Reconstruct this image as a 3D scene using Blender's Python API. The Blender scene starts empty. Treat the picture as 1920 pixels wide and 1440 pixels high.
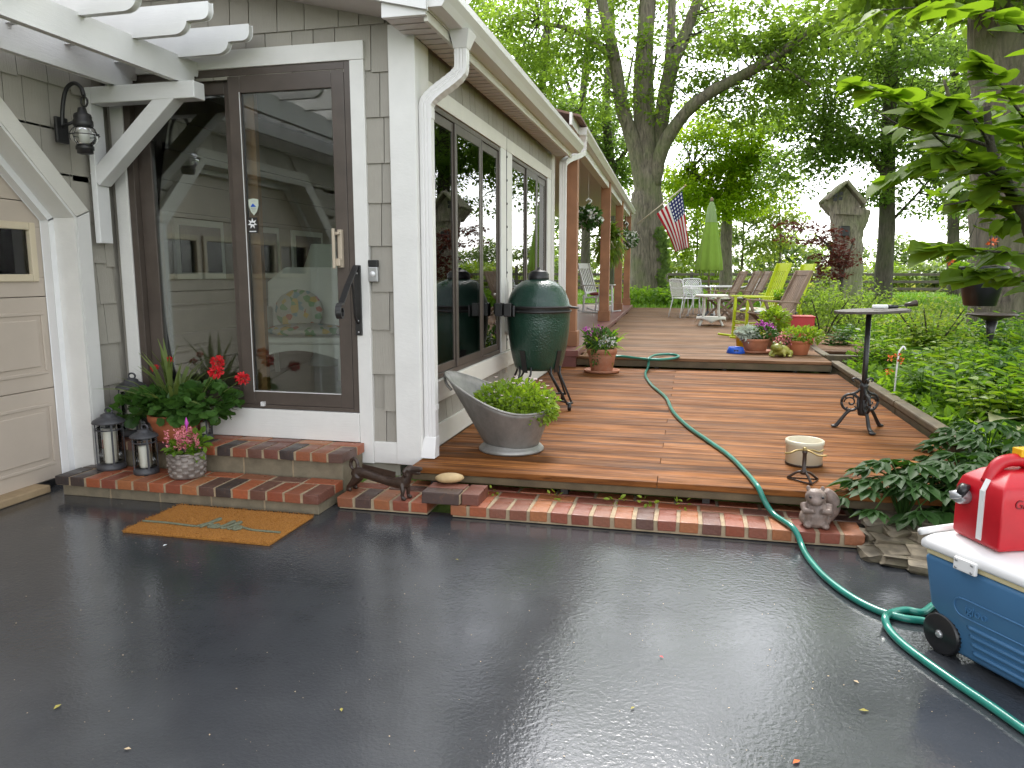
import bpy, bmesh, math, random
import numpy as np
from mathutils import Vector, Matrix

random.seed(7); rng = np.random.default_rng(11)
SC = bpy.context.scene
COL = SC.collection
R = math.radians

# ------------------------------------------------------------------ camera
CAM_H = 1.35
F_PX = 1410.0                                   # focal length in pixels of a 1920 x 1440 frame
PITCH = math.atan(209 / F_PX); YAW = math.atan(337 / math.hypot(F_PX, 209))
cam_d = bpy.data.cameras.new('camera'); cam = bpy.data.objects.new('camera', cam_d); COL.objects.link(cam)
cam_d.sensor_fit = 'HORIZONTAL'; cam_d.sensor_width = 36.0; cam_d.lens = 36.0 * F_PX / 1920.0
cam_d.clip_start = 0.05; cam_d.clip_end = 2000
cam.location = (0, 0, CAM_H); cam.rotation_euler = (math.pi / 2 - PITCH, 0, YAW)
SC.camera = cam

# ------------------------------------------------------------------ sky, sun, exposure (bright overcast after rain)
SUN_EL, SUN_AZ = R(52), R(-6)                  # azimuth measured clockwise from +Y
w = bpy.data.worlds.new('World'); SC.world = w; w.use_nodes = True
wt = w.node_tree; bg = wt.nodes['Background']
sky = wt.nodes.new('ShaderNodeTexSky'); sky.sky_type = 'NISHITA'; sky.sun_disc = False
sky.sun_elevation = SUN_EL; sky.sun_rotation = SUN_AZ
sky.air_density = 1.0; sky.dust_density = 1.0; sky.ozone_density = 1.0
hs = wt.nodes.new('ShaderNodeHueSaturation'); hs.inputs['Saturation'].default_value = 0.20
wt.links.new(sky.outputs[0], hs.inputs['Color']); wt.links.new(hs.outputs[0], bg.inputs[0])
bg.inputs[1].default_value = 0.15
sun_d = bpy.data.lights.new('sun', 'SUN'); sun = bpy.data.objects.new('sun', sun_d); COL.objects.link(sun)
sun_d.energy = 1.0; sun_d.angle = R(20); sun_d.color = (1.0, 0.96, 0.9)
sd = Vector((math.sin(SUN_AZ) * math.cos(SUN_EL), math.cos(SUN_AZ) * math.cos(SUN_EL), math.sin(SUN_EL)))
sun.rotation_euler = (-sd).to_track_quat('-Z', 'Y').to_euler(); sun.location = sd * 40
SC.view_settings.view_transform = 'Standard'; SC.view_settings.look = 'None'
SC.view_settings.gamma = 1.0; SC.view_settings.exposure = 2.08
SC.render.engine = 'CYCLES'
cy = SC.cycles; cy.use_denoising = True; cy.max_bounces = 7; cy.diffuse_bounces = 3; cy.glossy_bounces = 4
cy.transmission_bounces = 6; cy.transparent_max_bounces = 12; cy.sample_clamp_indirect = 6.0
cy.caustics_reflective = False; cy.caustics_refractive = False

# ------------------------------------------------------------------ pixel -> world helpers used to read sizes off the photograph
_cp, _sp, _cy, _sy = math.cos(PITCH), math.sin(PITCH), math.cos(YAW), math.sin(YAW)
_f = Vector((-_sy * _cp, _cy * _cp, -_sp)); _r = Vector((_cy, _sy, 0)); _u = Vector((-_sy * _sp, _cy * _sp, _cp))
def ray(x, y): return _f * F_PX + _r * (x - 960) - _u * (y - 720)
def PY(x, y, Y): d = ray(x, y); return Vector((0, 0, CAM_H)) + d * (Y / d.y)
def PZ(x, y, z): d = ray(x, y); return Vector((0, 0, CAM_H)) + d * ((z - CAM_H) / d.z)

# ------------------------------------------------------------------ mesh builder
WL = {}                                         # world offset of things whose parts are written in world coordinates
class MB:
    def __init__(s): s.V = []; s.F = []; s.n = 0; s.S = []
    def add(s, v, f, smooth=False):
        v = np.asarray(v, dtype=np.float64).reshape(-1, 3)
        s.V.append(v); s.F.append(([list(map(lambda i: i + s.n, q)) for q in f])); s.S.append([smooth] * len(f)); s.n += len(v)
        return s
    def arr(s, v, f, smooth=False):             # many equal faces as arrays
        v = v.reshape(-1, 3); s.V.append(v); s.F.append(f + s.n); s.S.append(np.full(len(f), smooth)); s.n += len(v); return s
    def box(s, x0, x1, y0, y1, z0, z1):
        return s.add([(x0,y0,z0),(x1,y0,z0),(x1,y1,z0),(x0,y1,z0),(x0,y0,z1),(x1,y0,z1),(x1,y1,z1),(x0,y1,z1)],
                     [(0,3,2,1),(4,5,6,7),(0,1,5,4),(1,2,6,5),(2,3,7,6),(3,0,4,7)])
    def bar(s, p, q, w, t, up=(0,0,1)):         # rectangular bar from p to q, w wide, t thick along up
        p, q, up = Vector(p), Vector(q), Vector(up); d = (q - p).normalized(); a = d.cross(up)
        if a.length < 1e-4: a = d.cross(Vector((1, 0, 0)))
        a.normalize(); b = a.cross(d); a = a * w / 2; b = b * t / 2
        return s.add([p-a-b, p+a-b, p+a+b, p-a+b, q-a-b, q+a-b, q+a+b, q-a+b],
                     [(0,1,2,3),(4,7,6,5),(0,4,5,1),(1,5,6,2),(2,6,7,3),(3,7,4,0)])
    def prism(s, poly, axis, a, b, smooth=False):   # 2-D outline extruded along an axis ('x': poly is (y,z); 'y': (x,z); 'z': (x,y))
        n = len(poly); m = {'x': lambda p, t: (t, p[0], p[1]), 'y': lambda p, t: (p[0], t, p[1]), 'z': lambda p, t: (p[0], p[1], t)}[axis]
        v = [m(p, a) for p in poly] + [m(p, b) for p in poly]
        s.add(v, [tuple(range(n)), tuple(range(2*n-1, n-1, -1))] + [(i, (i+1) % n + 0, (i+1) % n + n, i + n) for i in range(n)], False)
        return s
    def tube(s, pts, r, n=8, cap=True, smooth=True, closed=False):
        pts = [Vector(p) for p in pts]; m = len(pts); r = [r] * m if not hasattr(r, '__len__') else list(r)
        v = []; f = []; prev = None
        for i, p in enumerate(pts):
            d = (pts[(i+1) % m] - pts[i-1]) if closed else (pts[min(i+1, m-1)] - pts[max(i-1, 0)])
            d = d.normalized() if d.length > 1e-9 else Vector((0, 0, 1))
            a = (prev - d * prev.dot(d)) if prev is not None else d.orthogonal()
            if a.length < 1e-6: a = d.orthogonal()
            a.normalize(); prev = a; b = d.cross(a)
            for k in range(n):
                t = 2 * math.pi * k / n; v.append(p + (a * math.cos(t) + b * math.sin(t)) * r[i])
        for i in range(m if closed else m - 1):
            for k in range(n):
                j = (i + 1) % m; f.append((i*n+k, i*n+(k+1) % n, j*n+(k+1) % n, j*n+k))
        if cap and not closed: f += [tuple(range(n-1, -1, -1)), tuple(range((m-1)*n, m*n))]
        return s.add(v, f, smooth)
    def lathe(s, prof, n=24, c=(0, 0, 0), smooth=True, sx=1, sy=1, cap=True, wob=None):
        v = []; f = []; m = len(prof)
        for (r, z) in prof:
            for k in range(n):
                t = 2 * math.pi * k / n; q = 1 if wob is None else wob(t, z)
                v.append((c[0] + r*sx*q*math.cos(t), c[1] + r*sy*q*math.sin(t), c[2] + z))
        for i in range(m - 1):
            for k in range(n): f.append((i*n+k, i*n+(k+1) % n, (i+1)*n+(k+1) % n, (i+1)*n+k))
        if cap: f += [tuple(range(n-1, -1, -1)), tuple(range((m-1)*n, m*n))]
        return s.add(v, f, smooth)
    def blob(s, c, r, n=10, m=7, jit=0.0, smooth=True, M=None):      # ellipsoid
        c = Vector(c); r = (r,)*3 if not hasattr(r, '__len__') else r; v = []; f = []
        for i in range(m + 1):
            ph = math.pi * i / m
            for k in range(n):
                t = 2*math.pi*k/n; q = 1 + random.uniform(-jit, jit)
                p = Vector((r[0]*math.sin(ph)*math.cos(t)*q, r[1]*math.sin(ph)*math.sin(t)*q, r[2]*math.cos(ph)*q))
                v.append(c + (M @ p if M is not None else p))
        for i in range(m):
            for k in range(n): f.append((i*n+k, (i+1)*n+k, (i+1)*n+(k+1) % n, i*n+(k+1) % n))
        return s.add(v, f, smooth)
    def leaves(s, tmpl, P, D, U, S, smooth=False):   # instances of a leaf template: base points P, directions D, rough normals U, sizes S
        tv, tf = tmpl; P = np.asarray(P, float).reshape(-1, 3); D = np.asarray(D, float); U = np.asarray(U, float)
        D = D / (np.linalg.norm(D, axis=1, keepdims=True) + 1e-9)
        X = np.cross(D, U); X /= (np.linalg.norm(X, axis=1, keepdims=True) + 1e-9); Z = np.cross(X, D)
        S = np.broadcast_to(np.asarray(S, float).reshape(-1), (len(P),))
        v = P[:, None] + S[:, None, None] * (tv[None, :, 0:1] * X[:, None] + tv[None, :, 1:2] * D[:, None] + tv[None, :, 2:3] * Z[:, None])
        f = (tf[None] + (np.arange(len(P)) * len(tv))[:, None, None]).reshape(-1, tf.shape[1])
        return s.arr(v, f, smooth)
    def mesh(s, name):
        me = bpy.data.meshes.new(name)
        V = np.concatenate(s.V) if s.V else np.zeros((0, 3))
        me.vertices.add(len(V)); me.vertices.foreach_set('co', V.astype(np.float32).ravel())
        idx = []; tot = []
        for F in s.F:
            if isinstance(F, np.ndarray): idx.append(F.ravel()); tot.append(np.full(len(F), F.shape[1]))
            else:
                idx.append(np.array([i for q in F for i in q], dtype=np.int64)); tot.append(np.array([len(q) for q in F], dtype=np.int64))
        idx = np.concatenate(idx); tot = np.concatenate(tot)
        me.loops.add(len(idx)); me.loops.foreach_set('vertex_index', idx.astype(np.int32))
        st = np.zeros(len(tot), dtype=np.int32); st[1:] = np.cumsum(tot)[:-1]
        me.polygons.add(len(tot)); me.polygons.foreach_set('loop_start', st)
        sm = np.concatenate([np.asarray(x, dtype=bool) for x in s.S]); me.polygons.foreach_set('use_smooth', sm)
        me.update(calc_edges=True); me.validate(); return me
    def build(s, name, mat, parent=None, bevel=0.0, kind=None, label=None, loc=None):
        return link(name, s.mesh(name), mat, parent, bevel, kind, label, loc)

def link(name, me, mat=None, parent=None, bevel=0.0, kind=None, label=None, loc=None):
    o = bpy.data.objects.new(name, me); COL.objects.link(o)
    if mat is not None and not me.materials: me.materials.append(mat)
    if parent is not None:
        o.parent = parent; off = WL.get(parent.name)
        if off is not None: o.location = -off; WL[o.name] = Vector((0, 0, 0))
    if loc is not None: o.location = Vector(o.location) + Vector(loc)
    if bevel:
        b = o.modifiers.new('bevel', 'BEVEL'); b.width = bevel; b.segments = 2; b.limit_method = 'ANGLE'; b.angle_limit = R(40)
    if kind: o['kind'] = kind
    if label: o['label'] = label
    return o
def thing(name, label, cat, loc=(0, 0, 0), group=None, world=True, rz=0.0):
    o = bpy.data.objects.new(name, None); COL.objects.link(o); o.location = loc; o.empty_display_size = 0.1
    o.rotation_euler = (0, 0, rz); o['label'] = label; o['category'] = cat
    if group: o['group'] = group
    if world: WL[o.name] = Vector(loc)
    return o
def tag(o, label, cat, group=None):
    o['label'] = label; o['category'] = cat
    if group: o['group'] = group
    return o
def copy_tree(o, parent=None):
    c = o.copy(); COL.objects.link(c); c.parent = parent
    for ch in o.children: copy_tree(ch, c)
    return c

# ------------------------------------------------------------------ leaf templates (x across, y along, z up)
T_DIA = (np.array([(0,0,0),(-.3,.5,.07),(0,1,-.04),(.3,.5,.07)], float), np.array([[0,3,2,1]]))
T_OVAL = (np.array([(0,0,0),(-.24,.25,.07),(-.27,.62,.05),(0,1,-.1),(.27,.62,.05),(.24,.25,.07)], float), np.array([[0,3,2,1],[0,5,4,3]]))
T_BLADE = (np.array([(-.05,0,0),(.05,0,0),(-.055,.35,.06),(.055,.35,.06),(-.04,.72,.05),(.04,.72,.05),(-.004,1,-.04),(.004,1,-.04)], float),
           np.array([[0,1,3,2],[2,3,5,4],[4,5,7,6]]))
T_HOSTA = (np.array([(0,0,0),(0,.3,.1),(0,.65,.1),(0,1,-.06),(-.24,.1,.09),(-.36,.36,.16),(-.25,.7,.12),(.24,.1,.09),(.36,.36,.16),(.25,.7,.12)], float),
           np.array([[0,1,5,4],[1,2,6,5],[2,3,3,6],[0,7,8,1],[1,8,9,2],[2,9,3,3]]))
def _tri_fix(t): return t
T_HOSTA = (np.array([(0,0,0),(0,.3,.1),(0,.65,.1),(0,1,-.06),(-.24,.1,.09),(-.36,.36,.16),(-.25,.7,.12),(.24,.1,.09),(.36,.36,.16),(.25,.7,.12)], float),
           np.array([[0,1,5],[0,5,4],[1,2,6],[1,6,5],[2,3,6],[0,7,8],[0,8,1],[1,8,9],[1,9,2],[2,9,3]]))
T_HEART = (np.array([(0,.06,0),(0,.5,-.03),(0,1.05,-.09),(-.2,-.06,.03),(-.46,.14,.08),(-.44,.5,.07),(-.2,.84,0),(.2,-.06,.03),(.46,.14,.08),(.44,.5,.07),(.2,.84,0)], float),
           np.array([[0,4,3],[0,1,4],[1,5,4],[1,6,5],[1,2,6],[0,7,8],[0,8,1],[1,8,9],[1,9,10],[1,10,2]]))
def _palm(k, spread, wd):
    vs = []; fs = []
    for i in range(k):
        a = (i - (k-1)/2) * spread; L = 1 - .35*abs(i - (k-1)/2)/((k-1)/2)
        c, s_ = math.cos(a), math.sin(a); b = len(vs)
        for (x, y, z) in [(0,0,0),(-wd,.5,.05),(0,1,-.08),(wd,.5,.05)]:
            x *= L; y *= L; vs.append((x*c + y*s_, -x*s_ + y*c, z + .015*i))
        fs.append((b, b+3, b+2, b+1))
    return np.array(vs, float), np.array(fs)
T_PALM = _palm(5, .62, .17)
T_GER = (np.array([(0,0,0)] + [((.62 + .08*(i % 2))*math.sin(t), .45 + (.62 + .08*(i % 2))*math.cos(t)*.85, .12 + .05*(i % 2)) for i, t in enumerate(np.linspace(-2.7, 2.7, 11))], float),
         np.array([[0, i+1, i] for i in range(1, 11)]))
def rdir(n, up=0.0, flat=1.0):
    d = rng.normal(size=(n, 3)); d[:, 2] = d[:, 2]*flat + up; return d / np.linalg.norm(d, axis=1, keepdims=True)
def in_ell(n, c, r, shell=0.6):
    d = rng.normal(size=(n, 3)); d /= np.linalg.norm(d, axis=1, keepdims=True)
    q = shell + (1 - shell) * rng.random((n, 1)) ** .6
    return np.array(c) + d * q * np.array(r), d
# ------------------------------------------------------------------ materials
class G:
    def __init__(s, name, **kw):
        s.m = bpy.data.materials.new(name); s.m.use_nodes = True; s.t = s.m.node_tree
        s.b = s.t.nodes['Principled BSDF']; s.out = s.t.nodes['Material Output']
        for k, v in kw.items(): s.set(k, v)
    def n(s, typ, props=None, **inp):
        nd = s.t.nodes.new('ShaderNode' + typ)
        for k, v in (props or {}).items(): setattr(nd, k, v)
        for k, v in inp.items():
            sk = nd.inputs[int(k[1:])] if k[0] == '_' and k[1:].isdigit() else nd.inputs[k.replace('_', ' ')]
            if isinstance(v, bpy.types.NodeSocket): s.t.links.new(v, sk)
            else: sk.default_value = v
        return nd
    def set(s, k, v):
        sk = s.b.inputs[k.replace('_', ' ')]
        if isinstance(v, bpy.types.NodeSocket): s.t.links.new(v, sk)
        elif k.endswith('Color') and len(v) == 3: sk.default_value = (*v, 1)
        elif k in ('Coat_Tint', 'Specular_Tint') and len(v) == 3: sk.default_value = (*v, 1)
        else: sk.default_value = v
    def co(s, scale=(1, 1, 1), gen=False, loc=None):
        tc = s.n('TexCoord').outputs['Generated' if gen else 'Object']
        mp = s.n('Mapping', Vector=tc); mp.inputs['Scale'].default_value = scale
        if loc is not None: s.t.links.new(loc, mp.inputs['Location'])
        return mp.outputs[0]
    def noise(s, scale, detail=4, vec=None, rough=.55, dist=0.0):
        nd = s.n('TexNoise', Scale=scale, Detail=detail, Roughness=rough, Distortion=dist)
        if vec is not None: s.t.links.new(vec, nd.inputs['Vector'])
        return nd.outputs['Fac']
    def ramp(s, fac, stops, interp='LINEAR'):
        nd = s.n('ValToRGB'); cr = nd.color_ramp; cr.interpolation = interp
        s.t.links.new(fac, nd.inputs[0])
        while len(cr.elements) < len(stops): cr.elements.new(.5)
        for e, (p, c) in zip(cr.elements, stops): e.position = p; e.color = (*c, 1) if len(c) == 3 else c
        return nd.outputs[0]
    def mix(s, fac, a, b, typ='MIX'):
        nd = s.n('MixRGB', {'blend_type': typ})
        for i, v in ((0, fac), (1, a), (2, b)):
            if isinstance(v, bpy.types.NodeSocket): s.t.links.new(v, nd.inputs[i])
            else: nd.inputs[i].default_value = v if i == 0 else ((*v, 1) if len(v) == 3 else v)
        return nd.outputs[0]
    def math(s, op, a, b=0.0):
        nd = s.n('Math', {'operation': op})
        for i, v in ((0, a), (1, b)):
            if isinstance(v, bpy.types.NodeSocket): s.t.links.new(v, nd.inputs[i])
            else: nd.inputs[i].default_value = v
        return nd.outputs[0]
    def bump(s, h, strength=.3, dist=.01, normal=None):
        nd = s.n('Bump', Strength=strength, Distance=dist, Height=h)
        if normal is not None: s.t.links.new(normal, nd.inputs['Normal'])
        s.t.links.new(nd.outputs[0], s.b.inputs['Normal']); return nd.outputs[0]
    def rnd(s): return s.n('ObjectInfo').outputs['Random']
g3 = lambda c, k: tuple(x * k for x in c)

def paint(name, col, rough=.5, var=.10, grain=None, bump=.25, scale=6, objvar=.0, dirt=None, coat=0, metal=0):
    g = G(name, Roughness=rough, Metallic=metal, Coat_Weight=coat)
    v = g.noise(scale, 5, g.co()); c = g.ramp(v, [(.25, g3(col, 1 - var)), (.75, g3(col, 1 + var * .6))])
    if objvar:
        k = g.math('MULTIPLY_ADD', g.rnd(), objvar); k.node.inputs[2].default_value = 1 - objvar / 2
        cmb = g.n('CombineColor', None, _0=k, _1=k, _2=k).outputs[0]; c = g.mix(1.0, c, cmb, 'MULTIPLY')
    if dirt: c = g.mix(g.ramp(g.noise(2.2, 6, g.co(), .7), [(.52, (0, 0, 0)), (.75, (.55, .55, .55))]), c, dirt)
    g.set('Base_Color', c)
    if grain:
        h = g.noise(1.0, 6, g.co(grain), .65); g.bump(h, bump, .004)
    else: g.bump(g.noise(90, 3, g.co()), bump, .002)
    return g.m

M = {}
M['white'] = paint('white_paint', (.77, .765, .75), .45, .05, (14, 14, 90), .35)
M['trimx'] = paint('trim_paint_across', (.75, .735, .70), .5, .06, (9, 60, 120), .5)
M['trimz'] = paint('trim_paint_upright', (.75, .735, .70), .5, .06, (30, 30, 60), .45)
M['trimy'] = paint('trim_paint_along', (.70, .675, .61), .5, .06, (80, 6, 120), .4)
M['bright'] = paint('bright_white_paint', (.82, .82, .82), .4, .03)
M['siding'] = paint('taupe_shingle', (.335, .31, .265), .6, .10, (150, 150, 9), .8, objvar=.14)
M['sidingg'] = paint('taupe_garage_shingle', (.37, .345, .295), .6, .08, (150, 110, 9), .6, objvar=.10)
M['gdoor'] = paint('beige_garage_door', (.50, .425, .35), .45, .04, None, .08)
M['gtrim'] = paint('cream_window_trim', (.62, .53, .38), .45, .04)
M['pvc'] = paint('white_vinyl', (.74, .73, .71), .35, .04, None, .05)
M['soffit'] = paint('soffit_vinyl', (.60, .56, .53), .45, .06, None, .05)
M['gutter'] = paint('aluminium_gutter', (.74, .72, .70), .35, .06, None, .05, 3)
M['bronze'] = paint('bronze_frame', (.085, .066, .054), .4, .25, (40, 40, 3), .12)
M['track'] = paint('dark_track', (.03, .025, .022), .5, .2)
M['oak'] = paint('varnished_oak', (.30, .15, .06), .4, .35, (40, 40, 2.5), .2)
M['iron'] = paint('black_iron', (.018, .017, .017), .38, .3, None, .3, 40)
M['grey_iron'] = paint('lantern_iron', (.05, .05, .055), .45, .3, None, .3, 30)
M['rust_iron'] = paint('brown_cast_iron', (.045, .026, .018), .38, .4, None, .5, 40)
M['candle'] = paint('ivory_wax', (.75, .70, .60), .5, .05)
M['silver'] = paint('brushed_silver', (.45, .45, .45), .35, .08, metal=.7)
M['black'] = paint('black_plastic', (.012, .012, .013), .3, .2)
M['beige'] = paint('beige_enamel', (.50, .42, .32), .35, .08)
M['block'] = paint('concrete_block', (.20, .165, .11), .75, .30, None, .8, 14, objvar=.2)
M['mortar'] = paint('sandy_mortar', (.36, .275, .175), .85, .22, None, .9, 25)
M['terra'] = paint('terracotta', (.42, .13, .055), .65, .16, None, .25, 9)
M['terra2'] = paint('weathered_terracotta', (.40, .15, .075), .7, .35, None, .35, 7, dirt=(.45, .33, .25))
M['soil'] = paint('potting_soil', (.035, .024, .016), .95, .5, None, 1.0, 40)
M['wicker'] = paint('white_wicker', (.70, .68, .62), .6, .08, (200, 200, 200), .8)
M['lime'] = paint('lime_paint', (.48, .58, .01), .4, .06)
M['teak'] = paint('grey_teak', (.23, .155, .105), .6, .3, (6, 60, 60), .3)
M['post'] = paint('cedar_post', (.36, .165, .08), .6, .35, (26, 26, 2.2), .5, 3)
M['porch'] = paint('maroon_porch_paint', (.20, .075, .065), .38, .15)
M['red'] = paint('red_enamel', (.45, .018, .02), .45, .1)
M['yellow'] = paint('yellow_plastic', (.75, .42, .01), .4, .08)
M['blue'] = paint('blue_plastic', (.015, .09, .50), .35, .08)
M['cream'] = paint('cream_stoneware', (.60, .54, .40), .3, .1)
M['brass'] = paint('tarnished_brass', (.34, .24, .09), .4, .35, metal=.6)
M['stone'] = paint('painted_stone', (.48, .34, .17), .6, .3, None, .3, 9)
M['squirrel'] = paint('squirrel_stone', (.24, .18, .15), .5, .5, None, 1.0, 26)
M['timber'] = paint('mossy_timber', (.115, .085, .045), .7, .45, (50, 4, 50), .6, dirt=(.06, .075, .02))
M['fence'] = paint('weathered_fence', (.12, .10, .085), .8, .35, (4, 60, 60), .5)
M['cushion'] = paint('red_cushion', (.28, .05, .05), .9, .3)
M['ltblue'] = paint('cooler_blue', (.055, .155, .29), .32, .04, None, .03)
M['lidw'] = paint('cooler_lid', (.76, .75, .73), .35, .03, None, .04)
M['band'] = paint('cream_band', (.70, .60, .34), .4, .03)
M['flower_red'] = paint('red_petal', (.62, .012, .02), .6, .2)
M['flower_white'] = paint('white_petal', (.82, .82, .78), .6, .06)
M['flower_pink'] = paint('pink_petal', (.70, .22, .25), .6, .2)
M['flower_magenta'] = paint('magenta_petal', (.50, .06, .42), .6, .2)
M['flower_orange'] = paint('orange_petal', (.70, .13, .02), .6, .2)
M['flower_yellow'] = paint('yellow_petal', (.75, .55, .03), .6, .2)
M['lampshade'] = paint('lamp_shade', (.55, .60, .50), .8, .05)
M['tile'] = paint('tile_floor', (.36, .31, .24), .35, .2, None, .1, 3)
M['inwall'] = paint('interior_boards', (.24, .19, .14), .6, .15, (60, 60, 4), .2)
M['ceil'] = paint('ceiling_paint', (.62, .60, .55), .6, .04)
M['shed'] = paint('roof_shingle', (.20, .115, .085), .7, .3, None, .8, 60)
M['umb'] = paint('umbrella_canvas', (.20, .33, .035), .8, .1, (60, 60, 6), .3)
M['peb'] = paint('pale_debris', (.50, .38, .24), .8, .4)
M['leafy'] = paint('fallen_leaf', (.30, .26, .05), .7, .4)

# bricks: colour from a random number per brick
g = G('brick', Roughness=.42)
base = g.ramp(g.rnd(), [(0, (.37, .105, .042)), (.16, (.29, .075, .034)), (.34, (.20, .055, .034)), (.48, (.39, .145, .052)), (.6, (.18, .062, .042)), (.74, (.13, .062, .045)), (.86, (.052, .038, .034)), (.94, (.036, .031, .031)), (1, (.28, .10, .055))])
v = g.noise(38, 6, g.co()); base = g.mix(g.ramp(v, [(.35, (.0, .0, .0)), (.75, (.5, .5, .5))]), base, g.mix(.5, base, (.06, .03, .022), 'MIX'))
base = g.mix(g.ramp(g.noise(9, 4, g.co(), .7), [(.58, (0, 0, 0)), (.8, (.35, .35, .35))]), base, (.42, .20, .10))
g.set('Base_Color', base); g.set('Roughness', g.ramp(g.noise(7, 3, g.co()), [(.3, (.22,)*3), (.7, (.62,)*3)]))
g.bump(g.noise(70, 5, g.co()), .55, .004); M['brick'] = g.m

# wet asphalt: dark aggregate under a film of water
g = G('wet_asphalt', Roughness=.7, Specular_IOR_Level=.04)
co = g.co()
c = g.ramp(g.noise(2.0, 5, co, .6), [(.3, (.032, .0345, .039)), (.7, (.054, .057, .063))])
speck = g.ramp(g.n('TexVoronoi', Vector=co, Scale=210).outputs['Distance'], [(.0, (1, 1, 1)), (.2, (.0, .0, .0))])
rk = g.ramp(g.noise(45, 2, co), [(.56, (0, 0, 0)), (.66, (.8, .8, .8))])
c = g.mix(g.mix(1, speck, rk, 'MULTIPLY'), c, (.22, .19, .15)); g.set('Base_Color', c)
wet = g.noise(.8, 5, co, .6); grain = g.noise(75, 4, co, .6); mid = g.noise(48, 2, co, .5)
g.bump(grain, 1.0, .008)
g.set('Coat_Weight', g.ramp(wet, [(.30, (1, 1, 1)), (.72, (.75, .75, .75))])); g.set('Coat_IOR', 1.7)
g.set('Coat_Roughness', g.ramp(wet, [(.38, (.015,)*3), (.52, (.03,)*3), (.72, (.09,)*3)]))
amp = g.ramp(wet, [(.38, (.45,)*3), (.60, (1, 1, 1))])
b1 = g.n('Bump', None, Strength=1.0, Distance=.0009, Height=g.mix(1.0, grain, amp, 'MULTIPLY'))
b2 = g.n('Bump', None, Strength=1.0, Distance=.0012, Height=g.mix(1.0, mid, amp, 'MULTIPLY'), Normal=b1.outputs[0])
g.set('Coat_Normal', b2.outputs[0]); M['asphalt'] = g.m

# rain-wet deck boards
def deckmat(name, cols, rl, rh, coat):
    g = G(name); off = g.math('MULTIPLY', g.rnd(), 37.0); cv = g.n('CombineXYZ', None, _0=off, _1=off, _2=0.0).outputs[0]
    co = g.co((.9, 16, 16), loc=cv); co2 = g.co((2.6, 30, 30), loc=cv)
    a = g.noise(1.0, 7, co, .62, .6); b = g.noise(1.6, 6, co2, .7, .3)
    c = g.ramp(a, [(.22, cols[0]), (.42, cols[1]), (.58, cols[2]), (.8, cols[3])])
    dk = g.ramp(b, [(.30, (.22, .2, .19)), (.48, (1, 1, 1))]); c = g.mix(.9, c, dk, 'MULTIPLY')
    k = g.ramp(g.rnd(), [(0, (.55,)*3), (.5, (.95,)*3), (1, (1.4,)*3)]); c = g.mix(.8, c, k, 'MULTIPLY')
    blot = g.ramp(g.noise(1.1, 5, g.co((.8, 1.6, 1), loc=cv), .65), [(.42, (0,)*3), (.66, (.75,)*3)])
    c = g.mix(blot, c, g.mix(1, c, cols[4], 'MULTIPLY')); g.set('Base_Color', c)
    g.set('Roughness', g.ramp(g.noise(2.2, 4, g.co((.7, 3, 1), loc=cv)), [(.35, (rl,)*3), (.65, (rh,)*3)]))
    g.set('Coat_Weight', coat); g.set('Coat_Roughness', .15); g.set('Specular_IOR_Level', .1)
    g.bump(a, .35, .004); return g.m
M['deck'] = deckmat('wet_deck_wood', [(.040, .014, .006), (.15, .054, .015), (.275, .105, .028), (.41, .175, .055), (.44, .40, .39)], .5, .75, .03)
M['deck2'] = deckmat('upper_deck_wood', [(.06, .03, .016), (.14, .073, .038), (.22, .122, .064), (.30, .18, .10), (.7, .66, .62)], .5, .75, .0)  # duller, greyer browns than the lower deck

# bark
def bark(name, a, b, sc=1.0):
    g = G(name, Roughness=.9); co = g.co((7*sc, 7*sc, 1.3*sc))
    r = g.noise(2.0, 6, co, .65, .8); g.set('Base_Color', g.mix(g.ramp(g.noise(1.3, 4, g.co()), [(.45, (0,)*3), (.7, (.6,)*3)]), g.ramp(r, [(.3, a), (.65, b)]), (b[0]*.6, b[1]*.85, b[2]*.4)))
    g.bump(r, 1.0, .05); return g.m
M['bark'] = bark('maple_bark', (.05, .042, .032), (.23, .195, .15))
M['bark_pale'] = bark('pale_bark', (.045, .036, .028), (.20, .165, .13))
M['bark_dark'] = bark('dark_bark', (.03, .025, .02), (.12, .10, .08))
M['twig'] = bark('twig_bark', (.03, .025, .02), (.10, .08, .06), 4)

# leaves: diffuse + translucent + a little gloss; colour differs from leaf to leaf
def leaf(name, a, b, tr=.4, rough=.45, c=None, trc=None, spec=.3):
    g = G(name, Roughness=rough, Specular_IOR_Level=spec)
    ri = g.n('NewGeometry').outputs['Random Per Island']
    stops = [(0, a), (1, b)] if c is None else [(0, a), (.6, b), (1, c)]
    col = g.ramp(ri, stops); col = g.mix(g.ramp(g.noise(.6, 3, g.co()), [(.4, (0,)*3), (.65, (.5,)*3)]), col, g.mix(1, col, (.6, .7, .55), 'MULTIPLY'))
    g.set('Base_Color', col)
    tc = g.mix(1, col, trc or (1.6, 1.7, .6), 'MULTIPLY')
    t = g.n('BsdfTranslucent', None, Color=tc); mx = g.n('MixShader', None, _0=tr, _1=g.b.outputs[0], _2=t.outputs[0])
    g.t.links.new(mx.outputs[0], g.out.inputs['Surface']); return g.m
M['lf_maple'] = leaf('maple_leaf', (.095, .145, .026), (.165, .23, .042), .6, trc=(2.4, 2.45, 1.3))
M['lf_dark'] = leaf('dark_maple_leaf', (.09, .14, .036), (.16, .225, .055), .6, trc=(2.3, 2.4, 1.4))
M['lf_bright'] = leaf('bright_maple_leaf', (.18, .27, .012), (.26, .35, .02), .6, trc=(2.1, 2.1, .8))
M['lf_under'] = leaf('understory_leaf', (.14, .20, .045), (.22, .29, .07), .5, c=(.32, .36, .09), trc=(1.9, 1.9, .7))
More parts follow.
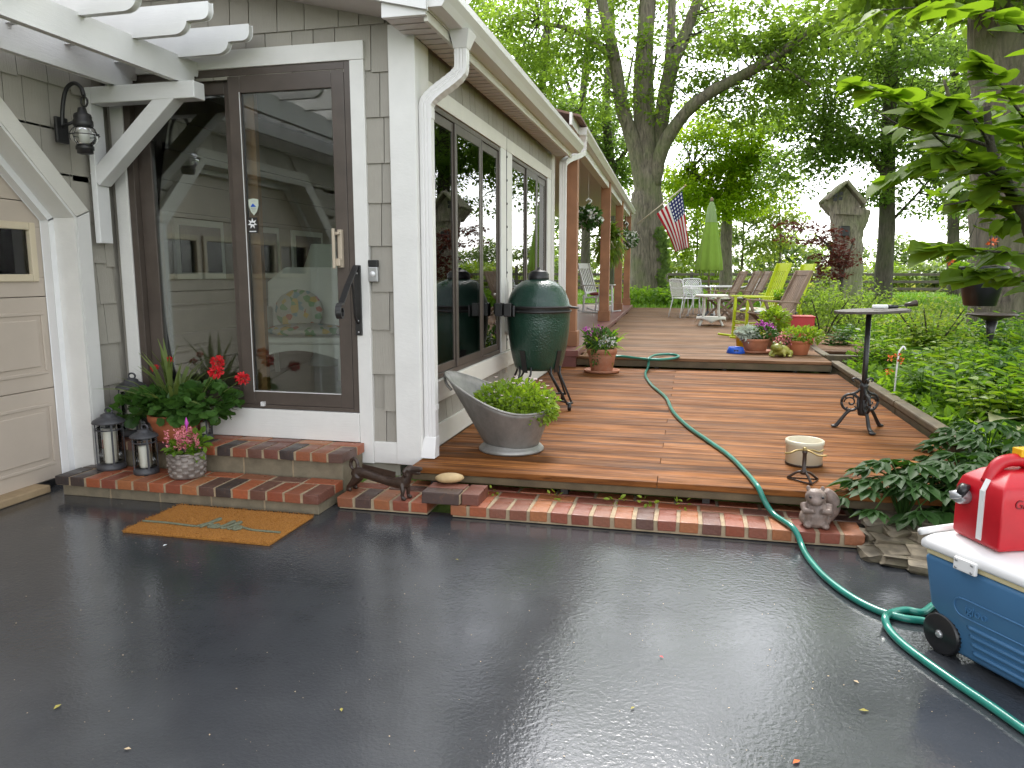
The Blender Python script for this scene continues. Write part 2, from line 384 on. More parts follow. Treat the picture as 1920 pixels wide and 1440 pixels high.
M['lf_far'] = leaf('far_leaf', (.16, .22, .09), (.24, .30, .12), .4)  # paleness in the leaf colour stands in for distance haze
M['lf_near'] = leaf('redbud_leaf', (.085, .155, .014), (.15, .235, .02), .55, .5, spec=.12, trc=(1.75, 1.75, .8))
M['lf_garden'] = leaf('garden_leaf', (.095, .185, .025), (.165, .27, .04), .5, .5, trc=(2.2, 2.2, .7), spec=.2)
M['lf_lime'] = leaf('lime_leaf', (.17, .26, .025), (.28, .37, .04), .4)
M['lf_hel'] = leaf('hellebore_leaf', (.018, .055, .012), (.04, .09, .02), .25, .5, spec=.15)
M['lf_ger'] = leaf('geranium_leaf', (.04, .10, .02), (.08, .17, .035), .25, .4)
M['lf_hosta'] = leaf('hosta_leaf', (.05, .12, .03), (.09, .17, .04), .25, .35)
M['lf_cream'] = leaf('hosta_margin', (.55, .52, .28), (.68, .66, .40), .25, .45, trc=(1.1, 1.1, .8))
M['lf_spike'] = leaf('spike_leaf', (.13, .18, .05), (.22, .27, .09), .25)
M['lf_silver'] = leaf('silver_leaf', (.45, .50, .42), (.62, .66, .58), .15, .7, trc=(1, 1, 1))
M['lf_red'] = leaf('red_maple_leaf', (.09, .025, .02), (.16, .05, .03), .3, trc=(1.5, .8, .6))
M['lf_grass'] = leaf('grass_blade', (.10, .20, .02), (.18, .30, .035), .35)
M['lf_hay'] = leaf('hay_blade', (.36, .34, .12), (.50, .46, .19), .3)

def ground(name, a, b, c, s1, s2, rough=.95, bmp=.8):
    g = G(name, Roughness=rough); x = g.noise(s1, 6, g.co(), .65); y = g.noise(s2, 4, g.co(), .6)
    g.set('Base_Color', g.mix(g.ramp(y, [(.4, (0,)*3), (.65, (.8,)*3)]), g.ramp(x, [(.3, a), (.7, b)]), c)); g.bump(x, bmp, .03); return g.m
M['lawn'] = ground('lawn_turf', (.07, .13, .016), (.13, .21, .03), (.16, .22, .045), 14, .35)
M['field'] = ground('hay_field', (.30, .28, .10), (.42, .38, .16), (.24, .27, .09), 3, .05)
M['bed'] = ground('garden_soil', (.022, .016, .011), (.055, .040, .027), (.04, .045, .015), 22, 1.5)
M['slate'] = paint('mossy_slate', (.19, .155, .105), .75, .6, (6, 6, 60), 1.0, 16, objvar=.6, dirt=(.085, .10, .02))

# window glass: clear pane with Fresnel reflection
g = G('window_glass'); tr = g.n('BsdfTransparent', None, Color=(.90, .93, .91, 1)); gl = g.n('BsdfGlossy', None, Roughness=.0, Color=(1, 1, 1, 1))
fr = g.n('Fresnel', None, IOR=1.62); mx = g.n('MixShader', None, _0=fr.outputs[0], _1=tr.outputs[0], _2=gl.outputs[0])
g.t.links.new(mx.outputs[0], g.out.inputs['Surface']); M['glass'] = g.m
g = G('thin_glass'); tr = g.n('BsdfTransparent', None, Color=(.93, .95, .94, 1)); gl = g.n('BsdfGlossy', None, Roughness=.02, Color=(1, 1, 1, 1))
fr = g.n('Fresnel', None, IOR=1.45); mx = g.n('MixShader', None, _0=fr.outputs[0], _1=tr.outputs[0], _2=gl.outputs[0])
g.t.links.new(mx.outputs[0], g.out.inputs['Surface']); M['thin'] = g.m
g = G('side_window_glass'); tr = g.n('BsdfTransparent', None, Color=(.72, .77, .74, 1)); gl = g.n('BsdfGlossy', None, Roughness=.0, Color=(1, 1, 1, 1))
fr = g.n('Fresnel', None, IOR=2.0); mx = g.n('MixShader', None, _0=fr.outputs[0], _1=tr.outputs[0], _2=gl.outputs[0])
g.t.links.new(mx.outputs[0], g.out.inputs['Surface']); M['glass_side'] = g.m
# grill ceramic: dimpled dark green glaze
g = G('green_ceramic', Roughness=.28, Coat_Weight=.3, Coat_Roughness=.15); v = g.noise(4, 3, g.co())
g.set('Base_Color', g.ramp(v, [(.3, (.010, .040, .026)), (.7, (.016, .058, .038))]))
g.bump(g.n('TexVoronoi', {'feature': 'SMOOTH_F1'}, Vector=g.co(), Scale=85).outputs['Distance'], .5, .006); M['egg'] = g.m
# galvanised metal
g = G('galvanised_metal', Roughness=.45, Metallic=.55); v = g.noise(5, 6, g.co((1, 1, .6)), .7)
g.set('Base_Color', g.ramp(v, [(.3, (.19, .18, .165)), (.55, (.29, .28, .26)), (.75, (.36, .35, .33))])); g.set('Roughness', g.ramp(v, [(.3, (.62,)*3), (.7, (.38,)*3)])); g.bump(g.noise(22, 4, g.co()), .12, .004); M['galv'] = g.m
# coir
g = G('coir', Roughness=.95); v = g.noise(160, 3, g.co()); g.set('Base_Color', g.ramp(v, [(.3, (.26, .095, .014)), (.7, (.56, .25, .045))])); g.bump(v, 1, .01); M['coir'] = g.m
M['coir_print'] = paint('mat_print', (.16, .17, .11), .95, .3, None, .9, 90)
# woven basket
g = G('basket_weave', Roughness=.6); v = g.noise(14, 4, g.co()); g.set('Base_Color', g.ramp(v, [(.3, (.13, .105, .09)), (.7, (.30, .26, .23))])); M['basket'] = g.m
# hose
g = G('green_hose', Roughness=.28, Coat_Weight=.3); v = g.noise(9, 3, g.co()); g.set('Base_Color', g.ramp(v, [(.3, (.012, .16, .12)), (.7, (.025, .25, .19))])); g.bump(g.noise(220, 2, g.co()), .2, .002); M['hose'] = g.m
# gas can plastic
g = G('red_can', Roughness=.36); v = g.noise(7, 5, g.co(), .65); g.set('Base_Color', g.ramp(v, [(.35, (.40, .003, .010)), (.7, (.50, .006, .016))])); g.bump(g.noise(30, 3, g.co()), .08, .003); M['can'] = g.m
M['can_text'] = paint('can_lettering', (.16, .004, .01), .5, .2)
# floral cushion
g = G('floral_cloth', Roughness=.9); v = g.n('TexVoronoi', Vector=g.co(), Scale=20); cc = v.outputs['Color']
sep = g.n('SeparateColor', None, _0=cc).outputs[0]
c = g.ramp(sep, [(0, (.46, .43, .36)), (.45, (.46, .43, .36)), (.5, (.40, .10, .05)), (.62, (.15, .28, .12)), (.75, (.55, .38, .10)), (.85, (.20, .30, .32)), (.9, (.46, .43, .36))], 'CONSTANT'); g.set('Base_Color', c); M['floral'] = g.m
# frog
g = G('frog_glaze', Roughness=.35); v = g.noise(9, 4, g.co()); g.set('Base_Color', g.ramp(v, [(.35, (.11, .13, .02)), (.55, (.28, .27, .045)), (.75, (.45, .38, .10))])); M['frog'] = g.m
# flag
g = G('flag_cloth', Roughness=.85); uv = g.n('SeparateXYZ', None, Vector=g.n('TexCoord').outputs['UV']); U, V_ = uv.outputs[0], uv.outputs[1]
st = g.math('MODULO', g.math('FLOOR', g.math('MULTIPLY', V_, 13.0)), 2.0)
stripe = g.mix(st, (.50, .015, .03), (.80, .78, .74))
can = g.math('MULTIPLY', g.math('LESS_THAN', U, .4), g.math('GREATER_THAN', V_, 6/13))
fu = g.math('FRACT', g.math('MULTIPLY', U, 6/.4)); fv = g.math('FRACT', g.math('MULTIPLY', g.math('SUBTRACT', V_, 6/13), 9/(7/13)*.56))
du = g.math('SUBTRACT', fu, .5); dv = g.math('SUBTRACT', fv, .5); d2 = g.math('ADD', g.math('MULTIPLY', du, du), g.math('MULTIPLY', dv, dv))
cant = g.mix(g.math('LESS_THAN', d2, .075), (.022, .03, .14), (.75, .75, .75))
fc = g.mix(can, stripe, cant); g.set('Base_Color', fc)
t = g.n('BsdfTranslucent', None, Color=fc); mx = g.n('MixShader', None, _0=.3, _1=g.b.outputs[0], _2=t.outputs[0]); g.t.links.new(mx.outputs[0], g.out.inputs['Surface']); M['flag'] = g.m
# ================================================================== GROUND
def hgt(x, y):
    s = lambda a, b, t: (lambda q: q*q*(3-2*q))(min(1, max(0, (t-a)/(b-a))))
    return -.03 + .10*s(3.9, 4.3, y) + .20*s(18, 24, y) - .06*s(60, 140, y) + (.06*math.sin(x*.31)*math.cos(y*.23) if y > 26 else 0)
xs = [-700, -300, -120, -60, -30, -18, -12] + [-8 + 1.0*i for i in range(25)] + [18, 20, 24, 30, 45, 70, 120, 300, 700]
ys = [-500, -150, -50, -20, -10, -3, 2, 3.9, 4.0, 4.1, 4.2, 4.3, 5, 8, 12, 16, 18] + [19 + i for i in range(30)] + [52, 56, 62, 75, 90, 120, 160, 250, 450, 900]
mb = MB(); mb.add([(x, y, hgt(x, y)) for y in ys for x in xs], [(j*len(xs)+i, j*len(xs)+i+1, (j+1)*len(xs)+i+1, (j+1)*len(xs)+i) for j in range(len(ys)-1) for i in range(len(xs)-1)], True)
lawn = mb.build('lawn', M['lawn'], kind='structure')
mb = MB(); nx, ny = 40, 56
dv = [(-4.1 + 13.5*i/nx, -9.6 + 13.52*j/ny, 0.0) for j in range(ny+1) for i in range(nx+1)]
mb.add(dv, [(j*(nx+1)+i, j*(nx+1)+i+1, (j+1)*(nx+1)+i+1, (j+1)*(nx+1)+i) for j in range(ny) for i in range(nx)], True)
mb.box(-4.1, 9.4, -9.6, 3.92, -.06, -.012)
mb.build('driveway', M['asphalt'], kind='structure')
mb = MB(); bx = [1.66 + .55*i for i in range(16)]; by = [4.12 + .5*j for j in range(30)]
mb.add([(x, y, hgt(x, y) + .06 + .05*math.sin(3*x + 1.7*y)*math.sin(2.3*y)) for y in by for x in bx], [(j*16+i, j*16+i+1, (j+1)*16+i+1, (j+1)*16+i) for j in range(29) for i in range(15)], True)
mb.box(.70, 2.2, 3.95, 4.6, -.05, .06); mb.box(2.2, 9.4, 3.95, 4.3, -.05, .05)
mb.build('garden_bed', M['bed'], kind='structure')
mb = MB(); mb.add([(-300, 47, .21), (400, 47, .21), (400, 78, .16), (-300, 78, .16)], [(0, 1, 2, 3)]); mb.build('hay_field', M['field'], kind='structure')

# ================================================================== SHINGLES
SHG = {}
def shingle_mesh(wd, H):
    k = (round(wd, 2), round(H, 3))
    if k not in SHG:
        m = MB(); e = .0025
        m.add([(e,-.022,0),(k[0]-e,-.022,0),(k[0]-e,-.008,H),(e,-.008,H),(e,0,0),(k[0]-e,0,0),(k[0]-e,0,H),(e,0,H)],
              [(0,1,2,3),(0,4,5,1),(1,5,6,2),(3,2,6,7),(4,0,3,7)])
        SHG[k] = m.mesh('shingle')
    return SHG[k]
def shingles(parent, mat, u0, u1, rows, place, rz, inside, stag=.022, wmin=.13, wmax=.24, clip=None):
    for (z0, z1) in rows:
        u = u0 + random.choice((0, -.05, -.1)); 
        while u < u1 - .01:
            wd = round(random.uniform(wmin, wmax), 2); a = max(u, u0); b = min(u + wd, u1)
            dz = random.choice((0, 0, -stag, -stag*.55)); poly = None
            if clip and b - a > .02:
                rect = [(a + .0025, z0 + dz), (b - .0025, z0 + dz), (b - .0025, z1), (a + .0025, z1)]; poly = clip(rect)
                if poly is not None:
                    if len(poly) > 2:
                        m_ = MB().prism([(p_[0] - a, p_[1] - z0 - dz) for p_ in poly], 'y', -.016, 0); o = m_.build('shingle', mat, parent, loc=place(a, z0 + dz)); o.rotation_euler.z = rz
                    u += wd; continue
            if b - a > .02 and inside(.5*(a+b), .5*(z0+z1)):
                o = link('shingle', shingle_mesh(b - a, z1 - z0 - dz), mat, parent, loc=place(a, z0 + dz)); o.rotation_euler.z = rz
            u += wd

# ================================================================== SUNROOM
FY, SX = 4.36, -1.64                      # sheathing planes of the gable front and of the deck side
sr = thing('sunroom', 'taupe shingled sunroom wing with white trim, sliding door and wide windows', 'building', (-2.66, 6.6, 0))
mb = MB(); Y0, Y1 = FY, FY + .1
mb.box(-3.74, -3.6, Y0, Y1, 0, 3.3); mb.box(-2.02, -1.645, Y0, Y1, .17, 2.78); mb.box(-3.6, -2.02, Y0, Y1, 0, .47); mb.box(-3.6, -2.02, Y0, Y1, 2.6, 2.78)
mb.prism([(-3.6, 2.781), (-1.645, 2.781), (-1.645, 2.86), (-3.6, 3.31)], 'y', Y0, Y1)
mb.box(-2.02, -1.76, Y0 + .002, Y1, 0, .168)
mb.build('front_wall', M['siding'], sr)
mb = MB(); X0, X1 = SX - .1, SX
mb.box(X0, X1, Y1, 9.0, 0, .64); mb.box(X0, X1, Y1, 9.0, 2.40, 2.86); mb.box(X0, X1, Y1, 4.57, .641, 2.399); mb.box(X0, X1, 6.41, 6.80, .641, 2.399); mb.box(X0, X1, 8.55, 9.0, .641, 2.399)
mb.build('side_wall', M['siding'], sr)
mb = MB(); mb.box(-3.9, SX - .101, 8.95, 9.05, 0, 3.3); mb.build('rear_wall', M['inwall'], sr)
MB().box(-3.93, -3.761, 4.58, 9.05, 0, 3.3).build('garage_side_wall', M['inwall'], sr)
zr = [2.53 - .255*k for k in range(10)]
rows = [(z, z + .265) for z in zr] + [(2.785, 3.05), (3.04, 3.3)]
in_front = lambda u, z: ((u > -1.95 and u < -1.74) or u < -3.66 or z > 2.62) and z < 2.83 + (-1.645 - u)*.235 + .05 and not (u > -1.78 and z < 2.75 and False)
shingles(sr, M['siding'], -3.70, -1.765, rows, lambda a, z: (a, FY, z), 0, in_front)
shingles(sr, M['siding'], 4.50, 8.96, [(.345, .52), (2.47, 2.70)], lambda a, z: (SX, a, z), math.pi/2, lambda u, z: True, stag=.03)
# boards of the front
def board(name, mat, *b, parent=sr, bev=.003): return MB().box(*b).build(name, M[mat], parent, bevel=bev)
board('head_trim', 'trimx', -3.694, -1.92, 4.322, FY, 2.592, 2.698)
board('door_trim', 'trimz', -2.012, -1.922, 4.325, FY, .15, 2.591)
board('door_trim', 'trimz', -3.694, -3.602, 4.325, FY, .29, 2.591)
board('threshold_board', 'trimx', -3.601, -2.013, 4.318, FY, .284, .47)
board('base_board', 'trimx', -1.921, -1.766, 4.328, FY, .155, .292)
board('corner_board', 'trimz', -1.765, -1.601, 4.322, FY, .155, 2.77)
board('corner_board', 'trimz', SX + .001, -1.604, FY + .001, 4.57, .205, 2.70)
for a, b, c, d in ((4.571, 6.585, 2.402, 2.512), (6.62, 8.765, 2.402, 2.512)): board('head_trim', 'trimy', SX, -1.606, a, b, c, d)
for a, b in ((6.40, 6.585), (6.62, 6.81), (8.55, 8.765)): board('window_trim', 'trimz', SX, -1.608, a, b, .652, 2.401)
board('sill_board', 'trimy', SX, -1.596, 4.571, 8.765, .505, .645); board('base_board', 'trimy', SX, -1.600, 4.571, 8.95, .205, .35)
board('corner_board', 'trimz', SX, -1.603, 8.80, 8.98, .351, 2.70)
mb = MB()
for k in range(9): mb.blob((-1.606, 6.603, .75 + k*.2), (.006, .008, .012), 6, 4)
mb.tube([(-1.612, 6.603, .66), (-1.612, 6.603, 2.42)], .004, 5); mb.build('string_lights', M['iron'], sr)
# sliding door
dr = MB()
dr.box(-3.600, -3.552, 4.335, 4.42, .472, 2.590); dr.box(-2.052, -2.013, 4.333, 4.42, .472, 2.590); dr.box(-3.551, -2.053, 4.335, 4.42, 2.548, 2.590); dr.box(-3.551, -2.053, 4.333, 4.42, .472, .497)
door = dr.build('sliding_door', M['bronze'], sr, bevel=.002)
def sash(parent, x0, x1, y0, y1, z0, z1, st, rl, rb, mat='bronze'):
    m = MB(); m.box(x0, x0+st, y0, y1, z0, z1); m.box(x1-st, x1, y0, y1, z0, z1); m.box(x0+st, x1-st, y0, y1, z1-rl, z1); m.box(x0+st, x1-st, y0, y1, z0, z0+rb)
    m.build('sash', M[mat], parent, bevel=.003)
    MB().box(x0+st-.004, x1-st+.004, (y0+y1)/2-.003, (y0+y1)/2+.003, z0+rb-.004, z1-rl+.004).build('pane', M['glass'], parent)
sash(door, -3.55, -2.79, 4.380, 4.410, .50, 2.545, .10, .09, .10)
sash(door, -2.835, -2.056, 4.337, 4.374, .498, 2.546, .083, .10, .085)
m = MB(); m.box(-2.757, -2.753, 4.333, 4.352, .58, 2.45); m.box(-2.752, -2.14, 4.333, 4.352, .583, .587); m.build('glazing_bead', M['pvc'], door)
m = MB(); m.box(-2.79, -2.71, 4.42, 4.46, .50, 2.55); m.box(-3.50, -3.46, 4.42, 4.46, .50, 2.55); m.build('inner_stile', M['oak'], door)
hx = PY(640, 468, 4.33); m = MB(); m.box(hx.x-.013, hx.x+.015, 4.305, 4.337, hx.z-.11, hx.z+.12); m.box(hx.x-.03, hx.x-.012, 4.262, 4.277, hx.z-.115, hx.z+.125)
m.box(hx.x-.03, hx.x+.010, 4.277, 4.306, hx.z+.088, hx.z+.105); m.box(hx.x-.03, hx.x+.014, 4.277, 4.306, hx.z-.10, hx.z-.055); m.build('handle', M['beige'], door, bevel=.004)
q = PY(494, 757, 4.33); MB().box(q.x-.012, q.x+.012, 4.315, 4.337, q.z-.014, q.z+.014).build('door_stop', M['pvc'], door)
# stickers on the pane
q = PY(476, 388, 4.352); sx, sz = q.x, q.z
pts = [(-.034, .046), (0, .052), (.034, .046), (.034, .005), (.02, -.03), (0, -.052), (-.02, -.03), (-.034, .005)]
MB().prism([(sx+a, sz+b) for a, b in pts], 'y', 4.3495, 4.3512).build('shield_sticker', M['lampshade'], door)
MB().prism([(sx-.022, sz+.0), (sx+.018, sz+.0), (sx-.004, sz+.022)], 'y', 4.3478, 4.3494).build('sticker_mark', M['blue'], door)
m = MB(); 
for k, (wd, z) in enumerate(((.03, .034), (.036, -.012), (.03, -.02), (.02, -.029))): m.box(sx-wd/2, sx+wd/2, 4.3478, 4.3494, sz+z, sz+z+.003)
m.build('sticker_mark', M['silver'], door)
q = PY(474, 421, 4.352); sx, sz = q.x, q.z
MB().box(sx-.034, sx+.034, 4.3495, 4.3512, sz-.052, sz+.044).build('star_sticker', M['track'], door)
st = []
for k in range(14):
    t = math.pi/2 + k*math.pi/7; rr = .034 if k % 2 == 0 else .016; st.append((sx + rr*math.cos(t), sz + .006 + rr*math.sin(t)))
MB().prism(st, 'y', 4.3478, 4.3494).build('star', M['bright'], door); MB().prism([(sx-.013, sz+.004), (sx+.012, sz+.001), (sx+.014, sz+.010), (sx-.004, sz+.013)], 'y', 4.3464, 4.3477).build('sticker_mark', M['black'], door)
MB().box(sx-.024, sx+.024, 4.3478, 4.3494, sz-.046, sz-.040).build('sticker_mark', M['bright'], door)
# deck-side windows
for n_, (y0, y1, secs) in enumerate(((4.572, 6.398, ((4.60, 5.15, 0), (5.13, 5.80, 1), (5.84, 6.37, 0))), (6.812, 8.548, ((6.84, 7.48, 0), (7.46, 7.98, 1), (8.03, 8.52, 0))))):
    m = MB(); a, b = -1.642, -1.618
    m.box(a, b, y0, y0+.03, .647, 2.40); m.box(a, b, y1-.03, y1, .647, 2.40); m.box(a, b, y0+.03, y1-.03, 2.365, 2.40); m.box(a, b, y0+.03, y1-.03, .647, .68)
    m.box(a, -1.614, secs[1][1] + .002, secs[1][1] + .030, .68, 2.365)
    wn = m.build('window', M['bronze'], sr, bevel=.002)
    for (p, q, k) in secs:
        xa, xb = (-1.641, -1.629) if k == 0 else (-1.628, -1.6165); st_ = .05
        m = MB(); m.box(xa, xb, p, p+st_, .682, 2.363); m.box(xa, xb, q-st_, q, .682, 2.363); m.box(xa, xb, p+st_, q-st_, 2.300, 2.363); m.box(xa, xb, p+st_, q-st_, .682, .735); m.build('sash', M['bronze'], wn, bevel=.002)
        MB().box((xa+xb)/2-.002, (xa+xb)/2+.002, p+st_-.004, q-st_+.004, .731, 2.304).build('pane', M['glass_side'], wn)
    m = MB()
    for yy in (y0 - .02, secs[0][1] - .03, secs[1][1] - .02, y1 - .05): m.box(-1.80, -1.742, yy, yy + .07, .6, 2.42)
    m.build('inner_casing', M['oak'], wn)
# eaves: soffit panels, fascia, gutter, rake, roof
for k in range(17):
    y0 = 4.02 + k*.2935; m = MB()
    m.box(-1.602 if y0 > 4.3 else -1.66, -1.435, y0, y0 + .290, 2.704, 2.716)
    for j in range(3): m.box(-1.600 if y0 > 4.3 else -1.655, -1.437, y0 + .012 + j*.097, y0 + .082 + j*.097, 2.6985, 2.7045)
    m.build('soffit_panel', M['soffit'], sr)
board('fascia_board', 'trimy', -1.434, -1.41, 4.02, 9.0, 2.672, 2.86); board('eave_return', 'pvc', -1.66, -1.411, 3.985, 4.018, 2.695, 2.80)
gp = [(-1.409, 2.845), (-1.409, 2.730), (-1.320, 2.730), (-1.298, 2.765), (-1.272, 2.80), (-1.272, 2.84), (-1.285, 2.846), (-1.285, 2.838), (-1.278, 2.802), (-1.304, 2.77), (-1.325, 2.738), (-1.402, 2.738), (-1.402, 2.845)]
m = MB(); m.prism(gp, 'y', 3.99, 9.03); m.prism([(-1.408, 2.843), (-1.408, 2.731), (-1.321, 2.731), (-1.273, 2.80), (-1.273, 2.84)], 'y', 9.031, 9.036); m.prism([(-1.408, 2.843), (-1.408, 2.731), (-1.321, 2.731), (-1.273, 2.80), (-1.273, 2.84)], 'y', 3.984, 3.989)
m.build('gutter', M['gutter'], sr)
rk = lambda x, dz: (x, 2.715 + (-1.40 - x)*.238 + dz)
MB().prism([rk(-1.40, 0), rk(-1.40, .17), rk(-3.9, .17), rk(-3.9, 0)], 'y', 3.955, 3.984).build('rake_board', M['pvc'], sr, bevel=.003)
MB().prism([rk(-1.40, .004), rk(-1.40, .02), rk(-3.9, .02), rk(-3.9, .004)], 'y', 3.985, FY - .001).build('rake_soffit', M['soffit'], sr)
MB().prism([rk(-1.29, .150), rk(-1.29, .175), rk(-4.6, .175), rk(-4.6, .150)], 'y', 3.935, 9.1).build('roof', M['shed'], sr)
def downspout(name, path, parent, w=.075, d=.06):      # corrugated rectangular pipe swept along a path of (point, flute) pairs
    m = MB(); P_ = [Vector(p) for p in path]; rings = []; n = len(P_); prof = []
    for (a, b) in ((-.5, -.5), (-.2, -.5), (-.17, -.44), (-.1, -.44), (-.07, -.5), (.07, -.5), (.1, -.44), (.17, -.44), (.2, -.5), (.5, -.5), (.5, .5), (-.5, .5)): prof.append((a*w, b*d))
    v = []
    for i, p in enumerate(P_):
        t = (P_[min(i+1, n-1)] - P_[max(i-1, 0)]).normalized(); a = Vector((1, 0, 0)); a = (a - t*a.dot(t))
        if a.length < .3: a = Vector((0, 0, 1)); a = a - t*a.dot(t)
        a.normalize(); b = t.cross(a); b = b if b.y > 0 else -b
        k = 1.0 + (.05 if (i % 2 and 2 < i < n-3) else 0)
        for (x, y) in prof: v.append(p + a*x*k + b*y*k)
    q = len(prof); f = [(i*q+k, i*q+(k+1) % q, (i+1)*q+(k+1) % q, (i+1)*q+k) for i in range(n-1) for k in range(q)] + [tuple(range(q)), tuple(range(n*q-1, (n-1)*q-1, -1))]
    m.add(v, f); return m.build(name, M['gutter'], parent, bevel=.002)
def elbow_path(top, bot, z_off_top, r=.12, steps=9):    # from under the outlet, sweep inwards to the wall, then down
    top, bot = Vector(top), Vector(bot); path = [top, top + Vector((0, 0, -.10))]
    a = top + Vector((0, 0, -.12)); b = Vector((bot.x, bot.y, top.z - z_off_top))
    h = (b - a)
    for i in range(1, 2*steps):
        t = i/(2*steps); s_ = t*t*(3 - 2*t); zz = t
        path.append(Vector((a.x + h.x*s_, a.y + h.y*s_, a.z + h.z*zz)))
    path += [b, b + Vector((0, 0, -.08)), Vector((bot.x, bot.y, bot.z + .06)), bot]
    return path
ds = downspout('downspout', elbow_path((-1.352, 4.44, 2.66), (-1.563, 4.405, .235), .34), sr)
m = MB(); v = [(-1.405, 4.36, 2.731), (-1.285, 4.36, 2.731), (-1.285, 4.52, 2.731), (-1.405, 4.52, 2.731), (-1.392, 4.405, 2.64), (-1.312, 4.405, 2.64), (-1.312, 4.475, 2.64), (-1.392, 4.475, 2.64)]
m.add(v, [(0,1,5,4),(1,2,6,5),(2,3,7,6),(3,0,4,7),(4,5,6,7)]); m.build('outlet', M['gutter'], ds)
m = MB(); m.box(-1.602, -1.52, 4.38, 4.43, 2.25, 2.31); m.box(-1.602, -1.52, 4.38, 4.43, .50, .53); m.build('strap', M['gutter'], ds)
m = MB(); m.add([(-1.602,4.37,.33),(-1.522,4.37,.33),(-1.522,4.44,.33),(-1.602,4.44,.33),(-1.606,4.31,.207),(-1.512,4.31,.207),(-1.512,4.40,.207),(-1.606,4.40,.207)], [(0,1,2,3),(4,7,6,5),(0,4,5,1),(1,5,6,2),(2,6,7,3),(3,7,4,0)]); m.build('kick_out', M['gutter'], ds, bevel=.003)
# inside of the room
MB().box(-3.74, SX - .101, FY + .101, 8.949, .40, .455).build('floor', M['tile'], sr); MB().box(-3.74, SX - .101, FY + .101, 8.949, 2.69, 2.72).build('ceiling', M['ceil'], sr)
for k in range(10): MB().box(-3.75, -3.725, FY + .101, 8.949, .456 + k*.223, .456 + k*.223 + .215).build('wall_plank', M['inwall'], sr)
for (a, b) in ((4.9, 5.5), (5.75, 6.35), (6.6, 7.2)):
    wnd = MB().box(-3.724, -3.70, a, b, 1.30, 1.75).build('inner_window', M['ceil'], sr); MB().box(-3.699, -3.694, a+.05, b-.05, 1.35, 1.70).build('pane', M['track'], wnd)

# ================================================================== GARAGE
GX = -3.76
ga = thing('garage', 'taupe shingled garage with beige panelled doors in white chamfered openings', 'building', (-6, 1, 0))
def poly_open(y0, y1, off, zc=1.69, zt=2.2, ch=.51):     # chamfered opening outline, offset outwards
    k = off*math.tan(R(22.5))
    return [(y1+off, 0.0), (y1+off, zc+k), (y1-ch+k, zt+off), (y0+ch-k, zt+off), (y0-off, zc+k), (y0-off, 0.0)]
OPEN = ((1.32, 3.994), (-1.55, 1.125))
m = MB()
m.box(GX-.1, GX, 3.994, 4.46, 0, 3.3); m.box(GX-.1, GX, 1.125, 1.32, 0, 2.2); m.box(GX-.1, GX, -3.4, -1.55, 0, 2.2); m.box(GX-.1, GX, -3.4, 3.993, 2.2, 3.3)
for (a, b) in OPEN:
    m.prism([(b, 1.69), (b, 2.199), (b-.51, 2.199)], 'x', GX-.1, GX); m.prism([(a, 1.69), (a+.51, 2.199), (a, 2.199)], 'x', GX-.1, GX)
m.build('wall', M['sidingg'], ga)
m = MB(); m.box(-10, -9.9, -3.4, 9, 0, 3.3); m.box(-9.9, GX-.101, -3.4, -3.3, 0, 3.3); m.box(-9.9, -3.76, 4.47, 4.57, 0, 3.3); m.box(-10, GX, -3.4, 4.5, 3.301, 3.36); m.build('shell_wall', M['siding'], ga)
def in_gar(y, z):
    if y > 4.08: return True
    for (a, b) in OPEN:
        if a - .06 < y < b + .06:
            t = min(y - a + .06, b + .06 - y); lim = 2.25 if t > .57 else 1.69 + t*1.0 - .03
            return z > lim - .12
    return True
def halfplane(poly, n, c):                     # keep the side where n.p >= c
    out = []
    for i in range(len(poly)):
        p, q = poly[i-1], poly[i]; dp, dq = n[0]*p[0] + n[1]*p[1] - c, n[0]*q[0] + n[1]*q[1] - c
        if (dp >= 0) != (dq >= 0): t = dp/(dp - dq); out.append((p[0] + (q[0]-p[0])*t, p[1] + (q[1]-p[1])*t))
        if dq >= 0: out.append(q)
    return out
def clip_chamfer(rect):                        # None when the piece is clear of every chamfer
    y0_, y1_ = min(p[0] for p in rect), max(p[0] for p in rect); z0_, z1_ = min(p[1] for p in rect), max(p[1] for p in rect)
    for (a, b) in OPEN:
        for (sg, e) in ((1, b), (-1, a)):      # line z = 1.69 + (e - y)*sg, kept .03 above it
            ya, yb = (e - .56, e + .06) if sg > 0 else (e - .06, e + .56)
            if y1_ > ya and y0_ < yb and z1_ > 1.62 and z0_ < 2.26: return halfplane(rect, (sg, 1), 1.69 + e*sg + .05)
    return None
zg = [.10 + .262*k for k in range(12)]
shingles(ga, M['sidingg'], 4.06, 4.325, [(z, z + .275) for z in zg if z < 1.6], lambda a, z: (GX, a, z), math.pi/2, lambda u, z: True)
shingles(ga, M['sidingg'], 1.0, 4.325, [(z, z + .275) for z in zg if z > 1.6], lambda a, z: (GX, a, z), math.pi/2, in_gar, clip=clip_chamfer)
shingles(ga, M['sidingg'], -2.2, 1.0, [(z, z + .275) for z in zg if z > 1.6], lambda a, z: (GX, a, z), math.pi/2, in_gar, wmin=.22, wmax=.36, clip=clip_chamfer)
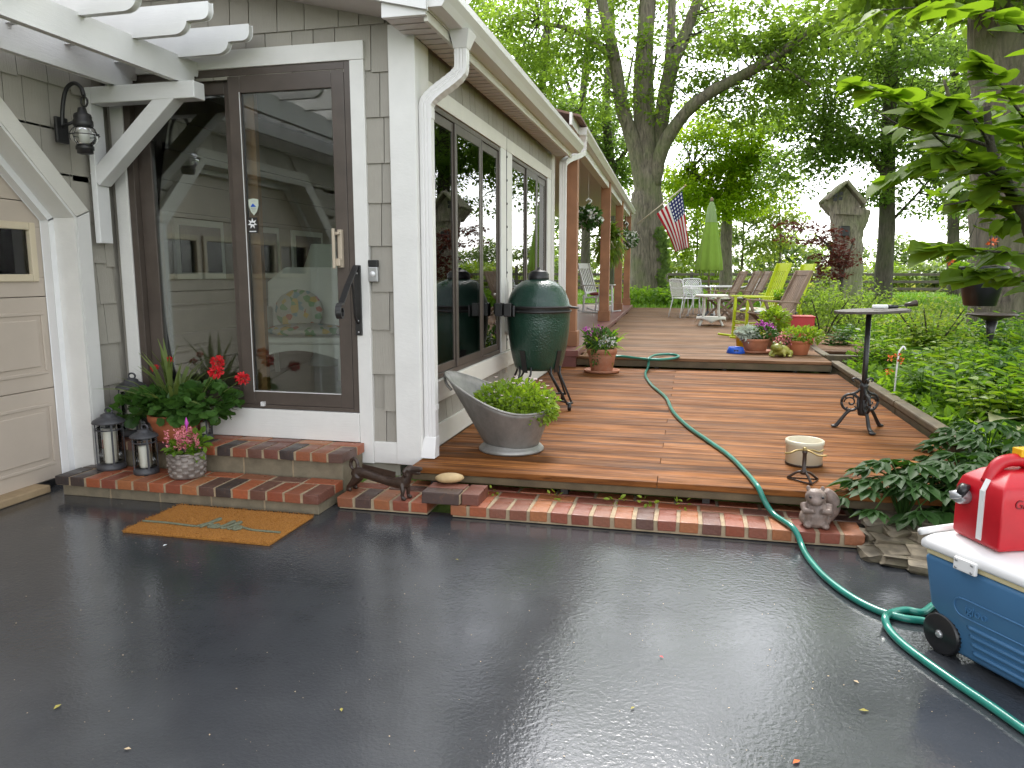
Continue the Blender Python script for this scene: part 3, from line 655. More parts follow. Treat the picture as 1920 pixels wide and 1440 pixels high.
for (a, b) in OPEN:
    I_, O_ = poly_open(a, b, 0), poly_open(a, b, .097)
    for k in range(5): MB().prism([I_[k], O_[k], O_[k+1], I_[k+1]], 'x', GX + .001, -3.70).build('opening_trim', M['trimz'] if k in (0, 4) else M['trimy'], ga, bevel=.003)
    J_, K_ = poly_open(a, b, -.001), poly_open(a, b, -.018)
    for k in range(5): MB().prism([K_[k], J_[k], J_[k+1], K_[k+1]], 'x', -3.95, -3.705).build('jamb', M['trimz'], ga)
    S0, S1 = poly_open(a, b, -.019), poly_open(a, b, -.055)
    for k in range(5): MB().prism([S1[k], S0[k], S0[k+1], S1[k+1]], 'x', -3.925, -3.86).build('stop_moulding', M['bright'], ga, bevel=.004)
    gd = MB().box(-3.99, -3.965, a, b, .0, 2.19).build('garage_door', M['track'], ga)
    MB().box(-3.965, -3.92, a, b, .002, .045).build('bottom_seal', M['black'], gd)
    for k, (z0, z1) in enumerate(((.046, .626), (.630, 1.200), (1.204, 1.775), (1.779, 2.19))):
        m = MB(); wins = []
        nw = 4; pw = (b - a - .16)/nw
        if k == 2:
            ws = [(a + .08 + pw*j + .05, a + .08 + pw*(j+1) - .05) for j in range(nw)]
            m.box(-3.965, -3.93, a, b, z0, 1.32); m.box(-3.965, -3.93, a, b, 1.625, z1); e = a
            for (p, q) in ws: m.box(-3.965, -3.93, e, p, 1.32, 1.625); e = q
            m.box(-3.965, -3.93, e, b, 1.32, 1.625)
        else: m.box(-3.965, -3.93, a, b, z0, z1)
        sec = m.build('door_section', M['gdoor'], gd, bevel=.004); sec.location.x += 0
        if k == 2:
            for (p, q) in ws:
                m = MB(); m.box(-3.945, -3.912, p-.025, p+.02, 1.295, 1.65); m.box(-3.945, -3.912, q-.02, q+.025, 1.295, 1.65); m.box(-3.945, -3.912, p+.02, q-.02, 1.605, 1.65); m.box(-3.945, -3.912, p+.02, q-.02, 1.295, 1.34); m.build('window_frame', M['gtrim'], gd, bevel=.006)
                MB().box(-3.948, -3.944, p-.01, q+.01, 1.31, 1.64).build('window_pane', M['glass'], gd)
        elif k < 2:
            for j in range(2):
                p, q = a + .07 + (b-a-.14)/2*j + .02, a + .07 + (b-a-.14)/2*(j+1) - .02
                for (i0, i1, xo) in ((.0, .022, -3.922), (.05, None, -3.921)):
                    m = MB(); zz0, zz1 = z0 + .09, z1 - .09
                    if i1: m.box(-3.931, xo, p, q, zz0, zz0+i1); m.box(-3.931, xo, p, q, zz1-i1, zz1); m.box(-3.931, xo, p, p+i1, zz0+i1, zz1-i1); m.box(-3.931, xo, q-i1, q, zz0+i1, zz1-i1)
                    else: m.box(-3.931, xo, p+i0, q-i0, zz0+i0, zz1-i0)
                    m.build('raised_panel', M['gdoor'], gd, bevel=.006)
MB().box(-3.98, -3.82, -1.5, 3.74, 0.001, .05).build('sill_plank', M['timber'], ga, bevel=.01).data.materials[0] = paint('pale_sill_wood', (.36, .26, .15), .7, .35, (50, 4, 50), .4)

# ================================================================== PERGOLA over the garage doors
pg = thing('pergola', 'white bracketed pergola with scroll-cut rafter ends above the garage door', 'pergola', (-3.3, 2, 2.3))
for yb in (4.13, -1.9):
    MB().box(-3.70, -3.66, yb, yb+.105, 1.535, 2.484).build('wall_post', M['white'], pg, bevel=.004)
    MB().box(-3.659, -2.925, yb, yb+.105, 2.385, 2.484).build('bracket_beam', M['white'], pg, bevel=.005)
    MB().bar((-3.675, yb+.052, 1.93), (-3.10, yb+.052, 2.425), .10, .10, (-.65, 0, .76)).build('brace', M['white'], pg, bevel=.004)
def scroll(n=8):                                         # end profile (u outwards from the shoulder, v up from the lower edge), .15 deep
    c1 = [(.02 + .075*math.sin(t)*1.0, .005 + .06*(1-math.cos(t))) for t in np.linspace(0, math.pi/2, n)]
    c2 = [(.105 + .105*math.sin(t), .068 + .0*t) for t in np.linspace(.1, math.pi/2*.6, 3)]
    c3 = [(.20 + .035*math.sin(t), .115 - .045*math.cos(t)) for t in np.linspace(0, math.pi/2, n)]
    return c1 + c2 + c3 + [(.235, .148)]
for xb in (-3.03, -3.475):
    prof = [(4.255 + u*.32, 2.486 + v) for u, v in scroll()]
    MB().prism([(-1.95, 2.486)] + prof + [(-1.95, 2.634)], 'x', xb-.045, xb).build('beam', M['white'], pg, bevel=.004)
for k in range(16):
    yr = 4.14 - .379*k; prof = [(-2.785 + u, 2.622 + v*1.02) for u, v in scroll()]
    MB().prism([(-3.70, 2.622)] + prof + [(-3.70, 2.773)], 'y', yr, yr+.042).build('rafter', M['white'], pg, bevel=.004)

# ================================================================== PORCH (slightly turned against the sunroom)
po = thing('porch', 'long covered porch with cedar posts, white eaves and maroon floor', 'porch', (-1.435, 9.64, 0), world=False, rz=R(1.45))
PYS = (0.0, 5.2, 9.1, 12.75)
for y in PYS:
    m = MB(); m.box(-.18, 0, y, y+.18, .405, 3.05); p = m.build('post', M['post'], po, bevel=.006)
    m = MB(); m.box(-.205, .025, y-.025, y+.205, .406, .60); m.build('post_base', M['post'], p, bevel=.006)
MB().box(-3.2, .10, -.55, 12.98, .33, .405).build('porch_floor', M['porch'], po, bevel=.005); MB().box(-3.2, .07, -.52, 12.95, .0, .329).build('skirt', M['porch'], po)
MB().box(-.15, -.03, .18, 12.9, 2.95, 3.10).build('beam', M['white'], po, bevel=.004)
MB().box(-.029, .0, -.6, 13.1, 3.06, 3.20).build('fascia', M['pvc'], po); MB().box(-3.3, -.16, -.55, 13.1, 3.02, 3.05).build('porch_ceiling', M['ceil'], po)
m = MB(); m.prism([(.001, 3.155), (.001, 3.055), (.055, 3.055), (.085, 3.10), (.105, 3.125), (.105, 3.155), (.097, 3.155), (.097, 3.128), (.05, 3.065), (.008, 3.065), (.008, 3.155)], 'y', .1, 13.15); m.box(.002, .10, .094, .1, 3.058, 3.15); m.box(.002, .10, 13.15, 13.156, 3.058, 3.15); m.build('gutter', M['gutter'], po)
MB().prism([(.09, 3.16), (.09, 3.185), (-3.4, 4.15), (-3.4, 4.12)], 'y', -.5, 13.2).build('roof', M['shed'], po); MB().prism([(.0, 3.0), (.0, 3.15), (-3.3, 4.08), (-3.3, 3.0)], 'y', 13.0, 13.1).build('gable_board', M['pvc'], po)
MB().box(-3.4, -3.25, -.5, 9.5, .41, 3.4).build('house_wall', M['siding'], po)
MB().box(-3.25, -.27, -.53, -.43, .406, 3.3).build('end_wall', M['siding'], po)
downspout('downspout', [(p.x, p.y, p.z) for p in elbow_path((.045, .2, 3.02), (-.095, -.61, .40), .42)], po, .08, .065)
m = MB(); v = [(.0,.12,3.056),(.09,.12,3.056),(.09,.28,3.056),(.0,.28,3.056),(.01,.165,2.99),(.08,.165,2.99),(.08,.235,2.99),(.01,.235,2.99)]; m.add(v, [(0,1,5,4),(1,2,6,5),(2,3,7,6),(3,0,4,7),(4,5,6,7)]); m.build('outlet', M['gutter'], po)

# ================================================================== BRICKWORK
BRK = {}
def brick_mesh(lx, ly, lz, var):
    k = (lx, ly, lz, var)
    if k not in BRK:
        bm = bmesh.new(); bmesh.ops.create_cube(bm, size=1); rr = random.Random(hash(k) & 0xffff)
        for v in bm.verts: v.co = Vector((v.co.x*lx, v.co.y*ly, v.co.z*lz)) + Vector((rr.uniform(-1, 1), rr.uniform(-1, 1), rr.uniform(-1, 1)))*.0022
        bmesh.ops.bevel(bm, geom=list(bm.edges), offset=.005, segments=2, affect='EDGES', profile=.6)
        me = bpy.data.meshes.new('brick'); bm.to_mesh(me); bm.free(); me.materials.append(M['brick']); BRK[k] = me
    return BRK[k]
def lay(parent, x, y, ztop, lx, ly, lz=.057):
    o = link('brick', brick_mesh(round(lx, 3), round(ly, 3), lz, random.randrange(4)), None, parent, loc=(x + lx/2, y + ly/2, ztop - lz/2 + random.uniform(-.0015, .0015)))
    o.rotation_euler.z = random.uniform(-.012, .012); return o
bs = thing('brick_steps', 'two brick entry steps with sandy mortar below the sliding door', 'steps', (-2.85, 4.0, 0))
def brick_step(x0, x1, y0, ztop, nh):
    p = (x1 - x0)/nh; j = .017
    for k in range(nh): lay(bs, x0 + p*k, y0, ztop, p - j, .205)
    ns = max(1, round((x1 - x0)/.222)); q = (x1 - x0)/ns
    for k in range(ns): lay(bs, x0 + q*k, y0 + .217, ztop, q - j, .098)
    MB().box(x0 + .004, x1 - j - .004, y0 + .006, y0 + .312, ztop - .056, ztop - .004).build('mortar', M['mortar'], bs)
brick_step(-3.735, -1.965, 3.69, .125, 16); brick_step(-3.685, -1.965, 4.005, .282, 16)
def blocks(parent, x0, x1, y0, y1, z0, z1, n):
    p = (x1 - x0)/n
    for k in range(n): MB().box(x0 + p*k, x0 + p*(k+1) - .012, y0, y1, z0, z1).build('block', M['block'], parent, bevel=.004)
    MB().box(x0 + .005, x1 - .017, y0 + .005, y1 - .002, z0, z1 - .002).build('mortar', M['mortar'], parent)
blocks(bs, -3.71, -1.985, 3.718, 4.02, 0, .0675, 5); blocks(bs, -3.67, -1.985, 4.035, 4.32, .0, .2245, 5)
bk = thing('brick_border', 'low brick border of red and dark bricks along the deck front', 'brick border', (-.5, 4.0, 0))
x = -1.945
while x < .86:
    if not (-1.40 < x + .05 < -1.25): lay(bk, x, 3.845, .072, .093, .205)
    x += .1135
for r_ in range(2):
    x = -1.945 + .1*r_
    while x < .80: lay(bk, x, 4.066 + .115*r_, .072, .208, .098); x += .226
m = MB(); m.box(-1.935, -1.40, 3.852, 4.055, .005, .067); m.box(-1.25, .87, 3.852, 4.055, .005, .067); m.box(-1.935, .87, 4.0555, 4.27, .005, .067); m.build('mortar', M['mortar'], bk)
for (x, y, lx, ly) in ((-1.425, 3.83, .215, .098), (-1.425, 3.938, .215, .098), (-1.20, 3.86, .098, .20)): lay(bk, x, y, .142 if x < -1.3 else .138, lx, ly, .066)
MB().box(-1.415, -1.205, 3.84, 4.03, .08, .132).build('mortar', M['mortar'], bk)

# ================================================================== DECKS
BD = {}
def board_mesh(L, wd, th, var):
    k = (round(L, 2), wd, th, var)
    if k not in BD:
        bm = bmesh.new(); bmesh.ops.create_cube(bm, size=1)
        for v in bm.verts: v.co = Vector((v.co.x*L, v.co.y*wd, v.co.z*th))
        bmesh.ops.bevel(bm, geom=[e for e in bm.edges if abs(e.verts[0].co.x - e.verts[1].co.x) > .1], offset=.006, segments=2, affect='EDGES', profile=.5)
        me = bpy.data.meshes.new('deck_board'); bm.to_mesh(me); bm.free(); BD[k] = me
    return BD[k]
dk = thing('lower_deck', 'rain-wet orange brown plank deck in front of the sunroom', 'deck', (0, 6.6, 0))
y, k = 4.12, 0
while y < 9.16:
    L = 3.27 if y > 4.2 else 3.25
    for (xa, xb) in (((-1.598, 1.66),) if k % 3 else ((-1.598, .35 + .5*((k*7) % 3 - 1)), (.354 + .5*((k*7) % 3 - 1), 1.66))):
        o = link('deck_board', board_mesh(xb - xa, .139, .036, 0).copy() if False else board_mesh(xb - xa, .139, .036, 0), M['deck'], dk, loc=((xa+xb)/2, y + .0695, .182 + random.uniform(-.0015, .0015)))
    y += .1445; k += 1
MB().box(-1.597, 1.66, 4.135, 4.172, .118, .163).build('fascia_board', M['timber'], dk, bevel=.006)
m = MB()
for xx in (-1.5, -.7, .1, .9, 1.55): m.box(xx, xx+.04, 4.20, 9.1, .02, .163)
m.build('joists', M['track'], dk)
ud = thing('upper_deck', 'long upper plank deck with duller brown boards leading to the patio furniture', 'deck', (0, 15.8, 0))
y = 9.20
while y < 22.4:
    xl = -1.36 - (y - 9.2)*.0253 + (.02 if y > 9.3 else .0); xr = 1.60 if y < 10.4 else 2.55
    link('deck_board', board_mesh(round(xr - xl, 1) , .135, .036, 0), M['deck2'], ud, loc=(xr - round(xr - xl, 1)/2, y + .0695, .312))
    y += .1445
MB().box(-1.40, 1.60, 9.212, 9.25, .215, .293).build('fascia_board', M['timber'], ud, bevel=.006)
m = MB()
for xx in (-1.2, -.4, .4, 1.2): m.box(xx, xx+.04, 9.26, 22.3, .05, .293)
m.build('joists', M['track'], ud)
tb = thing('timber_edging', 'mossy timber edging between deck and garden bed', 'edging', (1.72, 7.3, .2))
for (a, b) in ((5.25, 6.7), (6.71, 8.2), (8.21, 9.66)):
    MB().box(1.665, 1.765, a, b, .245, .30).build('timber', M['timber'], tb, bevel=.012); MB().box(1.68, 1.75, a + .01, b, .06, .240).build('timber', M['timber'], tb, bevel=.01)
MB().box(1.62, 2.75, 9.70, 9.80, .22, .36).build('timber', M['timber'], tb, bevel=.012); MB().box(1.62, 1.72, 9.81, 12, .2, .34).build('timber', M['timber'], tb, bevel=.012)
# ================================================================== helpers for shaped objects
def fused(mb, name, mat, parent=None, voxel=.006, it=6, loc=None, label=None):   # overlapping volumes welded into one continuous skin
    o = mb.build(name, mat, parent, loc=loc, label=label)
    r_ = o.modifiers.new('weld', 'REMESH'); r_.mode = 'VOXEL'; r_.voxel_size = voxel; r_.use_smooth_shade = True
    s_ = o.modifiers.new('smooth', 'SMOOTH'); s_.factor = .5; s_.iterations = it
    return o
def smooth_path(pts, n=8):
    P_ = [Vector(p) for p in pts]; out = []
    for i in range(len(P_) - 1):
        p0, p1, p2, p3 = P_[max(i-1, 0)], P_[i], P_[i+1], P_[min(i+2, len(P_)-1)]
        for k in range(n):
            t = k/n; out.append(.5*((2*p1) + (p2-p0)*t + (2*p0-5*p1+4*p2-p3)*t*t + (3*p1-p0-3*p2+p3)*t**3))
    return out + [P_[-1]]
def pot_prof(r, h, rim=.22, taper=.72, th=.014):
    return [(r*taper*.98, 0), (r*taper, .004), (r*.93, h*(1-rim)), (r*.93, h*(1-rim)+.002), (r*.99, h*(1-rim)+.006), (r, h-.004), (r-.003, h), (r-th, h), (r-th-.004, h*.82)]
def clumps(mb, tm, c, r, n, size, up=.6, shell=.45, droop=0.0, zmin=None):
    P_, d = in_ell(n, c, r, shell)
    if zmin is not None: P_[:, 2] = np.maximum(P_[:, 2], zmin + rng.random(n)*.01)
    D = d + rdir(n)*.7; D[:, 2] += .1 - droop; U = d*.5 + np.array([0, 0, up]) + rdir(n)*.35
    mb.leaves(tm, P_, D, U, size*(.7 + .6*rng.random(n)))
def flowers(mb, C, r, n, petal=.4, tm=T_DIA):
    for c in C:
        P_, d = in_ell(n, c, (r, r, r*.8), .3); mb.leaves(tm, P_, d + rdir(n)*.6, rdir(n), r*petal*2*(.8 + .4*rng.random(n)))

# ================================================================== wall lantern on the garage
lx = PY(112, 245, 4.0); ly = 3.92; lz = 2.19
wl = thing('wall_lantern', 'black onion lantern on curled bracket beside the garage door', 'lantern', (-3.70, ly, lz - .08))
MB().box(-3.702, -3.68, ly-.045, ly+.045, lz-.075, lz+.075).build('back_plate', M['iron'], wl, bevel=.006)
m = MB(); m.tube(smooth_path([(-3.685, ly, lz+.02), (-3.665, ly, lz+.15), (-3.63, ly, lz+.235), (-3.575, ly, lz+.262), (-3.53, ly, lz+.235), (-3.515, ly, lz+.19)], 6), [.012]*31, 8)
m.tube([(-3.515 + .022*math.cos(t), ly, lz + .155 + .028*math.sin(t)) for t in np.linspace(0, 2*math.pi, 16)], .006, 6); m.tube([(-3.685, ly, lz+.02), (-3.60, ly, lz+.045)], .009, 6); m.build('bracket', M['iron'], wl)
lc = (-3.535, ly, lz - .04)
MB().lathe([(.006, .165), (.022, .16), (.028, .135), (.045, .125), (.05, .11), (.048, .095), (.055, .085), (.055, .06), (.05, .052)], 20, lc).build('cap', M['iron'], wl)
MB().lathe([(.046, .052), (.066, .035), (.078, .008), (.076, -.02), (.06, -.045), (.045, -.055)], 24, lc).build('globe', M['thin'], wl)
MB().lathe([(.024, .05), (.03, .0), (.024, -.05)], 14, lc).build('bulb_cover', M['ceil'], wl)
MB().lathe([(.046, -.056), (.05, -.062), (.05, -.078), (.044, -.082), (.044, -.10), (.03, -.104)], 20, lc).build('base', M['iron'], wl)
m = MB(); m.tube([(lc[0] + .083*math.cos(t), ly + .083*math.sin(t), lc[2]+.004) for t in np.linspace(0, 2*math.pi, 24)], .0028, 5)
for a in (0, 1.57, 3.14, 4.71): m.tube([(lc[0] + r_*math.cos(a), ly + r_*math.sin(a), lc[2] + z) for r_, z in ((.05, .055), (.078, .035), (.084, .0), (.075, -.035), (.05, -.06))], .0025, 5)
m.tube([(lc[0] + .083, ly, lc[2]+.004), (lc[0] + .105, ly, lc[2]+.004)], .004, 6); m.build('cage', M['iron'], wl)

# ================================================================== hand rail, door bell
q = PY(672, 565, 4.32)
hr = thing('grab_rail', 'black forged grab rail with scroll end on the white door trim', 'hand rail', (q.x, 4.32, .95))
zt, zb = PY(676, 497, 4.32).z, PY(680, 629, 4.32).z
MB().box(q.x-.022, q.x+.022, 4.312, 4.324, zb, zt).build('mount_plate', M['iron'], hr, bevel=.003)
e = PY(636, 572, 3.93); tp = Vector((q.x - .004, 4.305, zt - .006)); e.x = q.x + .01; e = PY(637, 570, 3.93)
d_ = Vector((e.x - tp.x, e.y - tp.y, 0)).normalized(); sc_c = e + Vector((0, 0, -.045))
path = [tp, tp.lerp(e, .5), e + d_*-.03]; ang = [math.pi/2 - t for t in np.linspace(0, 1.75*math.pi, 14)]
path += [sc_c + d_*(.045*(1-.035*i)*math.cos(a)) + Vector((0, 0, .045*(1-.035*i)*math.sin(a))) for i, a in enumerate(ang)]
m = MB(); side = Vector((-d_.y, d_.x, 0))
for a, b in zip(path[:-1], path[1:]):
    m.bar(a, b + (b - a).normalized()*.002, .034, .012, side.cross((b-a).normalized()))
m.build('rail', M['iron'], hr, bevel=.002)
MB().tube(smooth_path([tp.lerp(e, .42) - Vector((0, 0, .01)), tp.lerp(e, .24) - Vector((0, 0, .06)), (q.x, 4.27, zb + .12), (q.x, 4.315, zb + .075)], 6), .008, 6).build('curved_brace', M['iron'], hr)
m = MB()
for z in (zt - .05, zb + .09, zb + .02): m.blob((q.x, 4.311, z), (.006, .004, .006), 8, 5)
m.build('bolts', M['silver'], hr)
q = PY(701, 508, 4.33); db = thing('door_bell', 'silver video door bell with black top beside the door trim', 'door bell', (q.x, 4.33, q.z))
MB().box(q.x-.031, q.x+.031, 4.312, 4.34, q.z-.066, q.z+.024).build('body', M['silver'], db, bevel=.005); MB().box(q.x-.031, q.x+.031, 4.312, 4.34, q.z+.0255, q.z+.066).build('camera_cover', M['black'], db, bevel=.004)
m = MB(); m.tube([(q.x, 4.313, q.z-.018), (q.x, 4.307, q.z-.018)], .016, 18); m.build('button', M['bright'], db)

# ================================================================== candle lanterns on the steps
def lantern(label, x, y, z, r, h, cy_, tilt=0):
    L = thing('candle_lantern', label, 'lantern', (x, y, z), 'candle lanterns on the brick steps', world=False)
    MB().lathe([(r, 0), (r*1.02, .008), (r*1.02, .022), (r*.9, .03), (r*.9, .036)], 24).build('base', M['grey_iron'], L)
    MB().lathe([(r*1.12, h*.76), (r*1.14, h*.775), (r*1.08, h*.80), (r*.75, h*.85), (r*.52, h*.865), (r*.5, h*.90), (r*.25, h*.925), (r*.05, h*.93)], 24).build('roof', M['grey_iron'], L)
    m = MB()
    for a in range(4):
        t = a*math.pi/2 + .9; m.bar((r*.93*math.cos(t), r*.93*math.sin(t), .02), (r*.93*math.cos(t), r*.93*math.sin(t), h*.77), .011, .006, (math.cos(t), math.sin(t), 0))
    m.tube([(r*.93*math.cos(t), r*.93*math.sin(t), h*.66) for t in np.linspace(0, 2*math.pi, 24)], .005, 5); m.build('frame', M['grey_iron'], L)
    MB().tube([(r*.3*math.cos(t), .01, h*.955 + r*.22*math.sin(t)) for t in np.linspace(0, 2*math.pi, 18)], .006, 6).build('ring', M['grey_iron'], L)
    MB().lathe([(r*.80, .037), (r*.80, h*.70)], 24, cap=False).build('glass', M['thin'], L)
    c = MB().lathe([(r*.42, .038), (r*.43, .05), (r*.43, cy_), (r*.40, cy_+.005), (r*.2, cy_-.01)], 18).build('candle', M['candle'], L); c.rotation_euler.y = tilt
    return L
lantern('large black candle lantern at the left end of the lower step', -3.53, 3.925, .1255, .085, .385, .25)
lantern('smaller black candle lantern with a leaning candle on the lower step', -3.235, 3.875, .1255, .073, .30, .17, -.05)
lantern('tall black lantern on the upper step, half hidden behind geranium leaves', -3.575, 4.20, .2825, .085, .41, .25)
lantern('smallest black lantern on the upper step beside the terracotta pot', -3.035, 4.185, .2825, .052, .205, .11)

# ================================================================== geranium pot
gx, gy, gz = -3.215, 4.165, .2825
gp_ = thing('potted_geranium', 'terracotta pot of red geraniums and a spiky dracaena by the door', 'potted plant', (gx, gy, gz))
MB().lathe(pot_prof(.178, .17, .28), 32, (gx, gy, gz)).build('pot', M['terra'], gp_); MB().lathe([(.155, .135), (.10, .15), (.01, .155)], 20, (gx, gy, gz), cap=False).build('soil', M['soil'], gp_)
m = MB()
clumps(m, T_GER, (gx - .12, gy - .02, gz + .23), (.22, .16, .085), 150, .052, .9)
clumps(m, T_GER, (gx + .24, gy - .01, gz + .25), (.20, .16, .12), 190, .052, .9)
clumps(m, T_GER, (gx + .05, gy - .10, gz + .21), (.20, .11, .075), 120, .054, .8, droop=.3)
clumps(m, T_GER, (gx - .28, gy - .05, gz + .20), (.11, .12, .07), 34, .055, .8)
m.build('foliage', M['lf_ger'], gp_)
m = MB(); n_ = 46; a = rng.random(n_)*2*math.pi; el = .25 + rng.random(n_)*1.25
D = np.stack([np.cos(a)*np.cos(el), np.sin(a)*np.cos(el)*.8 - .05, np.sin(el)], 1); P0 = np.array([gx - .02, gy, gz + .18]) + rdir(n_)*.02
m.leaves((T_BLADE[0]*np.array([.62, 1, 1.0]), T_BLADE[1]), P0, D, np.tile([0, 0, 1.0], (n_, 1)) + rdir(n_)*.2, .34 + .16*rng.random(n_)); m.build('spike_leaves', M['lf_spike'], gp_)
FL = [PY(407, 678, 4.10), PY(405, 697, 4.06), PY(455, 710, 4.05), PY(290, 690, 4.2), PY(318, 674, 4.24)]
for c, r_ in zip(FL, (.036, .038, .036, .022, .020)):
    m = MB(); flowers(m, [c], r_, 150, .24, T_OVAL); m.build('flower_head', M['flower_red'], gp_)
m = MB()
for c in FL: m.tube(smooth_path([c, c.lerp(Vector((gx + (.1 if c.x > gx else -.1), gy, gz + .2)), .5) + Vector((0, 0, -.02)), (gx + (.12 if c.x > gx else -.1), gy, gz + .2)], 4), .003, 5)
m.build('stems', M['lf_spike'], gp_)

# ================================================================== woven pot with astilbe
ax, ay, az = -2.945, 3.875, .1255
wp = thing('woven_planter', 'grey basket-weave planter with pink astilbe on the lower step', 'potted plant', (ax, ay, az))
MB().lathe([(.085, 0), (.098, .004), (.104, .09), (.104, .14), (.096, .144), (.094, .11)], 32, (ax, ay, az)).build('liner', M['basket'], wp)
for rr in range(7):
    for k in range(18):
        if (k + rr) % 2: continue
        t = k*math.pi/9; r_ = .100 + .006*min(1, rr/3); z = az + .012 + rr*.0195
        MB().add([(ax + (r_+dr_)*math.cos(t+dt), ay + (r_+dr_)*math.sin(t+dt), z+dz) for dt, dr_, dz in ((-.19, -.002, 0), (-.1, .007, 0), (.1, .007, 0), (.19, -.002, 0), (-.19, -.002, .017), (-.1, .007, .017), (.1, .007, .017), (.19, -.002, .017))], [(0,1,5,4),(1,2,6,5),(2,3,7,6),(4,5,6,7),(3,2,1,0)], True).build('weave_strand', M['basket'], wp)
MB().tube([(ax + .107*math.cos(t), ay + .107*math.sin(t), az + .148) for t in np.linspace(0, 2*math.pi, 33)], .008, 6).build('rim', M['basket'], wp)
m = MB(); clumps(m, T_OVAL, (ax, ay, az + .17), (.10, .09, .05), 90, .055, .8); clumps(m, T_OVAL, (ax + .10, ay - .01, az + .22), (.05, .05, .06), 26, .05); m.build('foliage', M['lf_garden'], wp)
m = MB()
for k in range(17):
    b = Vector((ax + random.gauss(.0, .033), ay + random.gauss(0, .03), az + .17)); t = b + Vector((random.gauss(0, .012), 0, random.uniform(.06, .13)))
    P_ = np.array([b.lerp(t, i/39) for i in range(40)]) + rng.normal(size=(40, 3))*.009*np.linspace(1, .3, 40)[:, None]; m.leaves(T_DIA, P_, rdir(40, .6), rdir(40), .018)
m.build('plumes', M['flower_pink'], wp, kind='stuff')
m = MB(); b = Vector((ax + .02, ay - .01, az + .24)); m.tube([b, b + Vector((.0, 0, .06)), b + Vector((.003, 0, .09)), b + Vector((.002, 0, .125))], [.002, .003, .012, .002], 6); m.build('bud', M['flower_magenta'], wp)

# ================================================================== door mat
dm = thing('door_mat', 'orange coir door mat with grey-green hello script on the driveway', 'door mat', (-2.43, 3.44, 0.001))
m = MB(); nx_, ny_ = 44, 26; v = []
for j in range(ny_+1):
    for i in range(nx_+1):
        ed = (i in (0, nx_)) or (j in (0, ny_)); v.append((-2.863 + .865*i/nx_ + random.uniform(-1, 1)*(.004 if ed else .0), 3.21 + .462*j/ny_ + random.uniform(-1, 1)*(.004 if ed else 0), .012 if ed else .019 + random.uniform(-.0012, .0012)))
f = [(j*(nx_+1)+i, j*(nx_+1)+i+1, (j+1)*(nx_+1)+i+1, (j+1)*(nx_+1)+i) for j in range(ny_) for i in range(nx_)]
m.add(v, f, True); m.box(-2.858, -2.003, 3.215, 3.667, .0015, .0125); m.build('coir_pile', M['coir'], dm)
m = MB(); n_ = 9000; P_ = np.stack([-2.862 + .863*rng.random(n_), 3.211 + .46*rng.random(n_), np.full(n_, .016)], 1)
m.leaves((T_BLADE[0][:4]*np.array([1, 1, 1]), np.array([[0, 1, 3, 2]])), P_, rdir(n_, 1.2), rdir(n_), .022).build('coir_fibres', M['coir'], dm, kind='stuff')
def script(pts, w_=.007, z=.0232):
    return MB().tube([(x, y, z) for x, y in [(p.x, p.y) for p in smooth_path([(a, b, 0) for a, b in pts], 6)]], w_, 5)
O = Vector((-2.50, 3.335)); s_ = .1
def L_(pts, ox): return [(O.x + ox + a*s_, O.y + b*s_) for a, b in pts]
pr = MB()
segs = [[(-2.84, 3.345), (-2.7, 3.349), (-2.56, 3.338), (-2.50, 3.335)],
        L_([(0, 0), (.45, .9), (.52, 1.35), (.38, 1.3), (.28, .3), (.25, -.05), (.4, .45), (.6, .5), (.62, .1), (.75, .0)], 0),
        L_([(.75, 0), (1.05, .3), (.95, .52), (.8, .35), (.85, .05), (1.15, .05)], 0),
        L_([(1.15, .05), (1.5, .8), (1.5, 1.15), (1.38, 1.0), (1.38, .15), (1.55, .02)], 0),
        L_([(1.55, .02), (1.9, .8), (1.9, 1.15), (1.78, 1.0), (1.78, .15), (1.95, .02)], 0),
        L_([(1.95, .02), (2.35, .45), (2.1, .5), (2.02, .2), (2.25, .0), (2.45, .25), (2.3, .5), (2.6, .35)], 0),
        [(-2.24, 3.37), (-2.18, 3.352), (-2.10, 3.35), (-2.02, 3.35)]]
for s2 in segs:
    t_ = script(s2); pr.V += t_.V; pr.F += [[[i + pr.n for i in q_] for q_ in F] for F in t_.F]; pr.S += t_.S; pr.n += t_.n
pr.build('printed_script', M['coir_print'], dm)

# ================================================================== dachshund boot scraper
a_, b_ = Vector((-1.93, 4.00, .0725)), Vector((-1.50, 3.885, .0725)); d_ = (b_ - a_).normalized(); s_ = Vector((-d_.y, d_.x, 0)); UP = Vector((0, 0, 1))
W_ = lambda t, z, k=0: a_ + d_*t + UP*z + s_*k
dg_ = thing('dog_boot_scraper', 'brown cast iron dachshund boot scraper on the brick border', 'boot scraper', tuple(a_.lerp(b_, .5)))
m = MB(); L_d = (b_ - a_).length
m.tube(smooth_path([W_(.02, .10), W_(.09, .115), W_(.2, .10), W_(.3, .088), W_(.38, .095), W_(.415, .12)], 5), [.022, .026, .03, .034, .034, .032, .031, .030, .029, .029, .028, .028, .028, .028, .029, .03, .031, .033, .036, .037, .037, .036, .033, .03, .028, .027], 12)
m.tube(smooth_path([W_(.40, .11), W_(.42, .145), W_(.43, .17)], 4), [.034, .032, .03, .028, .026, .025, .024, .023, .022], 12)
m.blob(W_(.435, .178), (.03, .026, .026), 12, 8); m.tube([W_(.44, .18), W_(.48, .185), W_(.515, .19)], [.022, .016, .011], 10); m.tube([W_(.45, .165), W_(.485, .160), W_(.505, .163)], [.014, .009, .006], 8)
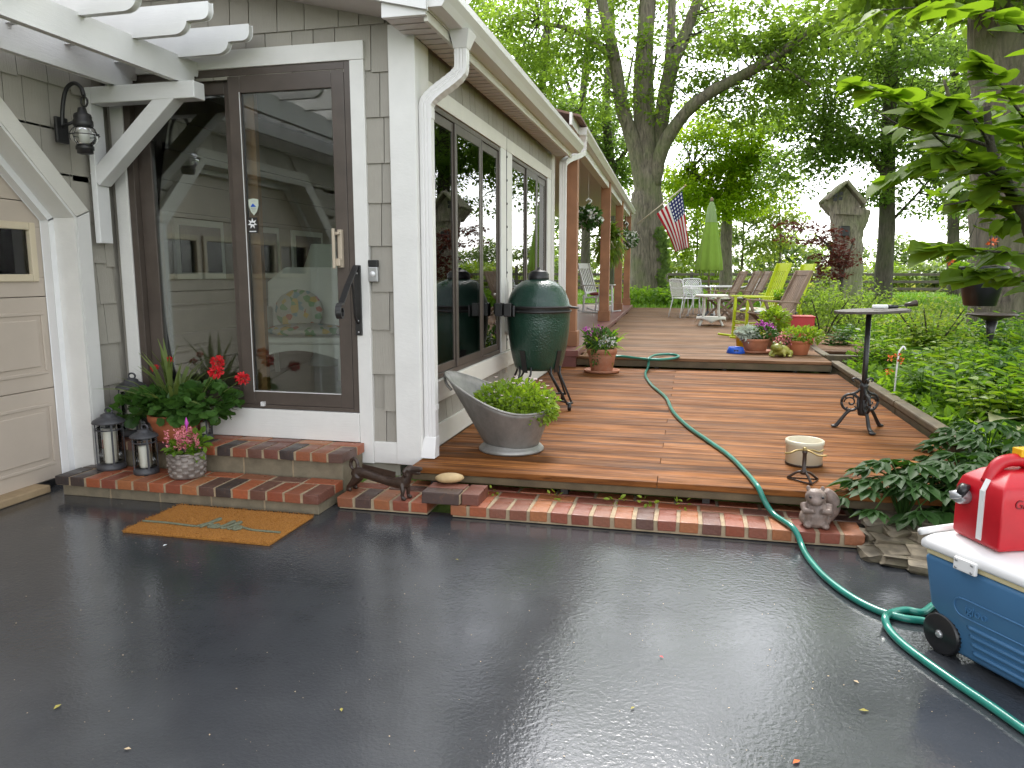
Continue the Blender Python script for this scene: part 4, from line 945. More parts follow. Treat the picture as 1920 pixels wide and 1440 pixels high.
for k in (-1, 1):
    m.tube([W_(.425, .19, k*.022), W_(.415, .17, k*.032), W_(.418, .14, k*.03)], [.010, .013, .007], 8)
    m.tube([W_(.39, .09, k*.02), W_(.40, .05, k*.027), W_(.395, .018, k*.028)], [.02, .014, .011], 8); m.tube([W_(.392, .009, k*.028), W_(.42, .007, k*.028)], [.012, .010], 8)
    m.tube([W_(.07, .10, k*.018), W_(.04, .06, k*.026), W_(.0, .02, k*.028)], [.028, .02, .012], 8); m.tube([W_(-.01, .009, k*.028), W_(.025, .008, k*.028)], [.011, .011], 8)
m.tube([W_(.03 + .026*math.cos(t), .158 + .034*math.sin(t)) for t in np.linspace(-1.4, 4.6, 18)], [.012]*14 + [.011, .01, .009, .008], 8)
fused(m, 'body', M['rust_iron'], dg_, .0045, 3)
m = MB(); m.bar(W_(.09, .145), W_(.33, .128), .004, .045); m.build('scraper_blade', M['rust_iron'], dg_, bevel=.001)

# ================================================================== painted rock on the brick pedestal
rk_ = PZ(846, 902, .145); o = MB().blob((0, 0, .028), (.085, .05, .029), 18, 10, .03).build('river_stone', M['stone']); o.location = (rk_.x, rk_.y - .03, .1445); o.rotation_euler.z = .35
tag(o, 'smooth tan stone lying on the loose bricks at the deck corner', 'stone')

# ================================================================== squirrel statue
sx_, sy_, sz_ = .655, 3.955, .0725
sq = thing('squirrel_statue', 'grey-pink stone squirrel figure standing on the brick border', 'statue', (sx_, sy_, sz_)); m = MB(); V = lambda x, y, z: (sx_ + x, sy_ + y, sz_ + z)
m.lathe([(.05, .0), (.062, .02), (.064, .06), (.056, .10), (.045, .13)], 16, V(0, 0, 0)); m.blob(V(-.008, -.028, .157), (.052, .048, .043), 14, 9); m.blob(V(-.012, -.06, .143), (.03, .028, .024), 12, 8)
for k in (-1, 1):
    m.blob(V(-.008 + k*.034, -.01, .196), (.012, .010, .014), 8, 6); m.tube([V(k*.058, -.01, .11), V(k*.058, -.045, .085), V(k*.018, -.068, .095)], [.022, .017, .013], 10); m.blob(V(k*.042, -.05, .014), (.022, .03, .016), 10, 6); m.blob(V(k*.055, .0, .04), (.024, .035, .038), 10, 7)
m.tube(smooth_path([V(.05, .04, .02), V(.085, .06, .07), V(.085, .055, .12), V(.05, .04, .175)], 5), [.03, .033, .036, .038, .04, .041, .042, .042, .041, .04, .038, .036, .033, .029, .024, .018], 12)
fused(m, 'body', M['squirrel'], sq, .004, 1)
m = MB()
for k in (-1, 1): m.blob(V(-.01 + k*.03, -.071, .166), .0065, 8, 6)
m.build('eyes', M['black'], sq)

# ================================================================== crock and brass sprinkler
ck = PZ(1510, 876, .2015); cx_, cy2 = ck.x, ck.y + .08
cr = thing('stoneware_crock', 'cream stoneware crock standing on the wet deck', 'crock', (cx_, cy2, .2015)); MB().lathe([(.098, 0), (.105, .006), (.107, .12), (.112, .128), (.112, .148), (.106, .152), (.098, .150), (.096, .02)], 32, (cx_, cy2, .2015)).build('body', M['cream'], cr); MB().lathe([(.1055, 0), (.108, .004), (.108, .012), (.1068, .014)], 32, (cx_, cy2, .2015), cap=False).build('foot_ring', M['rust_iron'], cr)
p0 = PZ(1506, 902, .2015); px_, py_ = p0.x, p0.y + .0; spn = thing('lawn_sprinkler', 'three-armed brass lawn sprinkler on a black iron foot at the deck edge', 'sprinkler', (px_, py_, .2015)); V = lambda x, y, z: (px_ + x, py_ + y, .2015 + z)
m = MB()
for t in (2.75, .35, -1.2): m.tube(smooth_path([V(0, 0, .052), V(.035*math.cos(t), .035*math.sin(t), .046), V(.085*math.cos(t), .085*math.sin(t), .008)], 4), .0075, 6)
m.tube([V(.088*math.cos(t), .088*math.sin(t), .006) for t in (2.75, .35, -1.2, 2.75)], .005, 6); m.lathe([(.018, .04), (.018, .06), (.011, .065), (.011, .155), (.014, .16), (.014, .175)], 12, V(0, 0, 0)); m.build('foot', M['rust_iron'], spn)
m = MB(); m.lathe([(.011, .170), (.013, .175), (.012, .19), (.004, .193)], 12, V(0, 0, 0))
for t in (3.35, .25, -.9):
    c, s2 = math.cos(t), math.sin(t); m.tube(smooth_path([V(0, 0, .178), V(.045*c, .045*s2, .175), V(.085*c - .012*s2, .085*s2 + .012*c, .163), V(.12*c - .035*s2, .12*s2 + .035*c, .168)], 5), .0055, 7)
m.build('arms', M['brass'], spn)

# ================================================================== garden hose
hp = [PZ(1130, 668, .348), PZ(1165, 668, .345), PZ(1200, 672, .345), PZ(1238, 674, .345), PZ(1266, 671, .345), PZ(1272, 667, .347), PZ(1255, 664, .349), PZ(1228, 666, .36), PZ(1215, 673, .352), Vector((-.47, 9.16, .30)), Vector((-.47, 9.05, .235))]
hp += [PZ(x, y, .216) for x, y in ((1210, 703), (1222, 722), (1248, 745), (1262, 772), (1290, 800), (1330, 828), (1368, 855), (1398, 885))] + [Vector((.375, 4.15, .218)), Vector((.39, 4.085, .205)), PZ(1436, 944, .135), PZ(1452, 965, .092), Vector((.53, 3.86, .0885)), Vector((.556, 3.818, .06)), Vector((.572, 3.765, .022))]
hp += [PZ(x, y, .0155) for x, y in ((1515, 1045), (1545, 1080), (1590, 1115), (1640, 1142), (1690, 1158), (1730, 1164), (1775, 1172))] + [Vector((1.10, 3.10, .0155)), Vector((1.12, 3.22, .0155)), Vector((1.02, 3.22, .0155))]
hp += [PZ(x, y, .0155) for x, y in ((1730, 1148), (1700, 1144), (1672, 1149))] + [PZ(1660, 1158, .036), PZ(1666, 1178, .018)] + [PZ(x, y, .0155) for x, y in ((1688, 1203), (1730, 1236), (1790, 1278), (1860, 1325), (1930, 1374), (2040, 1440))]
o = MB().tube(smooth_path(hp, 6), .0145, 10).build('garden_hose', M['hose']); tag(o, 'green garden hose winding from the deck down onto the driveway', 'hose')

# ================================================================== cooler and petrol can
ua = Vector((.525, -.851, 0)); na = Vector((-.851, -.525, 0)); A0 = Vector((.868, 2.85, 0)); LEN, WID = .86, .40
co = thing('wheeled_cooler', 'large blue wheeled cooler box with white lid at the right edge', 'cooler', tuple(A0 + ua*LEN/2 - na*WID/2)); cw = lambda u, v, z: A0 + ua*u - na*v + UP*z      # u along the long side, v away from the camera side
def shell(rings, name, mat, par, bev=.018, seg=3):
    m = MB(); v = []; k = len(rings)
    for (z, i0, i1, o0, o1) in rings: v += [cw(i0, o0, z), cw(LEN - i1, o0, z), cw(LEN - i1, WID - o1, z), cw(i0, WID - o1, z)]
    f = [(0, 3, 2, 1), tuple(range(4*k-4, 4*k))] + [(4*i+j, 4*i+(j+1) % 4, 4*i+4+(j+1) % 4, 4*i+4+j) for i in range(k-1) for j in range(4)]
    o = m.add(v, f, True).build(name, mat, par, bevel=bev); o.modifiers['bevel'].segments = seg; o.modifiers['bevel'].angle_limit = R(25); return o
bd = shell([(.022, .10, .03, .03, .03), (.10, .085, .02, .022, .02), (.17, .0, .0, .008, .01), (.355, -.02, -.02, -.015, -.01)], 'body', M['ltblue'], co)
shell([(.3555, -.012, -.012, -.008, -.004), (.376, -.013, -.013, -.009, -.005)], 'band', M['band'], co, .004)
lid = shell([(.3765, -.03, -.03, -.026, -.02), (.41, -.03, -.03, -.026, -.02), (.425, -.01, -.01, .0, .0), (.437, .02, .02, .05, .05)], 'lid', M['lidw'], co, .012)
m = MB(); m.tube([cw(-.035, -.02, .428), cw(-.035, .42, .428)], .013, 12); m.build('lid_grip', M['lidw'], lid)
for k in range(3):
    m = MB(); m.tube([cw(.14 + .02*k*0, -.0, .0), cw(.15, 0, 0)], .001, 4); break
fv = lambda z: .03 - .0 if z < .03 else (.03 + (.022-.03)*(z-.022)/.078 if z < .10 else (.022 + (.008-.022)*(z-.10)/.07 if z < .17 else .008 + (-.015-.008)*(z-.17)/.185))
rr_ = [(.135 + .045*(1-math.cos(t))*0 + -.03*math.sin(t), .205 + .034*math.cos(t)) for t in np.linspace(0, math.pi, 9)]
loop = [(.14 - .033*math.sin(t), .213 + .033*math.cos(t)) for t in np.linspace(0, math.pi, 10)] + [(LEN - .12, .18)] + [(LEN - .12 + .033*math.sin(t), .213 - .033*math.cos(t)) for t in np.linspace(0, math.pi, 10)] + [(.14, .246)]
MB().tube([cw(u, fv(z) - .001, z) for u, z in loop], .0032, 6, closed=True).build('raised_loop', M['ltblue'], bd)
for k in range(4):
    z = .150 - .030*k; m = MB(); m.tube([cw(.16 + .006*k, fv(z) + .004, z), cw(.17 + .006*k, fv(z) - .001, z), cw(LEN - .14, fv(z) - .001, z), cw(LEN - .13, fv(z) + .004, z)], .008, 8); m.build('moulded_rib', M['ltblue'], bd)
m = MB(); c = cw(.055, .035, .074); nn = na
m.tube([c + nn*.028, c + nn*.024, c - nn*.03, c - nn*.034], [.066, .073, .073, .066], 36); m.build('wheel', M['black'], co)
whl = co.children[-1]; m = MB(); m.tube([c + nn*.0285, c + nn*.036], [.016, .010], 16); m.build('hub', M['silver'], whl)
m = MB()
for k in range(30):
    t = 2*math.pi*k/30; e1 = ua*math.cos(t) + UP*math.sin(t); m.bar(c + e1*.073 + nn*.02, c + e1*.073 - nn*.028, .007, .006, e1)
m.build('tread', M['black'], whl)
m = MB(); m.tube([cw(LEN - .08, .02, .012), cw(LEN - .08, .38, .012)], .012, 8); m.build('rear_foot', M['black'], co)
m = MB(); z = .368
m.add([cw(u, v, zz) for (u, v, zz) in ((.12, -.022, .352), (.205, -.022, .352), (.205, -.036, .352), (.12, -.036, .352), (.12, -.022, .396), (.205, -.022, .396), (.205, -.036, .396), (.12, -.036, .396))], [(0,1,2,3),(4,7,6,5),(0,4,5,1),(1,5,6,2),(2,6,7,3),(3,7,4,0)]); m.build('hinge', M['lidw'], co, bevel=.004)
m = MB()
for u, zz in ((.133, .361), (.192, .361), (.133, .387), (.192, .387)): m.tube([cw(u, -.036, zz), cw(u, -.0385, zz)], .005, 8)
m.build('hinge_screws', M['silver'], co)
def lettering(txt, size, origin, ex, ez, mat, parent, depth=.003, name='lettering'):
    cu = bpy.data.curves.new(name, 'FONT'); cu.body = txt; cu.size = size; cu.extrude = depth; cu.align_x = 'LEFT'
    t = bpy.data.objects.new(name, cu); COL.objects.link(t); bpy.context.view_layer.update()
    me = bpy.data.meshes.new_from_object(t.evaluated_get(bpy.context.evaluated_depsgraph_get())); bpy.data.objects.remove(t)
    ex, ez = Vector(ex).normalized(), Vector(ez).normalized(); nz = ex.cross(ez); X_ = Matrix((ex, ez, nz)).transposed().to_4x4(); X_.translation = Vector(origin); me.transform(X_); me.materials.clear()
    return link(name, me, mat, parent)
lettering('igloo', .043, cw(.15, fv(.213) - .001, .200), ua, UP, M['ltblue'], bd, .003)
# petrol can on the lid
u2 = Vector((.93, .367, 0)); v2 = Vector((-.367, .93, 0)); C0 = Vector((1.005, 2.655, .4385))
cn = thing('petrol_can', 'red plastic petrol can with white level strip and yellow cap on the cooler', 'petrol can', tuple(C0 + u2*.15 + v2*.1)); cp = lambda u, v, z: C0 + u2*u + v2*v + UP*z
m = MB(); v = []; rings = [(.0, .012), (.012, .0), (.175, .0), (.215, .012), (.245, .05), (.256, .075)]
for (z, i) in rings: v += [cp(i, i*.8, z), cp(.30 - i, i*.8, z), cp(.30 - i, .21 - i*.8, z), cp(i, .21 - i*.8, z)]
k = len(rings); m.add(v, [(0,3,2,1), tuple(range(4*k-4, 4*k))] + [(4*i+j, 4*i+(j+1) % 4, 4*i+4+(j+1) % 4, 4*i+4+j) for i in range(k-1) for j in range(4)], True)
cb = m.build('body', M['can'], cn, bevel=.02); cb.modifiers['bevel'].segments = 4; cb.modifiers['bevel'].angle_limit = R(20)
m = MB(); m.tube(smooth_path([cp(.03, .105, .21), cp(.055, .105, .262), (cp(.09, .105, .283)), cp(.15, .105, .283), cp(.19, .105, .26), cp(.23, .105, .225)], 5), .022, 12); m.build('handle', M['can'], cn)
m = MB(); m.tube([cp(.26, .105, .22), cp(.26, .105, .292)], .032, 18); m.build('neck', M['black'], cn)
m = MB(); m.tube([cp(.26, .105, .293), cp(.26, .105, .325)], .04, 18); m.bar(cp(.13, .105, .312), cp(.26, .105, .312), .042, .028, UP); m.build('cap', M['yellow'], cn, bevel=.003)
m = MB(); m.bar(cp(-.0015, .085, .02), cp(-.0015, .085, .19), .022, .004, u2); m.bar(cp(-.001, .085, .19), cp(.016, .085, .228), .02, .003, Vector((0, 0, 1))); m.build('level_strip', M['lidw'], cn)
m = MB(); m.tube([cp(.01, .155, .15), cp(-.02, .165, .148), cp(-.032, .165, .148)], [.026, .028, .022], 12); m.tube([cp(-.01, .145, .16), cp(-.05, .175, .15)], [.02, .014], 8); m.build('vent_cap', M['silver'], cn); m = MB(); m.tube([cp(-.012, .15, .168), cp(-.03, .16, .180)], [.028, .02], 10); m.build('vent_ring', M['black'], cn)
lettering('GASOLINE', .042, cp(.045, -.001, .150), u2, UP, M['can_text'], cb, .002)

# ================================================================== kamado grill
ex_, ey_ = -1.27, 6.36
eg = thing('kamado_grill', 'dark green ceramic kamado grill on a black wheeled stand by the windows', 'grill', (ex_, ey_, .2)); E = (ex_, ey_, 0)
MB().lathe([(.12, .52), (.185, .525), (.205, .55), (.225, .62), (.245, .72), (.262, .84), (.270, .95), (.272, 1.0), (.276, 1.012), (.276, 1.03), (.268, 1.034)], 48, E).build('base', M['egg'], eg)
MB().lathe([(.268, 1.052), (.276, 1.056), (.276, 1.072), (.266, 1.085), (.258, 1.12), (.235, 1.18), (.20, 1.23), (.15, 1.27), (.10, 1.288), (.085, 1.292)], 48, E).build('dome', M['egg'], eg)
MB().lathe([(.085, 1.285), (.09, 1.295), (.088, 1.34), (.078, 1.345), (.078, 1.352), (.06, 1.362), (.03, 1.372), (.014, 1.376), (.012, 1.392), (.004, 1.394)], 24, E).build('chimney_cap', M['iron'], eg)
m = MB(); m.lathe([(.277, 1.014), (.284, 1.016), (.284, 1.034), (.277, 1.036)], 40, E, cap=False); m.lathe([(.277, 1.052), (.284, 1.054), (.284, 1.072), (.277, 1.074)], 40, E, cap=False); m.lathe([(.268, 1.034), (.27, 1.052)], 40, E, cap=False); m.build('steel_bands', M['iron'], eg)
m = MB()
for dx in (-.30, -.21):
    m.box(ex_ + dx - .035, ex_ + dx + .03, ey_ - .21 - (.0 if dx < -.25 else .05), ey_ - .12, .985, 1.095)
m.tube([(ex_ - .33, ey_ - .19, 1.0), (ex_ - .33, ey_ - .19, 1.09)], .018, 8); m.tube([(ex_ - .16, ey_ - .25, .985), (ex_ - .16, ey_ - .25, 1.08)], .014, 8); m.build('hinge', M['iron'], eg, bevel=.006)
m = MB(); m.bar((ex_ + .26, ey_ - .03, 1.063), (ex_ + .35, ey_ - .05, 1.055), .05, .018); m.build('handle', M['iron'], eg, bevel=.005)
m = MB()
for k, t in enumerate((-.55, -1.95, 1.1, 2.6)):
    c, s2 = math.cos(t), math.sin(t); P_ = lambda r_, z, o=0: (ex_ + r_*c - o*s2, ey_ + r_*s2 + o*c, z)
    m.tube([P_(.20, .56, -.06), P_(.20, .50, -.055), P_(.36, .26, -.03)], .009, 8); m.tube([P_(.20, .56, .06), P_(.20, .50, .055), P_(.36, .26, .03)], .009, 8); m.tube([P_(.36, .262, -.035), P_(.36, .262, .035)], .011, 8); m.bar(P_(.245, .70), P_(.203, .51), .05, .006, (c, s2, 0)); m.tube([P_(.36, .262), P_(.02, .30)], .009, 6)
m.build('stand', M['iron'], eg)
for k, t in enumerate((-.55, -1.95, 1.1, 2.6)):
    c = Vector((ex_ + .36*math.cos(t), ey_ + .36*math.sin(t), .232)); m = MB(); m.tube([c + Vector((-.012, 0, 0)), c + Vector((.012, 0, 0))], .031, 16); m.tube([c + UP*.02, c + UP*.035], .012, 8); m.build('castor', M['black'], eg)

# ================================================================== galvanised scuttle planter
bx_, by_ = -1.115, 4.70; bz_ = .2015
sc = thing('scuttle_planter', 'galvanised helmet-shaped coal scuttle planted with small leafy flowers', 'planter', (bx_, by_, bz_))
NT = 56; rows_ = []; 
def scut(t, s_):                                          # t round the rim (0 = right), s up the wall
    l = .5*(1 - math.cos(t)); lp = l**2.6; r0 = .178 + .0*l; rt = .268 + .175*lp; zt_ = .262 - .035*math.sin(t)*0 + .235*lp + .02*(1-l)**3
    ell = 1 - .16*abs(math.sin(t))**2*1.0; r_ = r0 + (rt - r0)*s_; return Vector((bx_ + r_*math.cos(t), by_ + r_*math.sin(t)*(1 - .25*lp), bz_ + .035 + (zt_ - .035)*s_))
v = []; f = []
for i in range(9):
    for k in range(NT): v.append(scut(2*math.pi*k/NT, i/8))
for i in range(8):
    for k in range(NT): f.append((i*NT+k, i*NT+(k+1) % NT, (i+1)*NT+(k+1) % NT, (i+1)*NT+k))
o = MB().add(v, f + [tuple(range(NT-1, -1, -1))], True).build('body', M['galv'], sc); sl = o.modifiers.new('wall', 'SOLIDIFY'); sl.thickness = .006; sl.offset = -1
MB().tube([scut(2*math.pi*k/NT, 1.0) for k in range(NT)], .0075, 8, closed=True).build('rolled_rim', M['galv'], sc)
MB().lathe([(.195, 0), (.212, .003), (.214, .014), (.20, .030), (.180, .038), (.178, .05)], 40, (bx_, by_, bz_)).build('foot_ring', M['galv'], sc)
MB().tube(smooth_path([(bx_ - .43, by_, bz_ + .49), (bx_ - .455, by_ - .0, bz_ + .47), (bx_ - .435, by_ - .02, bz_ + .42), (bx_ - .40, by_ - .02, bz_ + .38)], 4), .009, 8).build('tip_handle', M['galv'], sc)
m = MB(); m.lathe([(.22, .20), (.12, .22), (.01, .225)], 24, (bx_, by_, bz_), cap=False); m.build('soil', M['soil'], sc)
m = MB(); clumps(m, T_OVAL, (bx_ + .03, by_, bz_ + .30), (.275, .22, .155), 1900, .034, .6, .3); clumps(m, T_OVAL, (bx_ + .19, by_ - .03, bz_ + .27), (.12, .14, .08), 350, .032); clumps(m, T_OVAL, (bx_ - .12, by_, bz_ + .31), (.12, .15, .12), 380, .032); m.build('foliage', M['lf_lime'], sc)
m = MB()
for k in range(26):
    t = rng.random()*6.28; r_ = rng.random()**.5; c = Vector((bx_ + .03 + .26*r_*math.cos(t), by_ + .2*r_*math.sin(t), bz_ + .30 + .14*(1 - r_*r_)**.5 + random.uniform(.0, .05)))
    m.leaves(T_DIA, np.tile(np.array(c), (5, 1)), np.stack([np.cos(np.arange(5)*1.257), np.sin(np.arange(5)*1.257), np.full(5, .5)], 1), np.tile([0, 0, 1.], (5, 1)), .017)
m.build('flowers', paint('pale_pink_petal', (.72, .55, .55), .6, .1), sc)
# ================================================================== TREES
def limb(m, pts, r0, r1, n=9, knot=.06, seg=5):
    P_ = smooth_path(pts, seg); k = len(P_); rr = [r0 + (r1 - r0)*i/(k-1) for i in range(k)]; rr = [r_*(1 + random.uniform(-knot, knot)) for r_ in rr]
    m.tube(P_, rr, n); return P_
def crown(m, tw, cl, size, tm=T_DIA, anchors=None, sub=(.75, .75, .34), nl=90):
    for (c, r_, ns) in cl:
        C, _ = in_ell(ns, c, r_, .15)
        for p in C:
            q = .7 + .6*rng.random(); P_, d = in_ell(nl, p, np.array(sub)*q, .2); D = d*np.array([1, 1, .3]) + rdir(nl)*.6; D[:, 2] -= .25
            m.leaves(tm, P_, D, np.array([0, 0, 1.]) + rdir(nl)*.55, size*(.65 + .7*rng.random(nl)))
            if tw is not None and anchors is not None and rng.random() < .55:
                pv = Vector(p); a = min(anchors, key=lambda x: (x - pv).length + random.uniform(0, 1.5)); mid = a.lerp(pv, .5) + Vector((random.uniform(-.3, .3), random.uniform(-.3, .3), random.uniform(-.1, .35)))
                tw.tube([a, mid, pv], [.035, .02, .008], 4, cap=False)
def tree(name, label, trunks, cl, lm, bm_, size, group=None, sub=(.75, .75, .34), nl=90, cat='tree', base=None, tm=T_DIA, twig=True):
    b = base or trunks[0][0][0]; t = thing(name, label, cat, tuple(b), group); m = MB(); an = []
    for (pts, r0, r1) in trunks: an += limb(m, pts, r0, r1)[3:]
    m.build('trunk', M[bm_], t)
    lf = MB(); tw = MB() if twig else None; crown(lf, tw, cl, size, tm, an, sub, nl); lf.build('crown', M[lm], t)
    if tw is not None and tw.V: tw.build('twigs', M['twig'], t)
    return t
Q = PY
Yt = 28.0; base = Q(1225, 566, Yt); base.z = hgt(base.x, Yt) - .05
tree('maple_tree', 'massive grey maple with forked trunk rising behind the deck', [
    ([base, base + Vector((0, 0, .35)), Q(1221, 500, Yt), Q(1217, 420, Yt), Q(1214, 350, Yt), Q(1210, 290, Yt)], .66, .44),
    ([Q(1213, 320, Yt), Q(1207, 220, Yt), Q(1206, 140, Yt), Q(1210, 60, Yt), Q(1218, -60, Yt), Q(1225, -160, Yt)], .44, .22),
    ([Q(1222, 320, Yt+.2), Q(1240, 220, Yt+.3), Q(1258, 130, Yt+.5), Q(1290, 50, Yt+.8), Q(1330, -60, Yt+1)], .34, .16),
    ([Q(1250, 160, Yt+.4), Q(1257, 70, Yt+.2), Q(1262, -50, Yt)], .2, .12),
    ([Q(1208, 380, Yt-.2), Q(1192, 285, Yt-.3), Q(1166, 200, Yt-.5), Q(1153, 115, Yt-.7), Q(1132, 20, Yt-1), Q(1112, -80, Yt-1)], .30, .15),
    ([Q(1226, 345, Yt-.1), Q(1243, 275, Yt-.45), Q(1285, 212, Yt-.8), Q(1330, 175, Yt-1.2), Q(1385, 145, Yt-1.5), Q(1430, 120, Yt-2), Q(1500, 75, Yt-2), Q(1570, 20, Yt-2), Q(1640, -40, Yt-2)], .26, .10),
    ([Q(1420, 128, Yt-1.8), Q(1470, 130, Yt-2), Q(1520, 160, Yt-2.2)], .07, .03),
    ([Q(1150, 110, Yt-.7), Q(1080, 60, Yt-1.5), Q(1000, 40, Yt-2)], .12, .05), ([Q(1200, 360, Yt-.3), Q(1201, 420, Yt-.35), Q(1203, 520, Yt-.4), Vector((base.x - .35, Yt - .35, .2))], .3, .5),
    ], [(Q(1010, 70, 26), (3.2, 2, 1.6), 40), (Q(1110, 150, 27), (2, 2, 1.4), 22), (Q(1110, 20, 29), (3, 2, 1.3), 26), (Q(1310, 50, 30), (2.0, 2, 1.3), 22), (Q(1400, 60, 27), (2.4, 2, 1.2), 30), (Q(1500, 90, 26), (2.6, 2, 1.2), 36), (Q(1420, 190, 27), (1.9, 1.5, 1.1), 22), (Q(1330, 150, 28.5), (1.4, 1.2, 1.0), 14), (Q(1600, 20, 25), (2.4, 2, 1.0), 24), (Q(1215, 150, 27.5), (1.0, .8, 2.2), 8), (Q(1090, -190, 28), (2.6, 2, 2.2), 22), (Q(1390, -170, 28), (2.2, 2, 2.0), 18), (Q(1210, -330, 28), (2.4, 2, 1.6), 14)],  # highest clumps are out of view, added to break up the driveway glare
    'lf_maple', 'bark', .17, nl=95)
iv = MB(); 
for k in range(14):
    p = Q(1243 + random.uniform(-7, 8), 430 + k*9, Yt - .55); n_ = 26; P_, d = in_ell(n_, p, (.2, .1, .16), .2); iv.leaves(T_HEART, P_, np.array([0, -.3, -1.]) + rdir(n_)*.6, np.array([0, -1., .3]) + rdir(n_)*.3, .13)
o = iv.build('ivy', M['lf_dark'], kind='stuff'); tag(o, 'dark ivy climbing the right side of the big maple trunk', 'ivy')
tree('maple_tree', 'bright lime green maple behind the folded parasol', [([Vector((Q(1363, 500, 34).x, 34, .2)), Q(1362, 440, 34), Q(1366, 380, 34), Q(1372, 300, 34)], .30, .12), ([Q(1365, 400, 34), Q(1385, 350, 34), Q(1410, 300, 33.5)], .14, .05), ([Q(1364, 400, 34), Q(1330, 350, 33.6), Q(1290, 320, 33)], .13, .05)],
     [(Q(1350, 270, 33), (2.4, 1.8, 1.5), 62), (Q(1315, 350, 33), (1.9, 1.6, 1.0), 50), (Q(1400, 340, 34), (2.1, 1.8, 1.4), 62), (Q(1285, 235, 33), (1.3, 1.4, 1.1), 18), (Q(1430, 270, 33), (1.3, 1.4, 1.2), 22), (Q(1360, 390, 33), (1.9, 1.4, .6), 26)], 'lf_bright', 'bark', .15, nl=105, sub=(.7, .7, .26))
b2 = Vector((Q(1657, 550, 30).x, 30, .2)); Yb = 30
tree('maple_tree', 'slim dark trunked maple with a heavy canopy right of the carved stump', [([b2, Q(1657, 520, Yb), Q(1663, 430, Yb), Q(1664, 340, Yb), Q(1668, 200, Yb), Q(1674, 60, Yb), Q(1680, -80, Yb)], .34, .2), ([Q(1666, 420, Yb), Q(1700, 385, Yb), Q(1750, 330, Yb)], .07, .03), ([Q(1664, 330, Yb), Q(1600, 260, Yb), Q(1540, 220, Yb)], .13, .04), ([Q(1668, 250, Yb), Q(1730, 200, Yb), Q(1800, 170, Yb)], .13, .04)],
     [(Q(1560, 130, 29), (2.6, 2, 1.5), 42), (Q(1530, 235, 29), (2.0, 1.8, 1.2), 36), (Q(1600, 285, 30), (2.2, 1.8, .9), 36), (Q(1680, 200, 31), (2.3, 2, 1.8), 48), (Q(1750, 290, 29.5), (1.9, 1.8, 1.4), 36), (Q(1790, 375, 29.5), (1.5, 1.3, .55), 16), (Q(1700, 60, 29), (2.6, 2, 1.4), 40), (Q(1800, 120, 28), (2.4, 2, 2.0), 36), (Q(1490, 320, 30), (1.2, 1.2, 1.0), 14), (Q(1640, 370, 30), (1.6, 1, .4), 10)], 'lf_dark', 'bark_dark', .17, nl=92)
for k, (px, Y, cls, lab) in enumerate((
    (1142, 36, [(Q(1100, 290, 36), (2.4, 2, 1.4), 34), (Q(1150, 330, 37), (1.8, 1.6, 1.3), 30), (Q(1060, 210, 35), (2.4, 2, 1.4), 34), (Q(1170, 410, 38), (1.6, 1.4, 1.1), 16)], 'dark tree whose trunk shows between the porch posts'),
    (1020, 33, [(Q(960, 150, 32), (3.0, 2, 1.6), 46), (Q(900, 50, 30), (2.6, 2, 1.6), 34), (Q(1020, 250, 34), (2.2, 2, 1.2), 26)], 'leafy tree rising above the sunroom gutter'),
    (1098, 41, [(Q(1120, 240, 41), (3.0, 2, 2.2), 36), (Q(1180, 230, 41), (2.0, 2, 2.6), 26), (Q(1040, 120, 41), (4, 2, 2.4), 40)], 'distant tree above the porch roof, left of the big maple'))):
    bb = Vector((Q(px, 500, Y).x, Y, .2)); tree('shade_tree', lab, [([bb, Q(px, 450, Y), Q(px + 4, 330, Y), Q(px - 6, 200, Y), Q(px + 5, 60, Y), Q(px, -60, Y)], .30, .12), ([Q(px, 330, Y), Q(px + 60, 230, Y), Q(px + 90, 100, Y)], .12, .05), ([Q(px, 300, Y), Q(px - 60, 200, Y), Q(px - 100, 90, Y)], .12, .05)], cls, ('lf_dark', 'lf_maple', 'lf_dark')[k], 'bark_dark', .19, 'shade trees behind the house', nl=85)
tree('shade_tree', 'tall tree filling the upper right behind the big grey trunk', [([Vector((Q(1790, 540, 38).x, 38, .2)), Q(1788, 400, 38), Q(1792, 200, 38), Q(1780, 0, 38)], .3, .16)], [(Q(1760, 180, 38), (3.2, 2, 2.6), 50), (Q(1850, 260, 38), (2.6, 2, 2.6), 40), (Q(1880, 80, 36), (3, 2, 2.6), 40), (Q(1620, 60, 38), (3.4, 2, 2.4), 46), (Q(1480, 200, 38), (2.2, 2, 2.0), 26), (Q(1840, 400, 38), (2.2, 1.6, .8), 18)], 'lf_maple', 'bark_dark', .2, 'shade trees behind the house', nl=85)
for k, (x, y) in enumerate(((-9.5, 15.5), (-13, 19))): tree('tall_tree', ('tall tree close behind the house roof', 'tall tree further back behind the house roof')[k], [([Vector((x, y, 0)), Vector((x, y, 4.5)), Vector((x + .3, y, 9))], .3, .12)], [(Vector((x, y, 9.5)), (3.6, 3.4, 4.0), 80)], 'lf_dark', 'bark_dark', .28, 'tall trees behind the roof', nl=60, sub=(1.0, 1.0, .5))
Y3 = 13.6; b3 = Vector((Q(1884, 640, Y3).x, Y3, .05))
